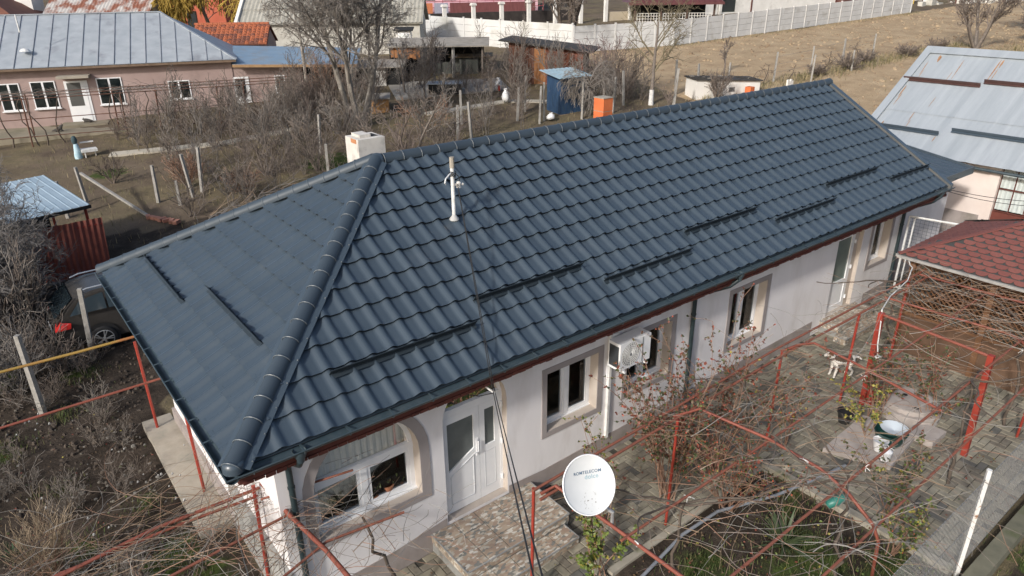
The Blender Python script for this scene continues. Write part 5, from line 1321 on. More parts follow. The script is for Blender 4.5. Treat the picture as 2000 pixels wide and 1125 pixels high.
rose('rose with green and crimson leaves behind the round slab', 12.7, -3.0, 1.8, 9, (.05, 0), 308, [5, 4, 1, .6, .2], 1.3, leafs=.06, spread=.3, hips=.05)
rose('shrub with a yellow leaved spray over the black flowerpot', 11.3, -2.35, 1.3, 5, (-.1, .25), 309, [1, 0, .3, 2, 5], 1.3, leafs=.06, spread=.25, hips=0)
rose('dark green rose at the kerb corner by the chain link fence', 9.6, -3.6, 1.6, 8, (.0, .0), 310, [5, 1, 1, 2, .5], 1.0, leafs=.06, spread=.3, hips=.03)
rose('green leafed rose growing through the pergola near the fence post', 8.7, -4.1, 1.5, 7, (.1, .0), 311, [3, 0, 1, 4, 1], 1.0, leafs=.06, spread=.35, hips=.03)
rose('thin rose twigs at the pergola crossbar with few leaves', 9.9, -1.4, 1.8, 6, (0, 0), 312, [2, 3, 3, .5, 1], .6, spread=.25, hips=.1)

# grass, leaves and small plants in the bed and the left garden
def blades(name, label, cat, pts, mats, seed, parent=None):
    r = random.Random(seed); mb = MB()
    for x, y, h in pts:
        z = T(x, y)-.03; a = r.uniform(0, 6.28); l = r.uniform(.1, .6)*h; w = h*.045
        dx_, dy_ = cos(a), sin(a)
        mb.add([(x-dy_*w, y+dx_*w, z), (x+dy_*w, y-dx_*w, z), (x+dx_*l*.4+dy_*w*.7, y+dy_*l*.4-dx_*w*.7, z+h*.6), (x+dx_*l*.4-dy_*w*.7, y+dy_*l*.4+dx_*w*.7, z+h*.6), (x+dx_*l, y+dy_*l, z+h)], [(0, 1, 2, 3), (3, 2, 4)], r.randrange(len(mats)))
    return mb.build(name, mats, parent, label, cat, kind='stuff')
GB = [mat('grass_green', (.035, .06, .012), (.075, .11, .025), 6, .8), mat('grass_olive', (.07, .075, .025), (.13, .12, .045), 6, .8), mat('grass_straw', (.22, .18, .09), (.34, .28, .16), 6, .85)]
gp_ = []
for a, b, R_ in GREENS:
    if R_ > 1.4 or a > 20: continue
    for _ in range(int(900*R_)):
        x, y = rnd.gauss(a, R_*.5), rnd.gauss(b, R_*.5)
        if not in_yard(x, y) and not (.05 < x < 18.6 and .6 < y < 8): gp_.append((x, y, rnd.uniform(.04, .16)))
blades('grass_tufts', 'green grass growing in patches in the bed and garden soil', 'grass', gp_, GB[:2], 4)
dg_ = []
for _ in range(9000):
    x, y = rnd.uniform(1, 36), rnd.uniform(9, 38)
    if T(x, y) > -.3 and not inpoly(x, y, FIELD): dg_.append((x, y, rnd.uniform(.06, .28)))
blades('dry_grass', 'dry straw coloured grass over the back garden', 'dry grass', dg_, GB[1:], 5)
fg_ = []
for _ in range(5200):
    x = rnd.uniform(34, 66); y = rnd.gauss(19.6-.05*(x-40), .55); fg_.append((x, y, rnd.uniform(.1, .45)))
for _ in range(2500):
    t = rnd.random(); x = 39+50*t; y = np.interp(x, [39, 48, 65, 88], [36.2, 33.5, 32.9, 32.3])-abs(rnd.gauss(0, .4)); fg_.append((x, y, rnd.uniform(.08, .3)))
for _ in range(2500):
    fg_.append((rnd.gauss(63, 6), rnd.gauss(14.2, .9), rnd.uniform(.1, .35)))
blades('field_margin_grass', 'dry grass and weeds along the vine row and field edges', 'dry grass', fg_, [GB[2], mat('dead_grass', (.17, .14, .09), (.25, .21, .14), 6, .9), GB[1]], 6)
lt = MB(); r_ = random.Random(9)
for _ in range(900):
    x, y = r_.uniform(1.5, 14), r_.uniform(-4.8, .6)
    leaf_mb(lt, np.array([x, y, gz(x)+.02+r_.random()*.02]), np.array([r_.gauss(0, 1), r_.gauss(0, 1), r_.gauss(0, .2)]), r_.uniform(.03, .06), r_.choices(range(5), [1, 2, 4, 0, .8])[0], r_)
for _ in range(700):
    x, y = r_.uniform(-4, 0), r_.uniform(1, 11)
    leaf_mb(lt, np.array([x, y, T(x, y)+.03]), np.array([r_.gauss(0, 1), r_.gauss(0, 1), r_.gauss(0, .3)]), r_.uniform(.03, .06), r_.choices(range(5), [1, 1, 4, .4, .2])[0], r_)
for _ in range(1100):
    x, y = r_.uniform(3.2, 9.0), r_.uniform(-5.0, -1.7)
    leaf_mb(lt, np.array([x, y, T(x, y)+.02+r_.random()*.04]), np.array([r_.gauss(0, 1), r_.gauss(0, 1), r_.gauss(0, .4)]), r_.uniform(.03, .065), r_.choices(range(5), [1.5, 1, 4, .6, .3])[0], r_)
lt.build('fallen_leaves', LV, None, 'brown fallen leaves scattered over pavers and soil', 'leaves', kind='stuff')
def rosette(name, label, x, y, n, L, m, seed, drop=.6):
    r = random.Random(seed); mb = MB(); z = T(x, y)
    for i in range(n):
        a = r.uniform(0, 6.28); el = r.uniform(.25, 1.35); d = Vector((cos(a)*cos(el), sin(a)*cos(el), sin(el))); s = Vector((-sin(a), cos(a), 0)); l = L*r.uniform(.7, 1.1); w = L*.035; P = Vector((x, y, z)); pts = []
        for k in range(5): pts.append((Vector(P), w*(1-(k/4)**2)+.002)); P = P+d*l/4; d = (d+Vector((0, 0, -drop*.25))).normalized()
        vs = [p-s*ww for p, ww in pts]+[p+s*ww for p, ww in pts]; mb.add(vs, [(k, k+1, 6+k, 5+k) for k in range(4)], 0)
    return mb.build(name, m, None, label, 'plant')
m_yucca = mat('yucca_green', (.05, .075, .03), (.10, .13, .06), 12, .55)
rosette('yucca', 'spiky green yucca in the planting bed below the pergola', 7.58, -2.9, 60, .62, m_yucca, 1)
rosette('daylily_clump', 'green strappy clump in the dark soil at the far left', -2.5, 5.1, 34, .34, mat('lily_green', (.02, .05, .015), (.05, .09, .03), 12, .5), 2)
rosette('daylily_clump', 'green strappy clump near the bottom left corner', -1.75, 2.25, 46, .42, MATS['lily_green'], 3)
sn = MB(); r_ = random.Random(3)
for _ in range(60):
    x, y = r_.gauss(-1.35, .16), r_.gauss(3.15, .16); z = T(x, y); h = r_.uniform(.08, .17)
    sn.tube([(x, y, z), (x+.02, y, z+h)], .003, 3, m=1); sn.lathe([(.002, h+.012), (.014, h), (.010, h-.014)], (x+.02, y, z), 5, m=0)
sn.build('snowdrops', [mat('snowdrop_white', (.7, .7, .68), rough=.7), GB[0]], None, 'small cluster of white snowdrops in the lower left garden', 'flowers', kind='stuff')

# undergrowth of bare twigs across the back garden: reads as one mass
def shrub_arrays(seed, cfg, stems, spread, h):
    r = random.Random(seed); mb = MB(); c = dict(BASE); c.update(SHRUB); c.update(cfg)
    for s in range(stems):
        a = r.uniform(0, 6.28); d = np.array([cos(a)*spread, sin(a)*spread, 1.]); d /= np.linalg.norm(d)
        branchy(mb, mb, r, np.array([r.gauss(0, .08), r.gauss(0, .08), 0.]), d, h*r.uniform(.6, 1.1)*.75, .016, 0, 2, c)
    return np.array(mb.v), np.array(mb.f)
def stamp(name, label, cat, variants, places, mats, seed):
    r = random.Random(seed); V, F, Mi = [], [], []; o = 0
    for x, y, s in places:
        v, f = variants[r.randrange(len(variants))]; a = r.uniform(0, 6.28); ca, sa = cos(a)*s, sin(a)*s
        w = np.empty_like(v); w[:, 0] = v[:, 0]*ca-v[:, 1]*sa+x; w[:, 1] = v[:, 0]*sa+v[:, 1]*ca+y; w[:, 2] = v[:, 2]*s*r.uniform(.85, 1.2)+T(x, y)-.05
        V.append(w); F.append(f+o); o += len(v); Mi.append(np.full(len(f), r.randrange(len(mats))))
    V = np.concatenate(V); F = np.concatenate(F); Mi = np.concatenate(Mi)
    me = bpy.data.meshes.new(name); me.vertices.add(len(V)); me.vertices.foreach_set('co', V.ravel()); me.loops.add(F.size); me.loops.foreach_set('vertex_index', F.ravel().astype(np.int32))
    me.polygons.add(len(F)); me.polygons.foreach_set('loop_start', np.arange(0, F.size, 4, dtype=np.int32)); 
    for mt in mats: me.materials.append(mt)
    me.polygons.foreach_set('material_index', Mi.astype(np.int32)); me.update(calc_edges=True)
    return setp(link_mesh(name, me), label, cat, None, 'stuff')
VAR = [shrub_arrays(900+k, dict(kids=[5, 4], rmin=.0085, wig=[.08, .15, .2], up=[.05, .05, .02], lk=[.65, .5]), 5+k % 3, .35+.1*(k % 3), 2.1) for k in range(6)]
pl_ = []; r_ = random.Random(77)
for _ in range(54):
    x, y = r_.uniform(4.8, 17), r_.uniform(20, 36)
    if abs(y-(30.6 if x > 9 else 32.6-(x-4.2)*.41)) < .9 and r_.random() < .8: continue
    if inpoly(x, y, SOIL): continue
    pl_.append((x, y, r_.uniform(.5, 1.15)))
for _ in range(30):
    x, y = r_.uniform(16, 31), r_.uniform(20.5, 37)
    if inpoly(x, y, [(20.2, 32), (27.2, 29.6), (28.6, 32.6), (22, 36.4)]) and r_.random() < .7: continue
    pl_.append((x, y, r_.uniform(.5, 1.1)))
for _ in range(20): pl_.append((r_.gauss(15.5, 2.2), r_.gauss(33.5, 2.0), r_.uniform(.8, 1.5)))
for _ in range(16): pl_.append((r_.gauss(31.4, 1.2), r_.gauss(24.5, 1.6), r_.uniform(.7, 1.2)))
VUP = [shrub_arrays(940+k, dict(kids=[7, 5], rmin=.0095, wig=[.05, .13, .18], up=[.05, .07, .03], lk=[.5, .5], ang=[.5, .6, .7]), 2+k % 3, .16, 3.4) for k in range(5)]
pup = []
for _ in range(40): pup.append((r_.uniform(5.5, 15), r_.uniform(21, 35.5), r_.uniform(.6, 1.05)))
for _ in range(34): pup.append((r_.uniform(16, 30), r_.uniform(22, 36.5), r_.uniform(.7, 1.25)))
stamp('bare_saplings', 'crowd of thin upright bare saplings in the back garden', 'saplings', VUP, [p for p in pup if not inpoly(p[0], p[1], SOIL)], [m_twig, m_bark, m_greytwig], 15)
stamp('bare_undergrowth', 'tangled undergrowth of bare grey brown twigs across the back garden', 'undergrowth', VAR, pl_, [m_twig, m_greytwig, m_bark, mat('rose_brown_twigs', (.16, .125, .108), (.26, .21, .18), 2, .95)], 5)
pl3 = []
for _ in range(26): pl3.append((r_.uniform(-3.0, -.2), r_.uniform(.5, 4.2), r_.uniform(.25, .55)))
for _ in range(30): pl3.append((r_.uniform(-3.6, -.3), r_.uniform(5.5, 10.8), r_.uniform(.2, .5)))
stamp('garden_stalks', 'thin dead stalks and twigs standing in the dark soil left of the house', 'dry stalks', VAR, pl3, [m_twig, m_bark, m_greytwig], 8)
pl2 = []
for _ in range(34): pl2.append((r_.uniform(-5.2, -1.0), r_.uniform(13.2, 17.3), r_.uniform(.8, 1.6)))
for _ in range(16): pl2.append((r_.uniform(-3.5, -.9), r_.uniform(10.9, 13.0), r_.uniform(.4, .95)))
for _ in range(5): pl2.append((r_.uniform(-.9, .3), r_.uniform(11.0, 11.7), r_.uniform(.35, .6)))
stamp('bare_thicket', 'dense thicket of bare grey twigs round the parked car at the left', 'undergrowth', VAR, pl2, [MATS['ash_grey_twigs'], m_twig, m_greytwig], 6)
# ---------------------------------------------------------------- pink house across the back garden
PH = thing('pink_house', 'long dusty pink house with grey standing seam roof across the back garden', 'house', (3.93, 40.79, 1.0), radians(-18))
m_dpink = mat('dusty_pink_plaster', (.30, .22, .20), (.38, .285, .26), .8, .95, bump=.3, bscale=40, c3=(.24, .18, .165), s3=.5)
m_seam = mat('old_zinc_sheet', (.31, .342, .37), (.41, .44, .465), 1.3, .55, metal=.2, c3=(.25, .265, .29), s3=.8, stretch=(1, 1, 2))
m_oldw = mat('yard_concrete', (.20, .175, .125), (.285, .25, .185), .9, .95, bump=.3, bscale=20, c3=(.16, .15, .095), s3=.6)
def L(mb, name, m, par=None, **k): return mb.build(name, m, par or PH, local=True, **k)
# coordinates: x along the facade, y into the house, z over its floor at 1.0
q = MB(); q.box(-14, 9.0, 0, 9, -.3, 3.22); L(q, 'wall', m_dpink)
q = MB(); q.box(9.0, 13.05, .05, 4.2, -.3, 2.75); L(q, 'wing_wall', m_dpink)
q = MB(); ez, rz_, ov = 3.2, 5.75, .42; rx = 5.25; ry = 4.2
rv_ = lambda x, t: (x, -ov+(ry+ov)*t, ez+(rz_-ez)*t)
def hipx(t): return 9.35+(rx-9.35)*t
seams = [9.35-.82*k for k in range(28)]
rp = L(MB().add([(-14, -ov, ez), (9.35, -ov, ez), (rx, ry, rz_), (-14, ry, rz_), (9.35, 8.8, ez)], [(0, 1, 2, 3), (1, 4, 2)]), 'roof', m_seam)
for a, b in zip(seams[1:], seams[:-1]):
    q = MB(); th = .012
    tb = min(1, max(.02, (9.35-b)/(9.35-rx))); ta = min(1, (9.35-a)/(9.35-rx))
    A, B, C, D = rv_(a, 0), rv_(b, 0), rv_(b, tb), rv_(a, ta)
    pl = [A, B, C, D] if not (tb < 1 < (9.35-a)/(9.35-rx)) else [A, B, C, rv_(rx, 1), D]
    j = rnd.uniform(.012, .022)
    q.add([(x+(.02 if k in (0,) or k == len(pl)-1 else -.02), y, z+j) for k, (x, y, z) in enumerate(pl)], [tuple(range(len(pl)))])
    L(q, 'roof_sheet', m_seam)
    q = MB(); q.beam((b, -ov, ez+.03), rv_(b, tb)[:2]+(rv_(b, tb)[2]+.03,), .035, .06); L(q, 'seam', mat('seam_shadow_zinc', (.20, .215, .24), (.28, .30, .33), 3, .6))
q = MB(); q.beam(rv_(9.35, 0), (rx, ry, rz_+.04), .16, .04); q.beam((rx, ry, rz_+.03), (-14, ry, rz_+.03), .2, .05); L(q, 'ridge_strip', m_seam)
q = MB(); q.box(-14, 9.3, -ov-.02, -ov+.02, ez-.14, ez-.02); q.box(-14, 9.3, -ov+.02, 0, ez-.12, ez-.08); L(q, 'eave_board', mat('weathered_eave_board', (.12, .08, .05), (.2, .14, .10), 4, .9))
q = MB(); q.slab([(9.05, -.45, 2.92), (16.4, -.45, 2.6), (17.6, 5.2, 3.1), (9.2, 5.2, 3.55)], .04); L(q, 'lean_to_roof', mat('sky_blue_tin', (.17, .255, .345), (.23, .32, .41), 1.2, .5, c3=(.22, .25, .28), s3=1.4, t3=(.48, .65)))
q = MB(); q.beam((9.05, -.47, 2.84), (16.4, -.47, 2.52), .04, .16); L(q, 'lean_to_fascia', mat('raw_timber_board', (.30, .18, .09), (.40, .26, .14), 3, .85))
q = MB(); q.box(13.05, 17.2, 3.2, 3.3, -.3, 2.4); L(q, 'porch_back', m_dark)
for x in (14.4, 15.9):
    q = MB(); q.box(x, x+.1, -.2, -.1, -.3, 2.5); L(q, 'porch_post', m_dark)
m_wglass = glass('far_window_glass', (.8, .84, .84), .05)
def pwin(x0, x1, z0, z1, mull=True, wall_y=0, dep=.10):
    q = MB(); y = wall_y-.015; q.box(x0, x1, y, y+.012, z0, z1)
    f = L(q, 'window', mat('dim_room_and_reflection', (.09, .10, .095), (.26, .26, .24), 2.5, .6))  # backing plate: room gloom and grey reflections are put into its colour
    q = MB(); w = .055; q.box(x0, x1, y-.03, y-.002, z0, z0+w); q.box(x0, x1, y-.03, y-.002, z1-w, z1); q.box(x0, x0+w, y-.03, y-.002, z0+w, z1-w); q.box(x1-w, x1, y-.03, y-.002, z0+w, z1-w)
    if mull: q.box((x0+x1)/2-.05, (x0+x1)/2+.05, y-.034, y-.002, z0+w, z1-w)
    link_local(q, 'frame', m_white, f)
    q = MB(); q.box(x0+w, x1-w, y-.012, y-.006, z0+w, z1-w); link_local(q, 'pane', m_wglass, f)
    q = MB(); q.box(x0-.06, x1+.06, y-.12, y-.002, z0-.06, z0-.005); link_local(q, 'sill', m_white, f)
    return f
def link_local(mb, name, m, part):
    """part of a part, given in the house's local frame"""
    M = WM[part.parent].inverted() @ WM[part] if part.parent else WM[part]
    mb.v = [tuple(M.inverted() @ Vector(v)) for v in mb.v]
    return mb.build(name, m, part, local=True)
pwin(-5.9, -4.1, .95, 2.42); pwin(-3.25, -2.2, .93, 2.40); pwin(-1.68, -.45, .97, 2.44); pwin(1.62, 2.92, .99, 2.47); pwin(5.32, 6.52, 1.06, 2.12); pwin(11.36, 11.96, 1.07, 2.12, False, .05)
q = MB(); q.box(-.02, 1.16, -.03, -.004, 0, 2.38); d = L(q, 'door', m_white)
q = MB(); q.box(.11, .80, -.045, -.032, 1.0, 2.28); link_local(q, 'pane', mat('grey_door_glass', (.10, .10, .095), rough=.3), d)
q = MB(); q.box(.80, 1.03, -.05, -.032, .08, 2.30); q.box(.08, .80, -.04, -.031, .08, .96); link_local(q, 'door_leaf', m_white, d)
q = MB(); q.box(-.18, 1.42, -.75, 0, 2.58, 2.72); L(q, 'door_canopy', m_concrete)
q = MB(); q.box(8.95, 9.85, .0, .03, .0, 2.14); d = L(q, 'door', m_white)
q = MB(); q.box(9.06, 9.62, -.015, -.002, .98, 2.04); link_local(q, 'pane', m_dark, d)
q = MB(); q.box(11.0, 12.9, -.06, .04, .45, 1.0); L(q, 'tarpaulin', mat('dark_grey_tarpaulin', (.06, .075, .085), (.1, .12, .13), 2, .7))
q = MB(); q.box(-14, 8.6, -3.2, -.0, -.9, -.02); L(q, 'terrace', m_oldw)
q = MB(); q.box(-.5, 1.9, -1.2, -.05, -.02, .12); L(q, 'doorstep', m_oldw)
for k, (a, b) in enumerate(((-8, -3.1), (-3.05, .4), (.45, 3.0))):
    q = MB(); q.box(a, b, -4.3, -4.0, -1.2, -.62); L(q, 'edge_stone', m_concrete)
q = MB(); q.tube([(-1.6, .6, 5.0), (-1.6, .6, 5.9)], .04, 6); q.lathe([(.28, 0), (.2, .1), (.05, .16)], (-1.6, .6, 4.02), 10); L(q, 'roof_vent', m_whitemetal)
tr_ = thing('vine_trellis', 'rusty iron vine trellis with wires along the front of the pink house', 'trellis', (3.93, 40.79, 1.0), radians(-18))
m_rtr = mat('rusty_iron', (.09, .04, .028), (.14, .065, .04), 8, .85)
for x, y in ((-3.4, -4.2), (-1.3, -4.2), (-1.5, -2.6), (3.2, -4.0), (4.9, -3.9), (5.6, -2.4), (8.0, -3.9), (9.4, -2.4), (11.4, -3.2), (2.6, -2.5)):
    q = MB(); q.tube([(x, y, -1.4), (x+.1, y, 2.15)], .04, 5); L(q, 'post', m_rtr, tr_)
for y, z in ((-4.2, 2.1), (-2.5, 2.2), (-3.4, 2.15), (-4.2, 1.1), (-4.2, .2)):
    q = MB(); q.tube([(-6, y, z-.1), (2, y, z), (12.5, y+.2, z+.1)], .022, 4); L(q, 'wire_rail', m_rtr, tr_)
for n, (x0, x1, seed, lab) in enumerate(((-3.6, .8, 1, 'leafless vine on the trellis before the two left windows of the pink house'), (2.2, 5.2, 2, 'leafless vine bunched on the trellis right of the pink house door'), (6, 11, 3, 'thin leafless vine on the trellis by the pink house wing'))):
    o = thing('grape_vine', lab, 'vine', (3.93, 40.79, 1.0), radians(-18)); r = random.Random(seed); cb_ = MB()
    canes(cb_, r, 60 if n < 2 else 26, lambda r: (r.uniform(x0, x1), r.uniform(-4.3, -2.3)), lambda a, b: 2.15, (.6, 1.8), DR(0, .5), 1, .02, (.008, .012)); cb_.build('canes', m_greytwig, o, local=True, kind='stuff')
    tb_ = MB()
    for k in range(5):
        x = x0+(x1-x0)*(k+.5)/5; p = np.array([x, -4.1, -1.2]); pts = [p]
        for i in range(8): p = p+np.array([r.gauss(0, .12), r.gauss(0, .08), .42]); pts.append(p)
        tubes_fast(tb_, pts, [.045-.003*i for i in range(9)], 4)
    tb_.build('trunks', m_vine, o, local=True, kind='stuff')

# ---------------------------------------------------------------- generic far building
def house_box(name, label, cat, x, y, ang, w, d, h, roof_h, m_wall, m_rf, ov=.4, z=None, hip=False, gable_m=None, ridge='x', group=None):
    z = T(x, y) if z is None else z
    o = thing(name, label, cat, (x, y, z), radians(ang), group)
    q = MB(); q.box(0, w, 0, d, -1, h); L(q, 'wall', m_wall, o)
    q = MB()
    if ridge == 'x':
        i = d/2 if hip else -ov; a, b = -ov, w+ov
        P = [(a, -ov, h), (b, -ov, h), (w-i if hip else b, d/2, h+roof_h), (i if hip else a, d/2, h+roof_h), (a, d+ov, h), (b, d+ov, h)]
        q.slab([P[0], P[1], P[2], P[3]], .06); q.slab([P[3], P[2], P[5], P[4]], .06)
        if hip: q.add([P[1], P[5], P[2], P[4], P[0], P[3]], [(0, 1, 2), (3, 4, 5)])
    else:
        P = [(-ov, -ov, h), (-ov, d+ov, h), (w/2, d+ov, h+roof_h), (w/2, -ov, h+roof_h), (w+ov, -ov, h), (w+ov, d+ov, h)]
        q.slab([P[0], P[3], P[2], P[1]], .06); q.slab([P[3], P[4], P[5], P[2]], .06)
    L(q, 'roof', m_rf, o)
    if not hip:
        for k in (0, 1):
            q = MB()
            if ridge == 'x': x = k*w; tri = [(x, 0, h), (x, d, h), (x, d/2, h+roof_h-.06)]; fc_ = (0, 1, 2) if k else (1, 0, 2)
            else: y_ = k*d; tri = [(0, y_, h), (w, y_, h), (w/2, y_, h+roof_h-.06)]; fc_ = (1, 0, 2) if k else (0, 1, 2)
            q.add(tri, [fc_]); L(q, 'gable', gable_m or m_wall, o)
    return o
def hwin(o, x0, x1, z0, z1, y=0, m=None, name='window'):
    q = MB(); q.box(x0, x1, y-.03, y-.004, z0, z1); f = L(q, name, m or m_white, o)
    q = MB(); q.box(x0+.1, x1-.1, y-.045, y-.032, z0+.1, z1-.1); link_local(q, 'pane', mat('dark_far_pane', (.04, .045, .045), rough=.15), f); return f
m_asb = mat('lichened_asbestos_cement', (.27, .26, .22), (.38, .365, .32), 3, .95, c3=(.20, .195, .16), s3=1.5)
m_whitewash = mat('whitewashed_wall', (.62, .60, .56), (.74, .72, .68), .9, .95, c3=(.52, .50, .46), s3=.6)
m_greyrender = mat('old_grey_render', (.40, .385, .34), (.52, .50, .45), .9, .95, c3=(.32, .30, .25), s3=.7)
def corrugate(o, quad, n, m, name='roof_sheet', amp=.045, rows=2):
    """corrugated sheets laid over a quad given as eave left, eave right, ridge right, ridge left (local)"""
    a, b, c, d = [Vector(p) for p in quad]; N_ = (b-a).cross(d-a).normalized()
    for r in range(rows):
        for k in range(n):
            q = MB(); st = 14
            for i in range(st):
                us = [(k+i/st)/n, (k+(i+1)/st)/n]; pts = []
                for u in us:
                    h = N_*(amp*(1+cos(2*pi*(u*n*3.5)))*.5+.012*(1+r))
                    e0 = a.lerp(b, u); e1 = d.lerp(c, u); pts.append((e0.lerp(e1, r/rows-.0)+h+N_*.03*(1 if r else 0), e0.lerp(e1, min(1, (r+1)/rows+.02))+h))
                q.quad(pts[0][0], pts[1][0], pts[1][1], pts[0][1])
            L(q, name, m, o, smooth=True)
# asbestos roofed barn
ab = house_box('old_barn', 'old barn with white gable and lichened corrugated roof behind the big bare tree', 'barn', 18.3, 53.0, -37, 14.2, 5.0, 2.3, 1.9, m_greyrender, m_asb, .3, z=2.95, gable_m=m_whitewash)
corrugate(ab, [(-.3, -.3, 2.34), (14.5, -.3, 2.34), (14.5, 2.5, 4.24), (-.3, 2.5, 4.24)], 13, m_asb)
q = MB(); q.box(-.06, -.002, -.35, 5.3, -1, 2.6); q.add([(-.08, -.5, 2.5), (-.08, 5.5, 2.5), (-.08, 2.5, 4.55), (-.32, -.5, 2.5), (-.32, 5.5, 2.5), (-.32, 2.5, 4.55)], [(0, 1, 2), (5, 4, 3), (0, 2, 5, 3), (2, 1, 4, 5)]); q.box(-.32, -.08, -.5, 5.5, -1, 2.5); L(q, 'white_gable_wall', m_whitewash, ab)
# clay tile shed
m_clay = [mat('orange_clay_tile', (.29, .085, .04), (.40, .13, .06), 5, .9), mat('dark_clay_tile', (.14, .055, .04), (.24, .09, .055), 5, .9)]
cs = house_box('tile_shed', 'shed with mossy orange clay tile roof behind the blue lean to', 'shed', 13.2, 48.2, -33, 5.0, 3.4, 2.2, 1.2, m_dpink, m_clay[1], .15, z=2.1)
for r in range(8):
    for k in range(17):
        u = -.15+5.3*(k+.5)/17; t0, t1 = r/8, (r+1.12)/8; q = MB(); w = .145; hh = .035+.02*(r % 2)*0
        P = lambda x, t, n: (x, -.15+1.85*min(t, 1), 2.26+1.2*min(t, 1)+n)
        q.add([P(u-w, t0, .06), P(u, t0, .14), P(u+w, t0, .06), P(u-w, t1, .0), P(u, t1, .05), P(u+w, t1, .0), P(u-w, t0, -.02), P(u+w, t0, -.02)], [(0, 1, 4, 3), (1, 2, 5, 4), (6, 7, 2, 1, 0)])
        L(q, 'roof_tile', m_clay[rnd.random() < .36], cs)
q = MB()
for k in range(16): q.lathe([(.09, -.16), (.11, .16)], (0, 0, 0), 6, M=Matrix.Translation((-.05+.33*k, 1.7, 3.5)) @ Matrix.Rotation(pi/2, 4, 'Y'))
L(q, 'ridge_tiles', m_clay[0], cs, kind='stuff')
# rusty roofed outbuilding, corner of a rust brown roof, orange house
m_rustroof = mat('rust_streaked_tin', (.20, .075, .045), (.42, .40, .38), 1.1, .75, t12=(.42, .58), stretch=(1.2, 1.2, .3))
ro = house_box('rusty_outbuilding', 'white outbuilding with rust streaked tin roof above the grey seamed roof', 'building', 7.0, 66.5, -38, 8.2, 3.5, 2.2, 1.5, m_whitewash, m_rustroof, .35, z=3.75)
corrugate(ro, [(-.35, -.35, 2.24), (8.55, -.35, 2.24), (8.55, 1.75, 3.74), (-.35, 1.75, 3.74)], 9, m_rustroof, rows=1)
hwin(ro, 5.3, 7.4, 1.2, 2.0, 0, m_dark); 
q = MB(); q.box(-2.6, -1.2, 0, 1.6, -1, 4.2); L(q, 'chimney_wall', m_whitewash, ro)
br = house_box('brown_roof_house', 'house with rust brown roof cut by the upper left corner', 'house', -4.6, 66.0, -25, 9.5, 7, 2.6, 2.4, m_whitewash, mat('rust_brown_roof', (.13, .05, .03), (.2, .08, .05), 1.5, .8), .4, z=3.3, hip=True)
oh = house_box('orange_house', 'orange walled house with dark openings behind the grey seamed roof', 'house', 15.0, 74.5, -36, 9.0, 5, 5.5, .4, mat('orange_render', (.42, .10, .055), (.52, .14, .08), .8, .9), m_dark, .2, z=3.4)
for x in (1.7, 3.2, 5.2): hwin(oh, x, x+1.0, .5, 2.3, 0, m_dark, 'opening')
q = MB(); q.box(-.3, 3.9, -1.6, -.02, 2.45, 2.75); L(q, 'balcony_slab', mat('dark_red_slab', (.25, .06, .04), (.32, .09, .06), 2, .8), oh)
for x in (-.1, 1.4, 2.5, 3.6):
    q = MB(); q.box(x, x+.2, -1.55, -1.35, -.8, 2.45); L(q, 'column', MATS['dark_red_slab'], oh)
bf = thing('board_fence', 'dark brown board fence between the tile shed and orange house', 'fence', (12.5, 57.5, 2.5), radians(-36))
m_dboard = mat('dark_brown_board', (.06, .038, .03), (.11, .07, .052), 2, .9, stretch=(3, 3, .5))
for k in range(34):
    q = MB(); q.box(k*.26, k*.26+.245, rnd.uniform(-.02, .02), .03, -.5, 2.3+rnd.uniform(-.05, .05)); L(q, 'board', m_dboard, bf)
# long pink building with green windows
lp_ = house_box('pink_green_house', 'long pink building with green barred windows at the top edge', 'house', 33.0, 72.5, -23, 26, 7, 5.2, 1.5, mat('candy_pink_render', (.62, .36, .42), (.72, .46, .50), .6, .9), m_dark, .3, z=4.1)
m_gbar = mat('green_window', (.05, .12, .085), (.10, .18, .13), 3, .6)
for k, x in enumerate((1.8, 4.9, 7.5, 9.6, 12.1, 14.6)):
    f = hwin(lp_, x, x+1.5, 2.0, 3.6, 0, m_gbar)
    q = MB()
    for i in range(7): q.box(x+.12+i*.2, x+.16+i*.2, -.075, -.05, 2.02, 3.58)
    link_local(q, 'bars', m_gbar, f)
cols = [((.25, .06, .05), (.33, .10, .07)), ((.17, .19, .17), (.3, .25, .12)), ((.5, .3, .3), (.55, .36, .36)), ((.22, .2, .3), (.3, .28, .38)), ((.45, .14, .06), (.5, .2, .1)), ((.26, .26, .32), (.33, .33, .4)), ((.12, .04, .04), (.17, .06, .06))]
rg = thing('railing', 'red railing hung with coloured rugs before the long pink building', 'railing', (33.8, 71.0, 4.1), radians(-23))
q = MB()
for z in (.6, 1.25, 1.9): q.tube([(-1, 0, z), (25, 0, z)], .035, 4)
for k in range(14): q.tube([(-1+k*2, 0, -.5), (-1+k*2, 0, 3.6)], .035, 4)
L(q, 'rails', mat('crimson_rail', (.25, .04, .05), (.33, .06, .07), 3, .6), rg)
for k, (a, b) in enumerate(((-.6, 1.0), (1.2, 4.5), (4.6, 5.7), (5.8, 8.6), (8.8, 11.8), (12, 13.6), (13.8, 24))):
    q = MB(); q.box(a, b, -.08, -.05, -.3, 1.75); setp(L(q, 'rug', mat('rug_%s' % 'abcdefg'[k], *cols[k], 2.5, .95, stretch=(3, 3, .5)), rg))
q = MB(); q.box(-3, 25, .25, .35, -1.5, .6); L(q, 'dark_base', m_dark, rg)
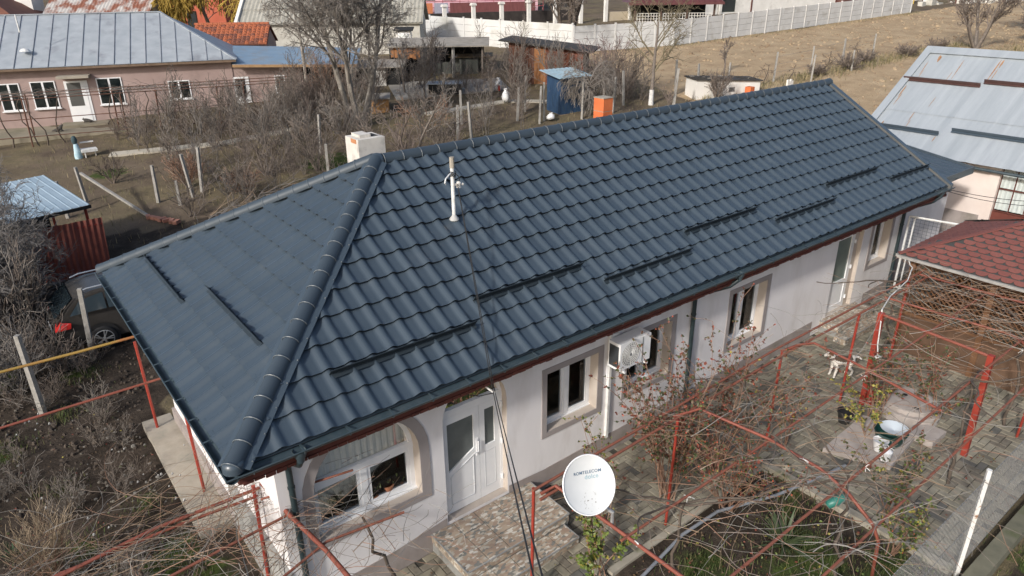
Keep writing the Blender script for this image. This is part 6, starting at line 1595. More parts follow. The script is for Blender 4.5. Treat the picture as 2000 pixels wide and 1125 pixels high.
# concrete fences
m_fpan = mat('pale_concrete_panel', (.50, .50, .49), (.62, .62, .61), 1.2, .93, c3=(.40, .39, .36), s3=.8, bump=.2, bscale=20)
m_fwhite = mat('white_limed_panel', (.54, .535, .515), (.63, .625, .605), .9, .93, c3=(.44, .43, .39), s3=.5)
def fence(label, pts, mpan, bay, h, rows, post, cap=False):
    P0 = pts[0]; o = thing('concrete_fence', label, 'fence', (P0[0], P0[1], T(*P0)))
    for (x0, y0), (x1, y1) in zip(pts[:-1], pts[1:]):
        n = max(1, int(round(hypot(x1-x0, y1-y0)/bay)))
        for k in range(n):
            a = (x0+(x1-x0)*k/n, y0+(y1-y0)*k/n); b = (x0+(x1-x0)*(k+1)/n, y0+(y1-y0)*(k+1)/n)
            za, zb = T(*a), T(*b); ux, uy = (b[0]-a[0]), (b[1]-a[1]); l = hypot(ux, uy); ux /= l; uy /= l
            for r in range(rows):
                j = rnd.uniform(-.012, .012); f = h/rows
                A = Vector((a[0]+ux*.07-uy*j, a[1]+uy*.07+ux*j, za+f*(r+.5))); B = Vector((b[0]-ux*.07-uy*j, b[1]-uy*.07+ux*j, zb+f*(r+.5)))
                q = MB(); q.beam(A, B, .05, f-.02); q.build('panel', mpan, o)
            q = MB(); q.beam((a[0], a[1], za-.3), (a[0], a[1], za+h+.09), .13, .14, upv=(ux, uy, 0)); q.build('post', post, o)
    q = MB(); q.beam((x1, y1, T(x1, y1)-.3), (x1, y1, T(x1, y1)+h+.09), .13, .14); q.build('post', post, o)
    return o
fence('long grey concrete panel fence along the tan field', [(39.1, 36.6), (48.05, 33.9), (64.8, 33.4), (87.5, 32.7)], m_fpan, 2.05, 2.0, 4, m_fwhite)
fence('whitewashed concrete panel fence below the row of white pillars', [(33.3, 51.5), (36.4, 42.8), (39.1, 36.75)], m_fwhite, 2.05, 2.15, 4, m_fwhite)
for k in range(13):
    t = k/12; x = 35.6+(70.5-35.6)*t; y = 55.2+(46.2-55.2)*t; z = T(x, y)
    o = thing('white_pillar', ['white capped pillar at the left end of the pillar row', 'second white pillar from the left above the whitewashed fence', 'third white pillar from the left above the whitewashed fence', 'fourth white pillar from the left above the whitewashed fence', 'fifth white pillar from the left above the whitewashed fence', 'sixth white pillar from the left, left of the dark bare tree', 'white pillar just left of the dark bare tree crown', 'white pillar behind the dark bare tree trunks', 'white pillar right of the dark bare tree', 'tall white pillar beside the low wall', 'white pillar left of the maroon pavilion', 'white pillar just left of the maroon pavilion eave', 'white pillar at the right end by the pavilion'][k], 'pillar', (x, y, z), radians(-14), 'white pillars along the far garden')
    q = MB(); q.box(-.17, .17, -.17, .17, -.5, 2.25); L(q, 'shaft', m_whitewash, o)
    q = MB(); q.box(-.27, .27, -.27, .27, 2.25, 2.42); q.box(-.22, .22, -.22, .22, 2.42, 2.48); L(q, 'cap', m_whitewash, o)
lw = thing('garden_wall', 'low beige wall between the white pillars and the maroon pavilion', 'wall', (56, 50, 4.0), radians(-14))
q = MB(); q.box(0, 9, 0, .25, -.5, 1.0); L(q, 'wall_body', mat('beige_render', (.45, .38, .28), (.52, .45, .34), 1, .9), lw)
hd_ = thing('dark_hedge', 'dark low shed wall behind the row of white pillars', 'wall', (34.5, 58.5, 3.6), radians(-14))
q = MB(); q.box(0, 20, 0, .4, -.5, 1.6); L(q, 'wall_body', mat('near_black_boards', (.025, .02, .018), (.05, .04, .035), 2, .9), hd_)
# maroon pavilion
pv = thing('maroon_pavilion', 'open pavilion with maroon hipped roof and white lattice at the top edge', 'pavilion', (57.0, 46.7, 4.0), radians(-38))
m_mar = mat('maroon_roof_sheet', (.085, .028, .028), (.12, .04, .04), 1.5, .5)
q = MB(); q.add([(-.8, -.8, 1.95), (9.0, -.8, 1.95), (7.0, 2.0, 3.9), (1.2, 2.0, 3.9), (9.0, 4.8, 1.95), (-.8, 4.8, 1.95)], [(0, 1, 2, 3), (1, 4, 2), (2, 4, 5, 3), (0, 3, 5)]); q.box(-.8, 9, -.82, -.8, 1.75, 1.97); L(q, 'roof', m_mar, pv)
for k in range(17):
    x = -.4+k*.56; t1 = min(1, max(.05, min((x+.8)/2.0, (9-x)/2.0))); q = MB(); q.beam((x, -.8, 2.0), (x, -.8+2.8*t1, 1.99+1.95*t1), .05, .05); L(q, 'roof_rib', m_mar, pv)
for x in (0, 2.7, 5.4, 8.2):
    q = MB(); q.box(x-.08, x+.08, -.08, .08, -.5, 1.95); L(q, 'post', m_dboard, pv)
q = MB(); q.box(0, 8.2, 3.6, 3.7, -.5, 1.95); L(q, 'back_wall', m_dark, pv)
for x0 in (.2, 2.9, 5.6):
    q = MB()
    for i in range(9): q.box(x0+i*.29, x0+i*.29+.05, -.03, -.01, .05, .95)
    for i in range(4): q.box(x0, x0+2.36, -.008, .01, .08+i*.27, .13+i*.27)
    L(q, 'lattice', m_whitewash, pv)
# white house beyond the fence
wh = house_box('white_house', 'large white house beyond the grey concrete fence', 'house', 68.5, 46.8, -14, 27, 8, 5.2, 1.4, m_whitewash, m_dark, .3, z=4.0)
hwin(wh, 2.2, 4.3, .6, 2.9, 0, mat('dark_green_frame', (.04, .05, .035), rough=.6)); hwin(wh, 11.9, 12.7, 2.5, 4.6, 0, MATS['dark_green_frame'])
for x in (6.6, 19.8):
    q = MB(); q.box(x, x+.14, -.1, -.01, -1, 5.2); L(q, 'downpipe', m_maroon, wh)
q = MB(); q.box(20, 27, -1.2, -.05, 1.3, 1.55); L(q, 'porch_roof', m_maroon, wh)
hwin(wh, 21.2, 22.6, 2.4, 4.0)
# clutter of sheds at the far right top
for k, (x, y, w, d, h, mm, lab) in enumerate(((101, 41.5, 4.0, 3, 2.0, m_whitewash, 'small white shed with dark door at the end of the grey fence'), (106.5, 39.5, 5.0, 3, 2.3, m_whitewash, 'white shed with dark window at the far right'), (113, 35.5, 6.0, 3, 1.8, m_greyrender, 'grey low shed half hidden behind the broad field tree'), (119, 28.5, 6, 3, 2.4, m_whitewash, 'white shed behind the trees at the right top edge'))):
    o = house_box('far_shed', lab, 'shed', x, y, -40, w, d, h, .5, mm, m_maroon if k % 2 else m_asb, .2, group='sheds beyond the field')
    hwin(o, w*.35, w*.6, .4, h-.3, 0, m_dark)
o = thing('yellow_pole', 'yellow pole standing at the far end of the field', 'pole', (98, 37.4, T(98, 37.4)))
q = MB(); q.tube([(0, 0, -.2), (.1, 0, 4)], .22, 6); L(q, 'shaft', mat('yellow_ochre', (.5, .34, .06), (.6, .42, .1), 2, .8), o)
rb_ = MB(); r_ = random.Random(8)
for k in range(40):
    x, y = r_.uniform(96, 116), 0; y = 37.5-(x-96)*.5+r_.gauss(0, 1.2); s_ = r_.uniform(.2, .6); rb_.box(x-s_, x+s_, y-s_*.6, y+s_*.6, T(x, y)-.1, T(x, y)+s_*r_.uniform(.4, 1.2), r_.randrange(3))
rb_.build('rubble', [m_whitewash, m_maroon, m_greyrender], None, 'pale rubble and boards heaped at the far end of the field', 'rubble', kind='stuff')

# ---------------------------------------------------------------- sheds and coops in the back garden
m_plank = [mat('dark_brown_plank', (.085, .035, .022), (.14, .06, .035), 3, .85, stretch=(4, 4, .6)), mat('orange_brown_plank', (.22, .09, .035), (.32, .15, .06), 3, .85, stretch=(4, 4, .6)), mat('red_brown_plank', (.13, .04, .022), (.19, .065, .035), 3, .85, stretch=(4, 4, .6))]
ws = thing('plank_shed', 'brown plank shed with sloping black felt roof beside the white fence', 'shed', (28.35, 31.2, 1.95), radians(-52))
q = MB(); q.box(.03, 4.9, .03, 3.0, -.5, 2.3); L(q, 'body', m_plank[0], ws)
for k in range(26):
    x0 = k*.19; zt = 2.75-.105*x0; mm = m_plank[1] if 9 <= k <= 12 else m_plank[2 if (k > 12 and k % 3) else 0]
    q = MB(); q.box(x0, x0+.18, rnd.uniform(-.015, .01), .028, -.3, zt); L(q, 'plank', mm, ws)
for k in range(14):
    q = MB(); q.box(-.02, .028, .03+k*.21, .22+k*.21, -.3, 2.72); L(q, 'plank', m_plank[0], ws)
q = MB(); q.slab([(-.6, -.35, 2.88), (5.6, -.35, 2.22), (5.6, 3.3, 2.22), (-.6, 3.3, 2.88)], .10); L(q, 'roof', mat('black_roofing_felt', (.03, .028, .026), (.055, .05, .046), 3, .9), ws)
bs = thing('blue_shed', 'small dark blue shed with pale blue tin roof under the weeping tree', 'shed', (25.64, 23.0, 1.38), radians(-6))
m_navy = mat('navy_painted_boards', (.015, .04, .09), (.028, .065, .13), 2, .6, c3=(.03, .055, .08), s3=3, stretch=(4, 4, .7))
for k in range(9):
    q = MB(); q.box(k*.19, k*.19+.185, 0, .03, .0, 1.98); L(q, 'board', m_navy, bs)
for k in range(7):
    q = MB(); q.box(0-.0, .03, .032+k*.19, .032+k*.19+.185, .0, 2.05); L(q, 'board', m_navy, bs)
q = MB(); q.box(.032, 1.68, .032, 1.33, -.2, 1.95); L(q, 'body', m_dark, bs)
q = MB(); q.box(-.1, 1.8, -.1, 1.45, -.4, -.002); L(q, 'timber_base', mat('pale_timber', (.25, .18, .11), (.33, .25, .16), 2, .9), bs)
q = MB(); n = 16
for i in range(n):
    a = -.35+2.4*i/n; b = -.35+2.4*(i+1)/n; h = lambda k: .03 if k % 2 else 0
    q.quad((a, -.35, 2.02+h(i)), (b, -.35, 2.02+h(i+1)), (b, 1.7, 2.30+h(i+1)), (a, 1.7, 2.30+h(i)))
L(q, 'roof_sheet', mat('pale_blue_tin', (.25, .36, .42), (.34, .45, .50), 3, .6, c3=(.28, .30, .30), s3=4), bs)
sk = thing('open_shack', 'dark open shack of posts and boards with tin roof behind the pale trunk', 'shed', (23.0, 37.6, 2.2), radians(-37))
q = MB(); q.box(0, 6.4, 2.3, 2.4, -.5, 2.3); q.box(0, .1, 0, 2.3, -.5, 2.2); L(q, 'back_wall', m_dark, sk)
q = MB(); q.slab([(-.2, -.3, 2.12), (6.8, -.3, 2.12), (6.8, 2.7, 2.45), (-.2, 2.7, 2.45)], .08); L(q, 'roof', mat('grey_scrap_sheet', (.22, .20, .17), (.32, .29, .25), 2, .9), sk)
for x in (.05, 2.2, 2.6, 4.3, 6.3):
    q = MB(); q.tube([(x, .1, -.5), (x+.05, .1, 2.15)], .12 if x == 4.3 else .07, 6); L(q, 'post', m_oldconc if x == 4.3 else m_bark, sk)
for k in range(8):
    q = MB(); q.box(.1+k*.25, .33+k*.25, -.02, .02, 1.35+rnd.uniform(-.1, .05), 2.1); L(q, 'board', m_plank[1], sk)
q = MB(); q.box(2.7, 4.1, 1.2, 1.7, -.3, .9); q.box(4.7, 6.0, 1.0, 1.6, -.3, 1.1); L(q, 'stacked_junk', mat('dark_green_crate', (.03, .035, .03), (.08, .08, .07), 2, .8), sk)
cp = thing('chicken_coop', 'low coop with grey sheet roof and pale door left of the open shack', 'coop', (18.6, 37.9, 1.95), radians(-35))
q = MB(); q.box(0, 4.6, 0, 1.8, -.5, 1.25); L(q, 'body', m_dark, cp)
q = MB(); q.slab([(-.2, -.35, 1.3), (4.9, -.35, 1.3), (4.9, 2, 1.55), (-.2, 2, 1.55)], .06); L(q, 'roof', MATS['grey_scrap_sheet'], cp)
q = MB(); q.box(2.6, 3.7, -.06, -.01, .05, 1.2); L(q, 'pale_door', m_whitewash, cp)
q = MB(); q.box(1.5, 1.7, -.06, -.01, .0, 1.2); q.box(.3, .5, -.06, -.01, 0, 1.2); L(q, 'post', m_whitewash, cp)
pv_ = thing('white_privy', 'narrow white privy box with curtained window beside the grey barn', 'shed', (26.4, 42.6, 2.75), radians(-35))
q = MB(); q.box(0, 1.1, 0, 1.1, -.8, 2.1); L(q, 'wall', m_whitewash, pv_)
q = MB(); q.slab([(-.15, -.2, 2.2), (1.3, -.2, 2.2), (1.3, 1.3, 2.35), (-.15, 1.3, 2.35)], .07); L(q, 'roof', m_dark, pv_)
f = hwin(pv_, .15, .98, .45, 2.0); 
q = MB(); q.box(.25, .88, -.05, -.046, .55, 1.9); link_local(q, 'curtain', m_curtain, f)
dh = thing('dog_house', 'orange brown wooden dog house beside the big forked trunk', 'dog house', (17.6, 30.5, 1.38), radians(-30))
q = MB(); q.box(0, 1.1, 0, .9, 0, .85); L(q, 'body', mat('varnished_orange_wood', (.34, .17, .06), (.45, .25, .10), 3, .7), dh)
q = MB(); q.slab([(-.12, -.15, .86), (1.2, -.15, .86), (1.2, 1.05, 1.0), (-.12, 1.05, 1.0)], .06); L(q, 'roof', MATS['grey_scrap_sheet'], dh)
q = MB(); q.box(-.012, -.002, .25, .65, .1, .6); L(q, 'opening', m_dark, dh)
tb = thing('black_trough', 'black box with pale sheet top on legs in the back yard', 'trough', (22.3, 31.6, 1.72), radians(-37))
q = MB(); q.box(0, 2.0, 0, 1.1, .15, .75); L(q, 'box_body', m_dark, tb)
q = MB(); q.box(-.1, 2.1, -.1, 1.2, .76, .80); L(q, 'sheet_top', m_zinc, tb)
for x, y in ((.05, .05), (1.85, .05), (.05, .95), (1.85, .95)):
    q = MB(); q.box(x, x+.1, y, y+.1, -.2, .15); L(q, 'leg', m_bark, tb)
c2 = thing('rabbit_hutch', 'wooden hutch with pale roof board left of the brown plank shed', 'hutch', (27.2, 36.3, 2.2), radians(-37))
q = MB(); q.box(0, 2.6, 0, 1.0, .2, 1.2); L(q, 'body', MATS['dark_green_crate'], c2)
q = MB(); q.slab([(-.2, -.25, 1.25), (2.9, -.25, 1.25), (2.9, 1.2, 1.4), (-.2, 1.2, 1.4)], .05); L(q, 'roof', MATS['pale_timber'], c2)
q = MB(); q.box(.7, 1.1, -.03, -.004, .2, 1.1); L(q, 'door', MATS['pale_timber'], c2)
q = MB(); q.add([(20.6, 31.2, T(20.6, 31.2)+.05), (24.5, 29.0, T(24.5, 29)+.05), (28.2, 31.2, T(28.2, 31.2)+.05), (24.6, 35.5, T(24.6, 35.5)+.05)], [(0, 1, 2, 3)])
q = MB(); q.slab([(20.2, 32.0, T(20.2, 32)+.06), (27.2, 29.6, T(27.2, 29.6)+.06), (28.6, 32.6, T(28.6, 32.6)+.06), (22, 36.4, T(22, 36.4)+.06)], .3); q.build('yard_slab', mat('grey_yard_concrete', (.25, .235, .21), (.33, .31, .275), 1, .95), None, 'grey concrete slab before the coops', 'paving', kind='structure')
pa = MB()
def path(pts, w):
    for (x0, y0), (x1, y1) in zip(pts[:-1], pts[1:]):
        d = Vector((x1-x0, y1-y0, 0)).normalized(); nrm = Vector((-d.y, d.x, 0))*w/2; N = 6
        for i in range(N):
            a = Vector((x0+(x1-x0)*i/N, y0+(y1-y0)*i/N, 0)); b = Vector((x0+(x1-x0)*(i+.985)/N, y0+(y1-y0)*(i+.985)/N, 0))
            z = lambda p: (p.x, p.y, T(p.x, p.y)+.07)
            pa.slab([z(a-nrm), z(b-nrm), z(b+nrm), z(a+nrm)], .2)
path([(4.2, 32.6), (9.0, 30.6), (13.0, 30.5)], .7); path([(19.8, 28.0), (25.3, 27.3), (27.5, 25.2)], .6)
pa.build('garden_path', mat('pale_path_concrete', (.36, .33, .27), (.46, .42, .35), 1.5, .93), None, 'pale concrete garden paths through the back garden', 'path', kind='structure')
wb_ = thing('white_block_shed', 'low white block shed with broken dark roof behind the ridge', 'shed', (34.2, 20.35, 1.66), radians(-24))
q = MB(); q.add([(0, 0, -.6), (4.3, 0, -.6), (4.3, 0, .9), (0, 0, 1.13), (0, 1.4, -.6), (4.3, 1.4, -.6), (4.3, 1.4, .9), (0, 1.4, 1.13)], [(0, 1, 2, 3), (5, 4, 7, 6), (4, 0, 3, 7), (1, 5, 6, 2)]); L(q, 'wall', m_whitewash, wb_)
q = MB(); q.slab([(-.1, -.12, 1.2), (4.4, -.12, .98), (4.4, 1.5, 1.02), (-.1, 1.5, 1.24)], .07); L(q, 'roof', MATS['black_roofing_felt'], wb_)
q = MB(); r_ = random.Random(4)
for k in range(40): x = r_.uniform(0, 4); yy = r_.uniform(.1, 1.3); s_ = r_.uniform(.06, .2); q.box(x-s_, x+s_, yy-s_*.5, yy+s_*.5, 1.18-.05*x, 1.24-.05*x+r_.uniform(0, .06), r_.choice((0, 1, 1, 1)))
L(q, 'roof_scraps', [MATS['grey_scrap_sheet'], MATS['black_roofing_felt'], m_maroon], wb_, kind='stuff')
q = MB(); q.box(2.2, 2.6, -.012, -.002, .35, .62); L(q, 'black_stain', mat('soot_stain', (.05, .05, .05), (.3, .3, .29), 9, .95), wb_)
of = MB(); of.box(36.75, 37.15, 18.3, 18.7, 1.0, 2.35); setp(of.build('orange_flue', m_orange), 'orange clay flue stub beside the low white block shed', 'flue')
wf = MB(); z = T(39.5, 17.4)
for k in range(4): wf.box(39.2+k*.16, 39.33+k*.16, 17.4, 17.5, z, z+.95-.1*(k % 2))
setp(wf.build('picket_scrap', m_whitewash), 'short white picket scrap showing over the ridge end', 'fence piece')
rbm = thing('red_gate_beam', 'rust red beam on white legs between the blue roof and zinc barn', 'gate', (33.5, 10.8, .7))
q = MB(); q.beam((31.8, 12.2, 2.1), (34.3, 9.2, 2.0), .2, .2); q.build('beam', m_rustpaint, rbm)
for x, y in ((32.2, 11.8), (33.4, 10.3)):
    q = MB(); q.box(x-.05, x+.05, y-.05, y+.05, .3, 2.0); q.build('leg', m_whitemetal, rbm)

# ---------------------------------------------------------------- concrete posts
posts = [(4.33, 23.96, 1.55, 'square concrete post, left one of the trio before the pale path'), (5.62, 23.58, 1.85, 'tall square concrete post in the trio before the pale path'), (6.10, 23.97, 1.9, 'tall square concrete post, right one of the trio'), (4.94, 23.04, 1.0, 'short concrete stub before the post trio'), (2.02, 26.05, 1.5, 'square concrete post with a long brace right of the blue tin roof'), (-.2, 11.72, 1.95, 'concrete post standing before the parked car'), (-1.54, 9.71, 2.0, 'concrete post under the yellow gas pipe'), (1.1, 24.6, 1.5, 'concrete post at the corner of the blue tin roof'),
 (10.4, 20.6, 1.9, 'concrete post left of the white chimney amid shrubs'), (12.2, 25.4, 1.9, 'slim concrete post in the shrubs behind the hip'), (18.3, 22.5, 1.8, 'limewashed post right of the white chimney'), (19.0, 22.3, 1.9, 'second limewashed post right of the white chimney'), (23.0, 23.6, 1.8, 'thin concrete post behind the mast'), (23.6, 22.4, 2.0, 'twin concrete posts, left one left of the blue shed'), (24.6, 24.9, 2.0, 'tall concrete post behind the ridge middle'), (26.0, 21.6, 2.0, 'concrete post standing before the left corner of the blue shed'), (28.2, 21.4, 2.0, 'concrete post standing before the blue shed front'), (24.1, 22.6, 2.1, 'twin concrete posts, right one left of the blue shed'), (29.9, 22.2, 2.0, 'concrete post just right of the blue shed'), (31.4, 19.7, 2.3, 'broad concrete post right of the orange clay chimney'), (34.3, 22.0, 2.1, 'concrete post left of the white block shed'), (35.2, 21.0, 1.9, 'leaning concrete post touching the white block shed'),
 (41.93, 20.13, 1.9, 'first field post from the left in the vine row'), (45.87, 19.87, 1.85, 'second field post in the vine row'), (50.55, 20.19, 1.8, 'third field post in the vine row'), (54.73, 20.12, 1.7, 'last field post at the far end of the vine row'), (43.9, 18.6, 1.7, 'thin wooden stake between the first two field posts'), (37.6, 20.6, 1.7, 'short bracketed field post above the white block shed'), (49.0, 18.6, 1.4, 'thin stake before the third field post'),
 (33.5, 31.2, 2.0, 'white post at the left edge of the plank shed'), (20.3, 25.1, 1.8, 'pale post by the low arching shrub')]
pm = MB(); pm.add([(-.055, -.055, -.3), (.055, -.055, -.3), (.055, .055, -.3), (-.055, .055, -.3), (-.045, -.045, 1), (.045, -.045, 1), (.045, .045, 1), (-.045, .045, 1)], [(0, 1, 5, 4), (1, 2, 6, 5), (2, 3, 7, 6), (3, 0, 4, 7), (4, 5, 6, 7)])
post_me = pm.mesh('concrete_post', m_oldconc); r_ = random.Random(6)
for n, (x, y, h, lab) in enumerate(posts):
    s_ = 1.5 if n == 19 else 1.1
    M = Matrix.Translation((x, y, T(x, y))) @ Matrix.Rotation(r_.gauss(0, .05), 4, 'Y') @ Matrix.Rotation(r_.uniform(0, 1.5), 4, 'Z') @ Matrix.Diagonal((s_, s_, h, 1))
    setp(link_mesh('concrete_post', post_me, None, M), lab, 'post', 'concrete posts of the gardens and vine row')
q = MB(); q.beam((2.05, 26.0, T(2, 26)+1.25), (3.6, 22.4, T(3.6, 22.4)+.05), .09, .09); setp(q.build('brace_post', m_oldconc), 'long concrete brace leaning on the square post with fallen bricks', 'post brace')
q = MB(); r_ = random.Random(12)
for k in range(7):
    t = k/6; x = 3.55+.7*t; y = 22.3-1.3*t; M = Matrix.Translation((x, y, T(x, y)+.08)) @ Matrix.Rotation(r_.uniform(0, 3), 4, 'Z')
    mbx = MB(); mbx.box(-.16, .16, -.08, .08, -.06, .07); q.add([tuple(M @ Vector(v)) for v in mbx.v], mbx.f)
q.build('broken_bricks', mat('old_salmon_brick', (.34, .15, .10), (.42, .21, .15), 7, .9), None, 'broken salmon bricks scattered at the foot of the brace', 'bricks', kind='stuff')
# brushwood pile
bw = MB(); r_ = random.Random(14)
for k in range(150):
    x, y = r_.uniform(4.6, 8.6), 0; y = 19.2+(x-4.6)*.45+r_.gauss(0, .5); a = r_.gauss(.2, .6); d = np.array([cos(a), sin(a), r_.gauss(.1, .2)]); L_ = r_.uniform(.6, 1.8); p = np.array([x, y, T(x, y)+r_.uniform(0, .5)]); pts = [p]
    for i in range(4): d = d+np.array([r_.gauss(0, .15)]*3); d /= np.linalg.norm(d); p = p+d*L_/4; pts.append(p)
    tubes_fast(bw, pts, [.014, .012, .01, .008, .007], 3, r_.randrange(2))
bw.build('brushwood_pile', [m_greytwig, m_tan], None, 'pile of cut pale brushwood behind the back hip', 'brushwood', kind='stuff')
wires = MB()
for a, b in zip([(41.93, 20.13), (45.87, 19.87), (50.55, 20.19)], [(45.87, 19.87), (50.55, 20.19), (54.73, 20.12)]):
    for h in (.6, 1.1, 1.6): wires.tube([(a[0], a[1], T(*a)+h), (b[0], b[1], T(*b)+h)], .008, 3)
wires.build('vine_wires', m_gutter, None, 'thin wires strung between the field posts', 'wires', kind='stuff')
# ---------------------------------------------------------------- left yard: tin shed, red sheet, car
ts = thing('tin_shed', 'open shed with light blue ribbed tin roof and red posts at the left edge', 'shed', (-.5, 20, -.2))
m_tin = mat('light_blue_tin', (.27, .355, .42), (.35, .44, .50), 1.1, .55, c3=(.31, .38, .43), s3=3)
A_, B_, C_, D_ = Vector((-4.2, 17.25, 1.9)), Vector((1.32, 18.55, 1.95)), Vector((.55, 22.3, 2.3)), Vector((-4.9, 21.0, 2.25))
for k in range(22):
    q = MB(); t0, t1 = k/22, (k+1)/22
    prof = [(0, 0), (.74, 0), (.80, .011), (.94, .011), (1.0, 0)]
    for (ua, ha), (ub, hb) in zip(prof[:-1], prof[1:]):
        a, b = t0+(t1-t0)*ua, t0+(t1-t0)*ub; z = Vector((0, 0, 1))
        q.quad(A_.lerp(B_, a)+z*ha, A_.lerp(B_, b)+z*hb, D_.lerp(C_, b)+z*hb, D_.lerp(C_, a)+z*ha)
    q.build('roof_sheet', m_tin, ts)
q = MB(); q.beam(A_-Vector((0, 0, .06)), B_-Vector((0, 0, .06)), .05, .10); q.beam(B_-Vector((0, 0, .06)), C_-Vector((0, 0, .06)), .05, .08); q.build('roof_edge', m_dark, ts)
for p in (B_+Vector((-.15, .2, 0)), C_+Vector((-.1, -.3, 0)), A_+Vector((.2, .3, 0)), B_.lerp(A_, .5)+Vector((0, .25, 0))):
    q = MB(); q.tube([(p.x, p.y, -.3), (p.x, p.y, p.z-.08)], .05, 6); q.build('post', m_redpost, ts)
q = MB(); q.box(-4.6, .3, 21.6, 21.7, -.3, 2.0); q.build('back_wall', m_dark, ts)
q = MB()
for k in range(9): q.beam((-4+.5*k, 19+.1*k, -.1), (-3.6+.45*k, 20.4, .9+.3*sin(k)), .12, .08)
q.build('stored_timber', m_bark, ts, kind='stuff')
rsn = thing('red_corrugated_fence', 'rust red corrugated sheet fence behind the parked car', 'fence', (.3, 18.3, -.2))
m_rsheet = mat('rust_red_sheet', (.19, .045, .03), (.26, .07, .045), 2, .65, c3=(.14, .04, .03), s3=3)
for k in range(6):
    q = MB(); n = 20
    for i in range(n):
        f = lambda j: (1.42-(k+j/n)*.85, 18.2+.025*sin(j*2*pi/4)-.05*(k % 2), )
        (xa, ya), (xb, yb_) = f(i), f(i+1)
        q.quad((xb, yb_, -.3), (xa, ya, -.3), (xa+.12, ya+.25, 1.5), (xb+.12, yb_+.25, 1.5))
    q.build('sheet', m_rsheet, rsn, smooth=True)
q = MB(); q.beam((1.5, 18.45, 1.3), (-3.6, 18.45, 1.3), .05, .05); q.build('rail', m_redpost, rsn)

car = thing('parked_car', 'dark grey brown station car parked behind the left hip of the blue roof', 'car', (1.35, 13.0, -.2))
m_carp = mat('dark_taupe_car_paint', (.036, .033, .03), (.05, .046, .042), 3, .25, spec=.6)
m_carg = mat('tinted_car_glass', (.03, .045, .055), rough=.08, spec=.8)
m_tyre = mat('black_tyre', (.015, .015, .016), rough=.85)
m_alloy = mat('silver_alloy', (.45, .46, .47), (.55, .56, .56), 5, .35, metal=.6)
z0 = -.22
prof = [(-.78, .42), (-.82, .62), (-.78, .82), (-.70, 1.0), (-.45, 1.30), (-.18, 1.52), (.25, 1.60), (1.3, 1.62), (2.0, 1.52), (2.75, 1.10), (3.45, .98), (3.78, .78), (3.80, .40), (3.6, .26), (-.6, .26)]
def section(x):
    return .90 if -.5 < x < 3.4 else .84
q = MB(); N_ = len(prof)
ys = (-.92, -.80, 0, .80, .92)
def pp(x, z, s):
    t = max(0, (z-.95)/.68); in_ = .92-.24*t**1.1-.05*(z < .4); end = .05 if x < -.6 or x > 3.5 else 0
    return (x, 13.0+s*(in_-end), z+z0)
vs = [pp(x, z, -1) for x, z in prof]+[pp(x, z, 1) for x, z in prof]
q.add(vs, [tuple(range(N_)), tuple(reversed(range(N_, 2*N_)))]+[(i, N_+i, N_+(i+1) % N_, (i+1) % N_) for i in range(N_)])
bm_ = bmesh.new(); me = q.mesh('t', m_carp); bm_.from_mesh(me); bmesh.ops.bevel(bm_, geom=[e for e in bm_.edges if e.calc_face_angle(0) > .35], offset=.05, segments=2, affect='EDGES'); bm_.to_mesh(me); bm_.free()
me.polygons.foreach_set('use_smooth', [True]*len(me.polygons)); me.set_sharp_from_angle(angle=radians(50)); me.transform(Matrix.Translation((-1.35, -13.0, .2)))
me.name = 'body'; link_mesh('body', me, car)
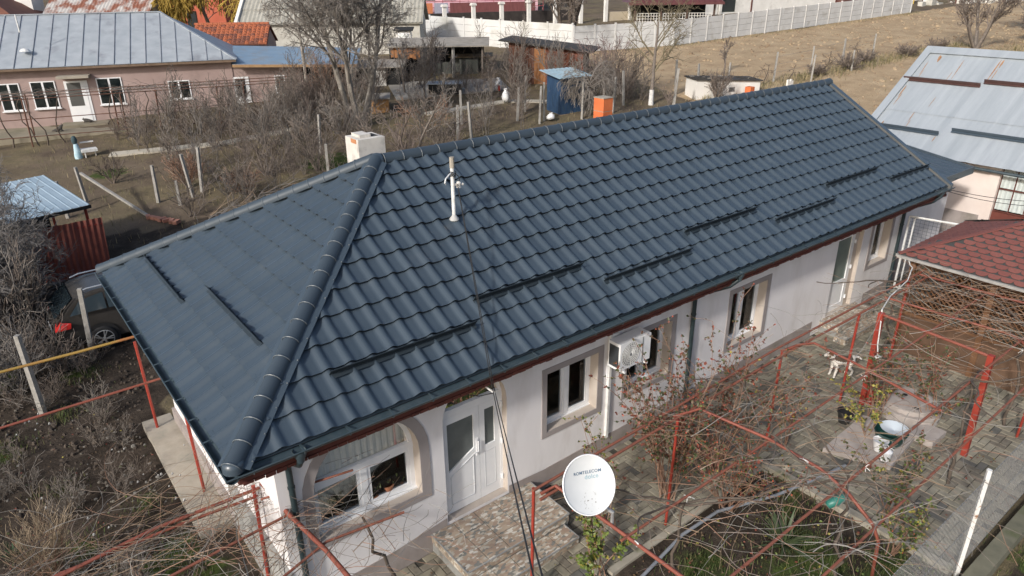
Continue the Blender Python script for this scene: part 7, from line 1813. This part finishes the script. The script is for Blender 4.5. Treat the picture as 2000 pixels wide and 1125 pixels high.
for s in (-1, 1):
    q = MB()
    for poly in ([(-.42, 1.12), (-.12, 1.44), (.42, 1.52), (.42, 1.12)], [(.47, 1.12), (.47, 1.52), (1.28, 1.54), (1.28, 1.10)], [(1.33, 1.10), (1.33, 1.54), (1.95, 1.46), (2.52, 1.10)]):
        pts = [Vector(pp(x, z, s))+Vector((0, s*.006, 0)) for x, z in poly]; q.add(pts, [(0, 1, 2, 3) if s == 1 else (3, 2, 1, 0)])
    q.build('side_window', m_carg, car)
    for x in (.18, 2.86):
        w = thing_w = MB(); Mw = Matrix.Translation((x, 13.0+s*.84, .33+z0)) @ Matrix.Rotation(pi/2, 4, 'X')
        w.lathe([(.20, -.10), (.30, -.11), (.335, -.08), (.335, .08), (.30, .11), (.20, .10)], (0, 0, 0), 24, M=Mw); wo_ = w.build('wheel', m_tyre, car, smooth=50)
        w = MB(); f = -s*.0
        w.lathe([(.235, .0), (.245, .03*1), (.225, .035)], (0, 0, 0), 24, M=Matrix.Translation((x, 13.0+s*(.84+.08), .33+z0)) @ Matrix.Rotation(pi/2*(-s), 4, 'X'))
        for k in range(5):
            a = 2*pi*k/5
            for da in (-.16, .16):
                w.beam((x+.05*cos(a), 13.0+s*.955, .33+z0+.05*sin(a)), (x+.225*cos(a+da), 13.0+s*.945, .33+z0+.225*sin(a+da)), .02, .035, upv=(0, 1, 0))
        w.lathe([(.0, .04), (.05, .035), (.055, .0)], (0, 0, 0), 10, M=Matrix.Translation((x, 13.0+s*.93, .33+z0)) @ Matrix.Rotation(pi/2*(-s), 4, 'X'))
        w.build('rim', m_alloy, wo_)
    for x in (.18, 2.86):
        q = MB(); q.lathe([(.0, 0), (.40, 0)], (0, 0, 0), 20, M=Matrix.Translation((x, 13.0+s*.895, .36+z0)) @ Matrix.Rotation(pi/2, 4, 'X')); q.build('wheel_arch', m_tyre, car)
    q = MB(); q.tube([(-.1, 13+s*.62, 1.60+z0), (.1, 13+s*.62, 1.66+z0), (1.7, 13+s*.62, 1.69+z0), (1.9, 13+s*.62, 1.60+z0)], .022, 6); q.build('roof_rail', m_alloy, car)
    q = MB(); pts = [(-.80, s*.90, .80), (-.76, s*.55, .82), (-.69, s*.52, .98), (-.62, s*.86, 1.0), (-.42, s*.925, .96), (-.45, s*.935, .82)]
    q.add([(x-.012, 13+y, z+z0) for x, y, z in pts], [(0, 1, 2, 3), (0, 3, 4, 5)]+[(3, 2, 1, 0), (5, 4, 3, 0)]); q.build('tail_light', mat('red_tail_lamp', (.45, .02, .02), (.55, .04, .03), 12, .15), car)
    q = MB(); q.box(.62, .80, 13+s*.915-.012, 13+s*.915+.012, .92+z0, .95+z0); q.build('door_handle', m_carp, car)
q = MB(); pts = [pp(-.72+.01, 1.04, -1), pp(-.72+.01, 1.04, 1), pp(-.24, 1.46, 1), pp(-.24, 1.46, -1)]; q.add([(x-.03, 13+(y-13)*.86, z+.035) for x, y, z in pts], [(0, 1, 2, 3), (3, 2, 1, 0)]); q.build('rear_window', m_carg, car)
q = MB(); pts = [pp(2.05, 1.50, -1), pp(2.05, 1.5, 1), pp(2.7, 1.13, 1), pp(2.7, 1.13, -1)]; q.add([(x+.02, 13+(y-13)*.88, z+.03) for x, y, z in pts], [(0, 1, 2, 3), (3, 2, 1, 0)]); q.build('windscreen', m_carg, car)
q = MB(); q.box(-.86, -.835, 12.75, 13.25, .58+z0, .70+z0); q.build('number_plate', m_white, car)
q = MB(); q.box(-.88, -.80, 12.2, 13.8, .36+z0, .50+z0); q.build('bumper', m_tyre, car)

# ---------------------------------------------------------------- hand pump with sink, cats, dog
hp = thing('hand_pump', 'garden pump wrapped in light blue cloth with a small sink before the pink house', 'pump', (2.9, 33.1, .55))
q = MB(); q.lathe([(.16, -.2), (.18, .15), (.14, .4), (.10, .7), (.07, .75)], (2.9, 33.1, .55), 10); q.build('blue_wrap', mat('light_blue_cloth', (.22, .42, .52), (.5, .6, .63), 5, .9), hp, smooth=True)
q = MB(); q.lathe([(.07, .7), (.12, .8), (.13, .95), (.08, 1.08), (.0, 1.12)], (2.88, 33.1, .55), 10); q.build('dark_hood', mat('dark_teal_cloth', (.04, .07, .08), rough=.9), hp, smooth=True)
q = MB(); q.box(3.05, 3.75, 32.8, 33.3, .85, .98); q.box(3.12, 3.68, 32.87, 33.23, .98, .984); q.build('sink', m_whitemetal, hp)
q = MB(); q.box(3.1, 3.7, 33.2, 33.3, 1.25, 1.30); q.tube([(3.2, 33.0, .4), (3.2, 33.0, .86)], .03, 5); q.tube([(3.65, 33.0, .4), (3.65, 33.0, .86)], .03, 5); q.build('sink_stand', m_whitemetal, hp)

def skin_body(name, verts, edges, radii, m, parent, root=0, lev=2):
    me = bpy.data.meshes.new(name); me.from_pydata(verts, edges, []); o = bpy.data.objects.new('tmp_body', me); COL.objects.link(o)
    sk = o.modifiers.new('s', 'SKIN'); sk.use_smooth_shade = True
    for i, r in enumerate(radii):
        d = me.skin_vertices[0].data[i]; d.radius = (r, r) if not isinstance(r, tuple) else r; d.use_root = (i == root)
    sb = o.modifiers.new('b', 'SUBSURF'); sb.levels = lev; sb.render_levels = lev
    dg = bpy.context.evaluated_depsgraph_get(); e = bpy.data.meshes.new_from_object(o.evaluated_get(dg)); bpy.data.objects.remove(o); bpy.data.meshes.remove(me)
    e.name = name; e.materials.clear(); e.materials.append(m); e.polygons.foreach_set('use_smooth', [True]*len(e.polygons))
    return link_mesh(name, e, parent)
def dog_fur():
    m = mat('white_dog_fur', (.66, .62, .56), (.76, .72, .67), 30, .9, obj=True, bump=.4, bscale=120)
    nt = m.node_tree; L_ = nt.links.new; b = nt.nodes['Principled BSDF']; src = b.inputs['Base Color'].links[0].from_socket
    tc = nt.nodes.new('ShaderNodeTexCoord')
    def blob(c, r, nz=.06):
        n = nt.nodes.new('ShaderNodeTexNoise'); n.inputs['Scale'].default_value = 14; L_(tc.outputs['Object'], n.inputs['Vector'])
        v = nt.nodes.new('ShaderNodeVectorMath'); v.operation = 'DISTANCE'; L_(tc.outputs['Object'], v.inputs[0]); v.inputs[1].default_value = c
        a = nt.nodes.new('ShaderNodeMath'); a.operation = 'MULTIPLY_ADD'; L_(n.outputs[0], a.inputs[0]); a.inputs[1].default_value = nz*2; L_(v.outputs['Value'], a.inputs[2])
        k = nt.nodes.new('ShaderNodeMath'); k.operation = 'LESS_THAN'; L_(a.outputs[0], k.inputs[0]); k.inputs[1].default_value = r+nz; return k.outputs[0]
    cur = src
    for c, r, col in (((.10, 0, .50), .13, (.11, .075, .05)), ((-.12, -.02, .49), .16, (.085, .065, .05)), ((-.02, .03, .52), .12, (.10, .07, .05)), ((.30, .09, .66), .075, (.16, .085, .045)), ((.30, -.09, .66), .075, (.16, .085, .045))):
        x = nt.nodes.new('ShaderNodeMix'); x.data_type = 'RGBA'; L_(blob(c, r), x.inputs[0]); L_(cur, x.inputs[6]); x.inputs[7].default_value = (*col, 1); cur = x.outputs[2]
    L_(cur, b.inputs['Base Color']); return m
dg_ = thing('dog', 'white dog with brown patches and collar standing on the pavers', 'dog', (13.12, -.74, gz(13)+.012), radians(152))
V = []; E_ = []; R_ = []
def nd(p, r, par=None):
    V.append(p); R_.append(r)
    if par is not None: E_.append((par, len(V)-1))
    return len(V)-1
hip_ = nd((-.24, 0, .42), .095); mid = nd((-.06, 0, .42), .095, hip_); che = nd((.13, 0, .41), .115, mid); nk = nd((.24, 0, .52), .07, che); hd = nd((.31, 0, .62), .075, nk); mz = nd((.39, 0, .595), .045, hd); nd((.455, 0, .575), .030, mz)
for s in (-1, 1):
    sh = nd((.15, s*.075, .36), .055, che); el = nd((.125, s*.085, .25), .036, sh); wr = nd((.15, s*.085, .11), .026, el); pw = nd((.155, s*.085, .03), .026, wr); nd((.20, s*.085, .018), .022, pw)
    th = nd((-.24, s*.075, .36), .068, hip_); kn = nd((-.17, s*.085, .26), .045, th); hk = nd((-.29, s*.085, .15), .026, kn); pa_ = nd((-.265, s*.085, .035), .025, hk); nd((-.215, s*.085, .018), .022, pa_)
t1_ = nd((-.36, 0, .47), .03, hip_); t2_ = nd((-.45, .01, .45), .026, t1_); nd((-.52, .02, .38), .015, t2_)
skin_body('body', V, E_, R_, dog_fur(), dg_)
for s in (-1, 1):
    q = MB(); q.add([(.27, s*.05, .68), (.32, s*.06, .685), (.285, s*.115, .60), (.30, s*.10, .665), (.27, s*.07, .66)], [(0, 1, 2), (0, 2, 4), (1, 3, 2)]); q.build('ear', mat('brown_ear_fur', (.14, .075, .04), rough=.9), dg_, local=True)
    q = MB(); q.lathe([(0, .010), (.008, .006), (.010, 0)], (0, 0, 0), 8, M=Matrix.Translation((.362, s*.036, .648)) @ Matrix.Rotation(pi/2, 4, 'Y')); q.build('eye', m_dark, dg_, local=True)
q = MB(); q.lathe([(0, .018), (.014, .010), (.018, 0), (.010, -.01)], (0, 0, 0), 8, M=Matrix.Translation((.478, 0, .585)) @ Matrix.Rotation(pi/2, 4, 'Y')); q.build('nose', m_dark, dg_, local=True)
q = MB(); q.lathe([(.078, -.014), (.084, 0), (.078, .014)], (0, 0, 0), 14, M=Matrix.Translation((.225, 0, .505)) @ Matrix.Rotation(.75, 4, 'Y')); q.build('collar', m_maroon, dg_, local=True)
m_cat = mat('dark_tabby_fur', (.05, .045, .04), (.10, .09, .08), 30, .9)
def cat(label, x, y, z, rz, sit):
    global V, E_, R_
    o = thing('cat', label, 'cat', (x, y, z), rz); V, E_, R_ = [], [], []
    a = nd((-.15, 0, .12), .10); b = nd((0, 0, .13), .10, a); c = nd((.13, 0, .14 if not sit else .25), .08, b); h = nd((.22, 0, .20 if not sit else .36), .065, c); nd((.28, 0, .19 if not sit else .34), .035, h)
    for s in (-1, 1): f = nd((.15, s*.06, .06), .03, c); nd((.22, s*.06, .02), .025, f); f = nd((-.14, s*.08, .06), .04, a); nd((-.06, s*.09, .02), .025, f)
    t = nd((-.28, .03, .06), .028, a); nd((-.36, .12, .03), .02, t)
    skin_body('body', V, E_, R_, m_cat, o, lev=1)
    for s in (-1, 1):
        zz = .26 if not sit else .42; q = MB(); q.add([(.19, s*.02, zz-.01), (.22, s*.055, zz-.02), (.205, s*.045, zz+.045)], [(0, 1, 2), (2, 1, 0)]); q.build('ear', m_cat, o, local=True)
cat('dark tabby cat crouching on the doorstep of the pink house', 4.55, 40.0, 1.12, radians(160), False)
cat('dark cat sitting on the terrace left of the pink house door', 2.9, 38.9, .98, radians(-20), True)

# ---------------------------------------------------------------- small things about the yard
m_terra = mat('terracotta', (.30, .12, .06), (.38, .17, .09), 9, .85)
def pot(name, label, x, y, z, r, h, m, seed=1, leaves=0, mix=(3, 0, 0, 4, 2), lh=.35):
    o = thing(name, label, 'flowerpot', (x, y, z)); q = MB(); q.lathe([(0, .005), (r*.72, 0), (r, h*.82), (r*1.1, h*.82), (r*1.1, h), (r*.95, h), (r*.9, h*.85), (0, h*.85)], (x, y, z), 14); q.build('pot', m, o, smooth=40)
    if leaves:
        rr = random.Random(seed); lf, st = MB(), MB()
        for k in range(leaves):
            a = rr.uniform(0, 6.28); e = rr.uniform(.0, lh); p = np.array([x+cos(a)*rr.uniform(.02, lh*.55), y+sin(a)*rr.uniform(.01, lh*.25), z+h+e]); leaf_mb(lf, p, np.array([rr.gauss(0, 1), rr.gauss(0, .5), rr.gauss(.2, .6)]), rr.uniform(.06, .10), rr.choices(range(5), mix)[0], rr)
        for k in range(8): a = rr.uniform(0, 6.28); st.tube([(x, y, z+h*.8), (x+cos(a)*lh*.4, y+sin(a)*lh*.2, z+h+lh*.8)], .005, 3)
        st.build('stems', GB[1], o, kind='stuff'); lf.build('foliage', LV, o, kind='stuff')
    return o
yw = YF+.36
pot('flowerpot', 'terracotta pot with a small green plant inside the arched window', 2.47, yw-.06, 1.16, .10, .18, m_terra, 1, 50, (4, 0, 1, 3, 0), .16)
pot('flowerpot', 'pot with yellow and green leaves inside the arched window by the mullion', 2.22, yw-.05, 1.16, .09, .10, m_terra, 2, 70, (2, 0, 0, 3, 4), .26)
pot('flowerpot', 'pot with leafy dark green plant in the left part of the arched window', 1.62, yw-.05, 1.16, .09, .12, m_terra, 3, 70, (5, .5, 0, 2, 0), .28)
pot('flowerpot', 'pot of tall green leaves at the right end of the arched window', 2.70, yw-.04, 1.16, .08, .12, m_terra, 5, 40, (5, 0, 0, 3, 0), .24)
pot('flowerpot', 'white pot inside the first square window', 5.72, yw-.02, 1.18, .08, .16, m_white, 4, 30, (3, 0, 0, 3, 0), .2)
pot('flowerpot', 'black plastic flowerpot under the yellow leaved spray', 11.55, -1.75, gz(11.5), .15, .28, mat('black_plastic', (.02, .02, .02), rough=.5), 6, 0)
wc = thing('well_cover', 'stepped round concrete well cover slabs in the middle of the yard', 'well cover', (12.7, -2.55, gz(12.7)))
def disc(x, y, z, r, h, m, name, n=20, squash=1., holes=()):
    q = MB(); q.lathe([(0, h), (r-.015, h), (r, h-.012), (r, 0)], (x, y, z), n); o = q.build(name, m, wc)
    for hx, hy, hr in holes: q = MB(); q.lathe([(0, 0), (hr, 0)], (x+hx, y+hy, z+h+.003), 10); q.build('hole', m_dark, wc)
    return o
m_wcon = mat('pinkish_grey_concrete', (.33, .29, .265), (.43, .385, .355), 5, .93, bump=.4, bscale=60)
disc(12.85, -2.45, gz(12.8), .58, .22, m_wcon, 'lower_disc'); disc(12.88, -2.42, gz(12.8)+.222, .52, .10, m_wcon, 'upper_disc', holes=((-.25, -.24, .05), (.1, .15, .05)))
q = MB(); q.slab([(10.3, -2.0, gz(10.3)+.10), (10.75, -3.1, gz(10.3)+.10), (12.2, -2.95, gz(12)+.12), (11.9, -1.95, gz(12)+.12)], .16); q.build('apron_slab', m_wcon, wc)
q = MB(); q.box(12.0, 12.6, -3.3, -2.85, gz(12)+.005, gz(12)+.14); q.build('edge_slab', m_wcon, wc)
bk = thing('wash_tub', 'dark green tub holding white plastic basins on the concrete slab', 'tub', (11.35, -2.8, .15))
q = MB(); q.lathe([(.22, 0), (.30, .26), (.31, .28), (.28, .27), (.20, .04), (0, .04)], (11.42, -2.72, .16), 20); q.build('tub', mat('dark_green_plastic', (.01, .05, .045), rough=.4), bk, smooth=40)
q = MB(); q.lathe([(.0, .03), (.10, .02), (.20, .08), (.25, .10), (.26, .115), (.19, .10), (.0, .05)], (11.50, -2.74, .36), 22); q.build('basin', mat('pale_blue_white_plastic', (.58, .66, .72), (.68, .74, .78), 3, .35), bk, smooth=40)
q = MB(); q.lathe([(.10, 0), (.14, .22), (.145, .23), (.13, .22), (.0, .21)], (11.05, -2.72, .15), 16); q.lathe([(.09, 0), (.12, .2), (.05, .26), (0, .27)], (10.85, -2.92, .14), 14); q.build('white_bucket', m_white, bk, smooth=40)
tl = MB(); tl.lathe([(.0, 0), (.07, .02), (.085, .2), (.07, .34), (.03, .40), (0, .41)], (0, 0, 0), 12, M=Matrix.Translation((8.86, -2.9, .1)) @ Matrix.Rotation(1.25, 4, 'Y') @ Matrix.Rotation(.4, 4, 'X'))
setp(tl.build('watering_bottle', mat('teal_plastic', (.03, .16, .13), (.05, .22, .18), 4, .4), smooth=True), 'teal green plastic bottle lying on the bed by the kerb', 'bottle')
hs = MB(); hs.tube([(4.9, -1.95, gz(4.9)+.05), (6.4, -1.75, .03), (7.3, -1.78, .05), (8.4, -2.2, .10), (9.35, -2.48, .20), (10.0, -2.6, .22)], .03, 8)
setp(hs.build('drain_pipe', mat('grey_plastic_pipe', (.17, .185, .205), (.24, .255, .28), 3, .5), smooth=50), 'grey plastic pipe lying across the planting bed', 'pipe')
rk = MB(); rk.lathe([(0, .09), (.07, .07), (.10, 0)], (9.3, -1.85, gz(9.3)+.02), 7); setp(rk.build('loose_stone', m_concrete, smooth=True), 'pale round stone lying beside the bed kerb', 'stone')
for n, (x, y, z, lab) in enumerate([(24.4, 22.4, 1.35, 'white plastic bag on the ground by the twin posts'), (24.9, 27.1, 1.72, 'white feed sack by the posts left of the blue shed'), (26.4, 29.8, 1.9, 'white sack with red print by the plank shed')]):
    q = MB(); h = (.38, .75, .8, .35)[n]; rr = random.Random(n+40)
    prof_ = [(.0, 0), (.19, .0), (.24, h*.3), (.2, h*.65), (.08, h*.85), (.11, h)]
    q.lathe(prof_, (x, y, z), 9); q.v = [(a+rr.gauss(0, .02), b+rr.gauss(0, .02), c+rr.gauss(0, .02)) for a, b, c in q.v]
    setp(q.build('plastic_sack', mat('white_sack_plastic', (.62, .62, .61), (.74, .74, .73), 5, .5), smooth=True), lab, 'sack', 'white sacks in the back garden')
q = MB(); q.box(26.22, 26.34, 29.55, 29.62, 1.92, 2.25); setp(q.build('red_canister', mat('red_plastic', (.5, .06, .03), rough=.5)), 'small red canister beside the white sack', 'canister')

# ---------------------------------------------------------------- chain link fence on the right
cf = thing('chain_link_fence', 'chain link fence on white rusty posts at the lower right corner', 'fence', (9, -5, 0))
m_wire = mat('galvanised_wire', (.20, .20, .195), (.30, .30, .29), 20, .55, metal=.5)
m_whiterust = mat('rust_edged_white_post', (.60, .60, .57), (.70, .69, .67), 8, .6, c3=(.30, .14, .05), s3=6, t3=(.58, .66))
for x, y in ((4.6, -5.0), (9.08, -4.95), (12.9, -4.95), (16.8, -4.95)):
    q = MB(); q.beam((x, y, gz(x)-.3), (x+.03, y+.02, gz(x)+2.0), .056, .056); q.box(x+.0, x+.06, y-.010, y+.050, gz(x)+1.995, gz(x)+2.005); q.build('post', m_whiterust, cf)
ms_ = MB(); yy = -4.93; H_ = 1.75; x0, x1 = 4.6, 17.0; s_ = .078
n = int((x1-x0)/s_)
def wire(pa_, pb_):
    ms_.tube([pa_, pb_], .0022, 3, cap=False)
for k in range(-int(H_/s_), n+1):
    for sg in (1, -1):
        a0 = x0+k*s_; xs0, xs1 = max(x0, a0), min(x1, a0+H_)
        if xs1-xs0 < .05: continue
        za, zb = (xs0-a0, xs1-a0) if sg == 1 else (H_-(xs0-a0), H_-(xs1-a0))
        wire((xs0, yy+.004*sg, gz(xs0)+.1+za), (xs1, yy+.004*sg, gz(xs1)+.1+zb))
ms_.build('wire_mesh', m_wire, cf, kind='stuff')
q = MB()
for z in (.12, 1.0, 1.84): q.tube([(x0, yy, gz(x0)+z), (x1, yy, gz(x1)+z)], .005, 3)
q.build('tension_wires', m_wire, cf, kind='stuff')
q = MB(); q.box(4.6, 18, -5.30, -5.06, -.3, .22); setp(q.build('fence_footing', mat('mossy_footing', (.10, .10, .07), (.18, .17, .12), 3, .95, c3=(.06, .075, .025), s3=1.5)), 'mossy concrete footing strip outside the chain link fence', 'footing')
wg = thing('welded_mesh_panel', 'low welded wire mesh panel standing in the grass at the lower left', 'mesh panel', (-.6, 3.3, -.25))
q = MB()
for k in range(20): x = -1.8+k*.104; q.tube([(x, 3.5-.06*k*.5, -.3), (x, 3.5-.06*k*.5, .55)], .004, 3)
for k in range(8): q.tube([(-1.8, 3.5, -.25+k*.11), (.2, 2.75, -.25+k*.11)], .003, 3)
q.build('wires', mat('dull_dark_wire', (.10, .10, .098), (.17, .17, .165), 20, .6), wg, kind='stuff')
q = MB(); r_ = random.Random(31)
for k in range(24):
    x, y, z = r_.choice([(-1.9, 8.0, .5), (-1.2, 7.4, .3), (-1.0, 3.4, .9), (-1.3, 2.0, 1.5), (-.8, 6.8, .2), (-2.0, 5.0, .4), (-.2, 4.6, .5)]); x += r_.gauss(0, .35); y += r_.gauss(0, .35); s_ = r_.uniform(.015, .03)
    q.add([(x-s_, y, z), (x+s_, y+s_*.5, z), (x+s_*.5, y, z+s_*2), (x-s_*.3, y+s_, z+s_*1.6)], [(0, 1, 2), (0, 2, 3), (2, 1, 0), (3, 2, 0)])
q.build('plastic_ties', mat('white_rag', (.55, .55, .54), rough=.8), None, 'white plastic strips tied to vines in the left garden', 'ties', kind='stuff')
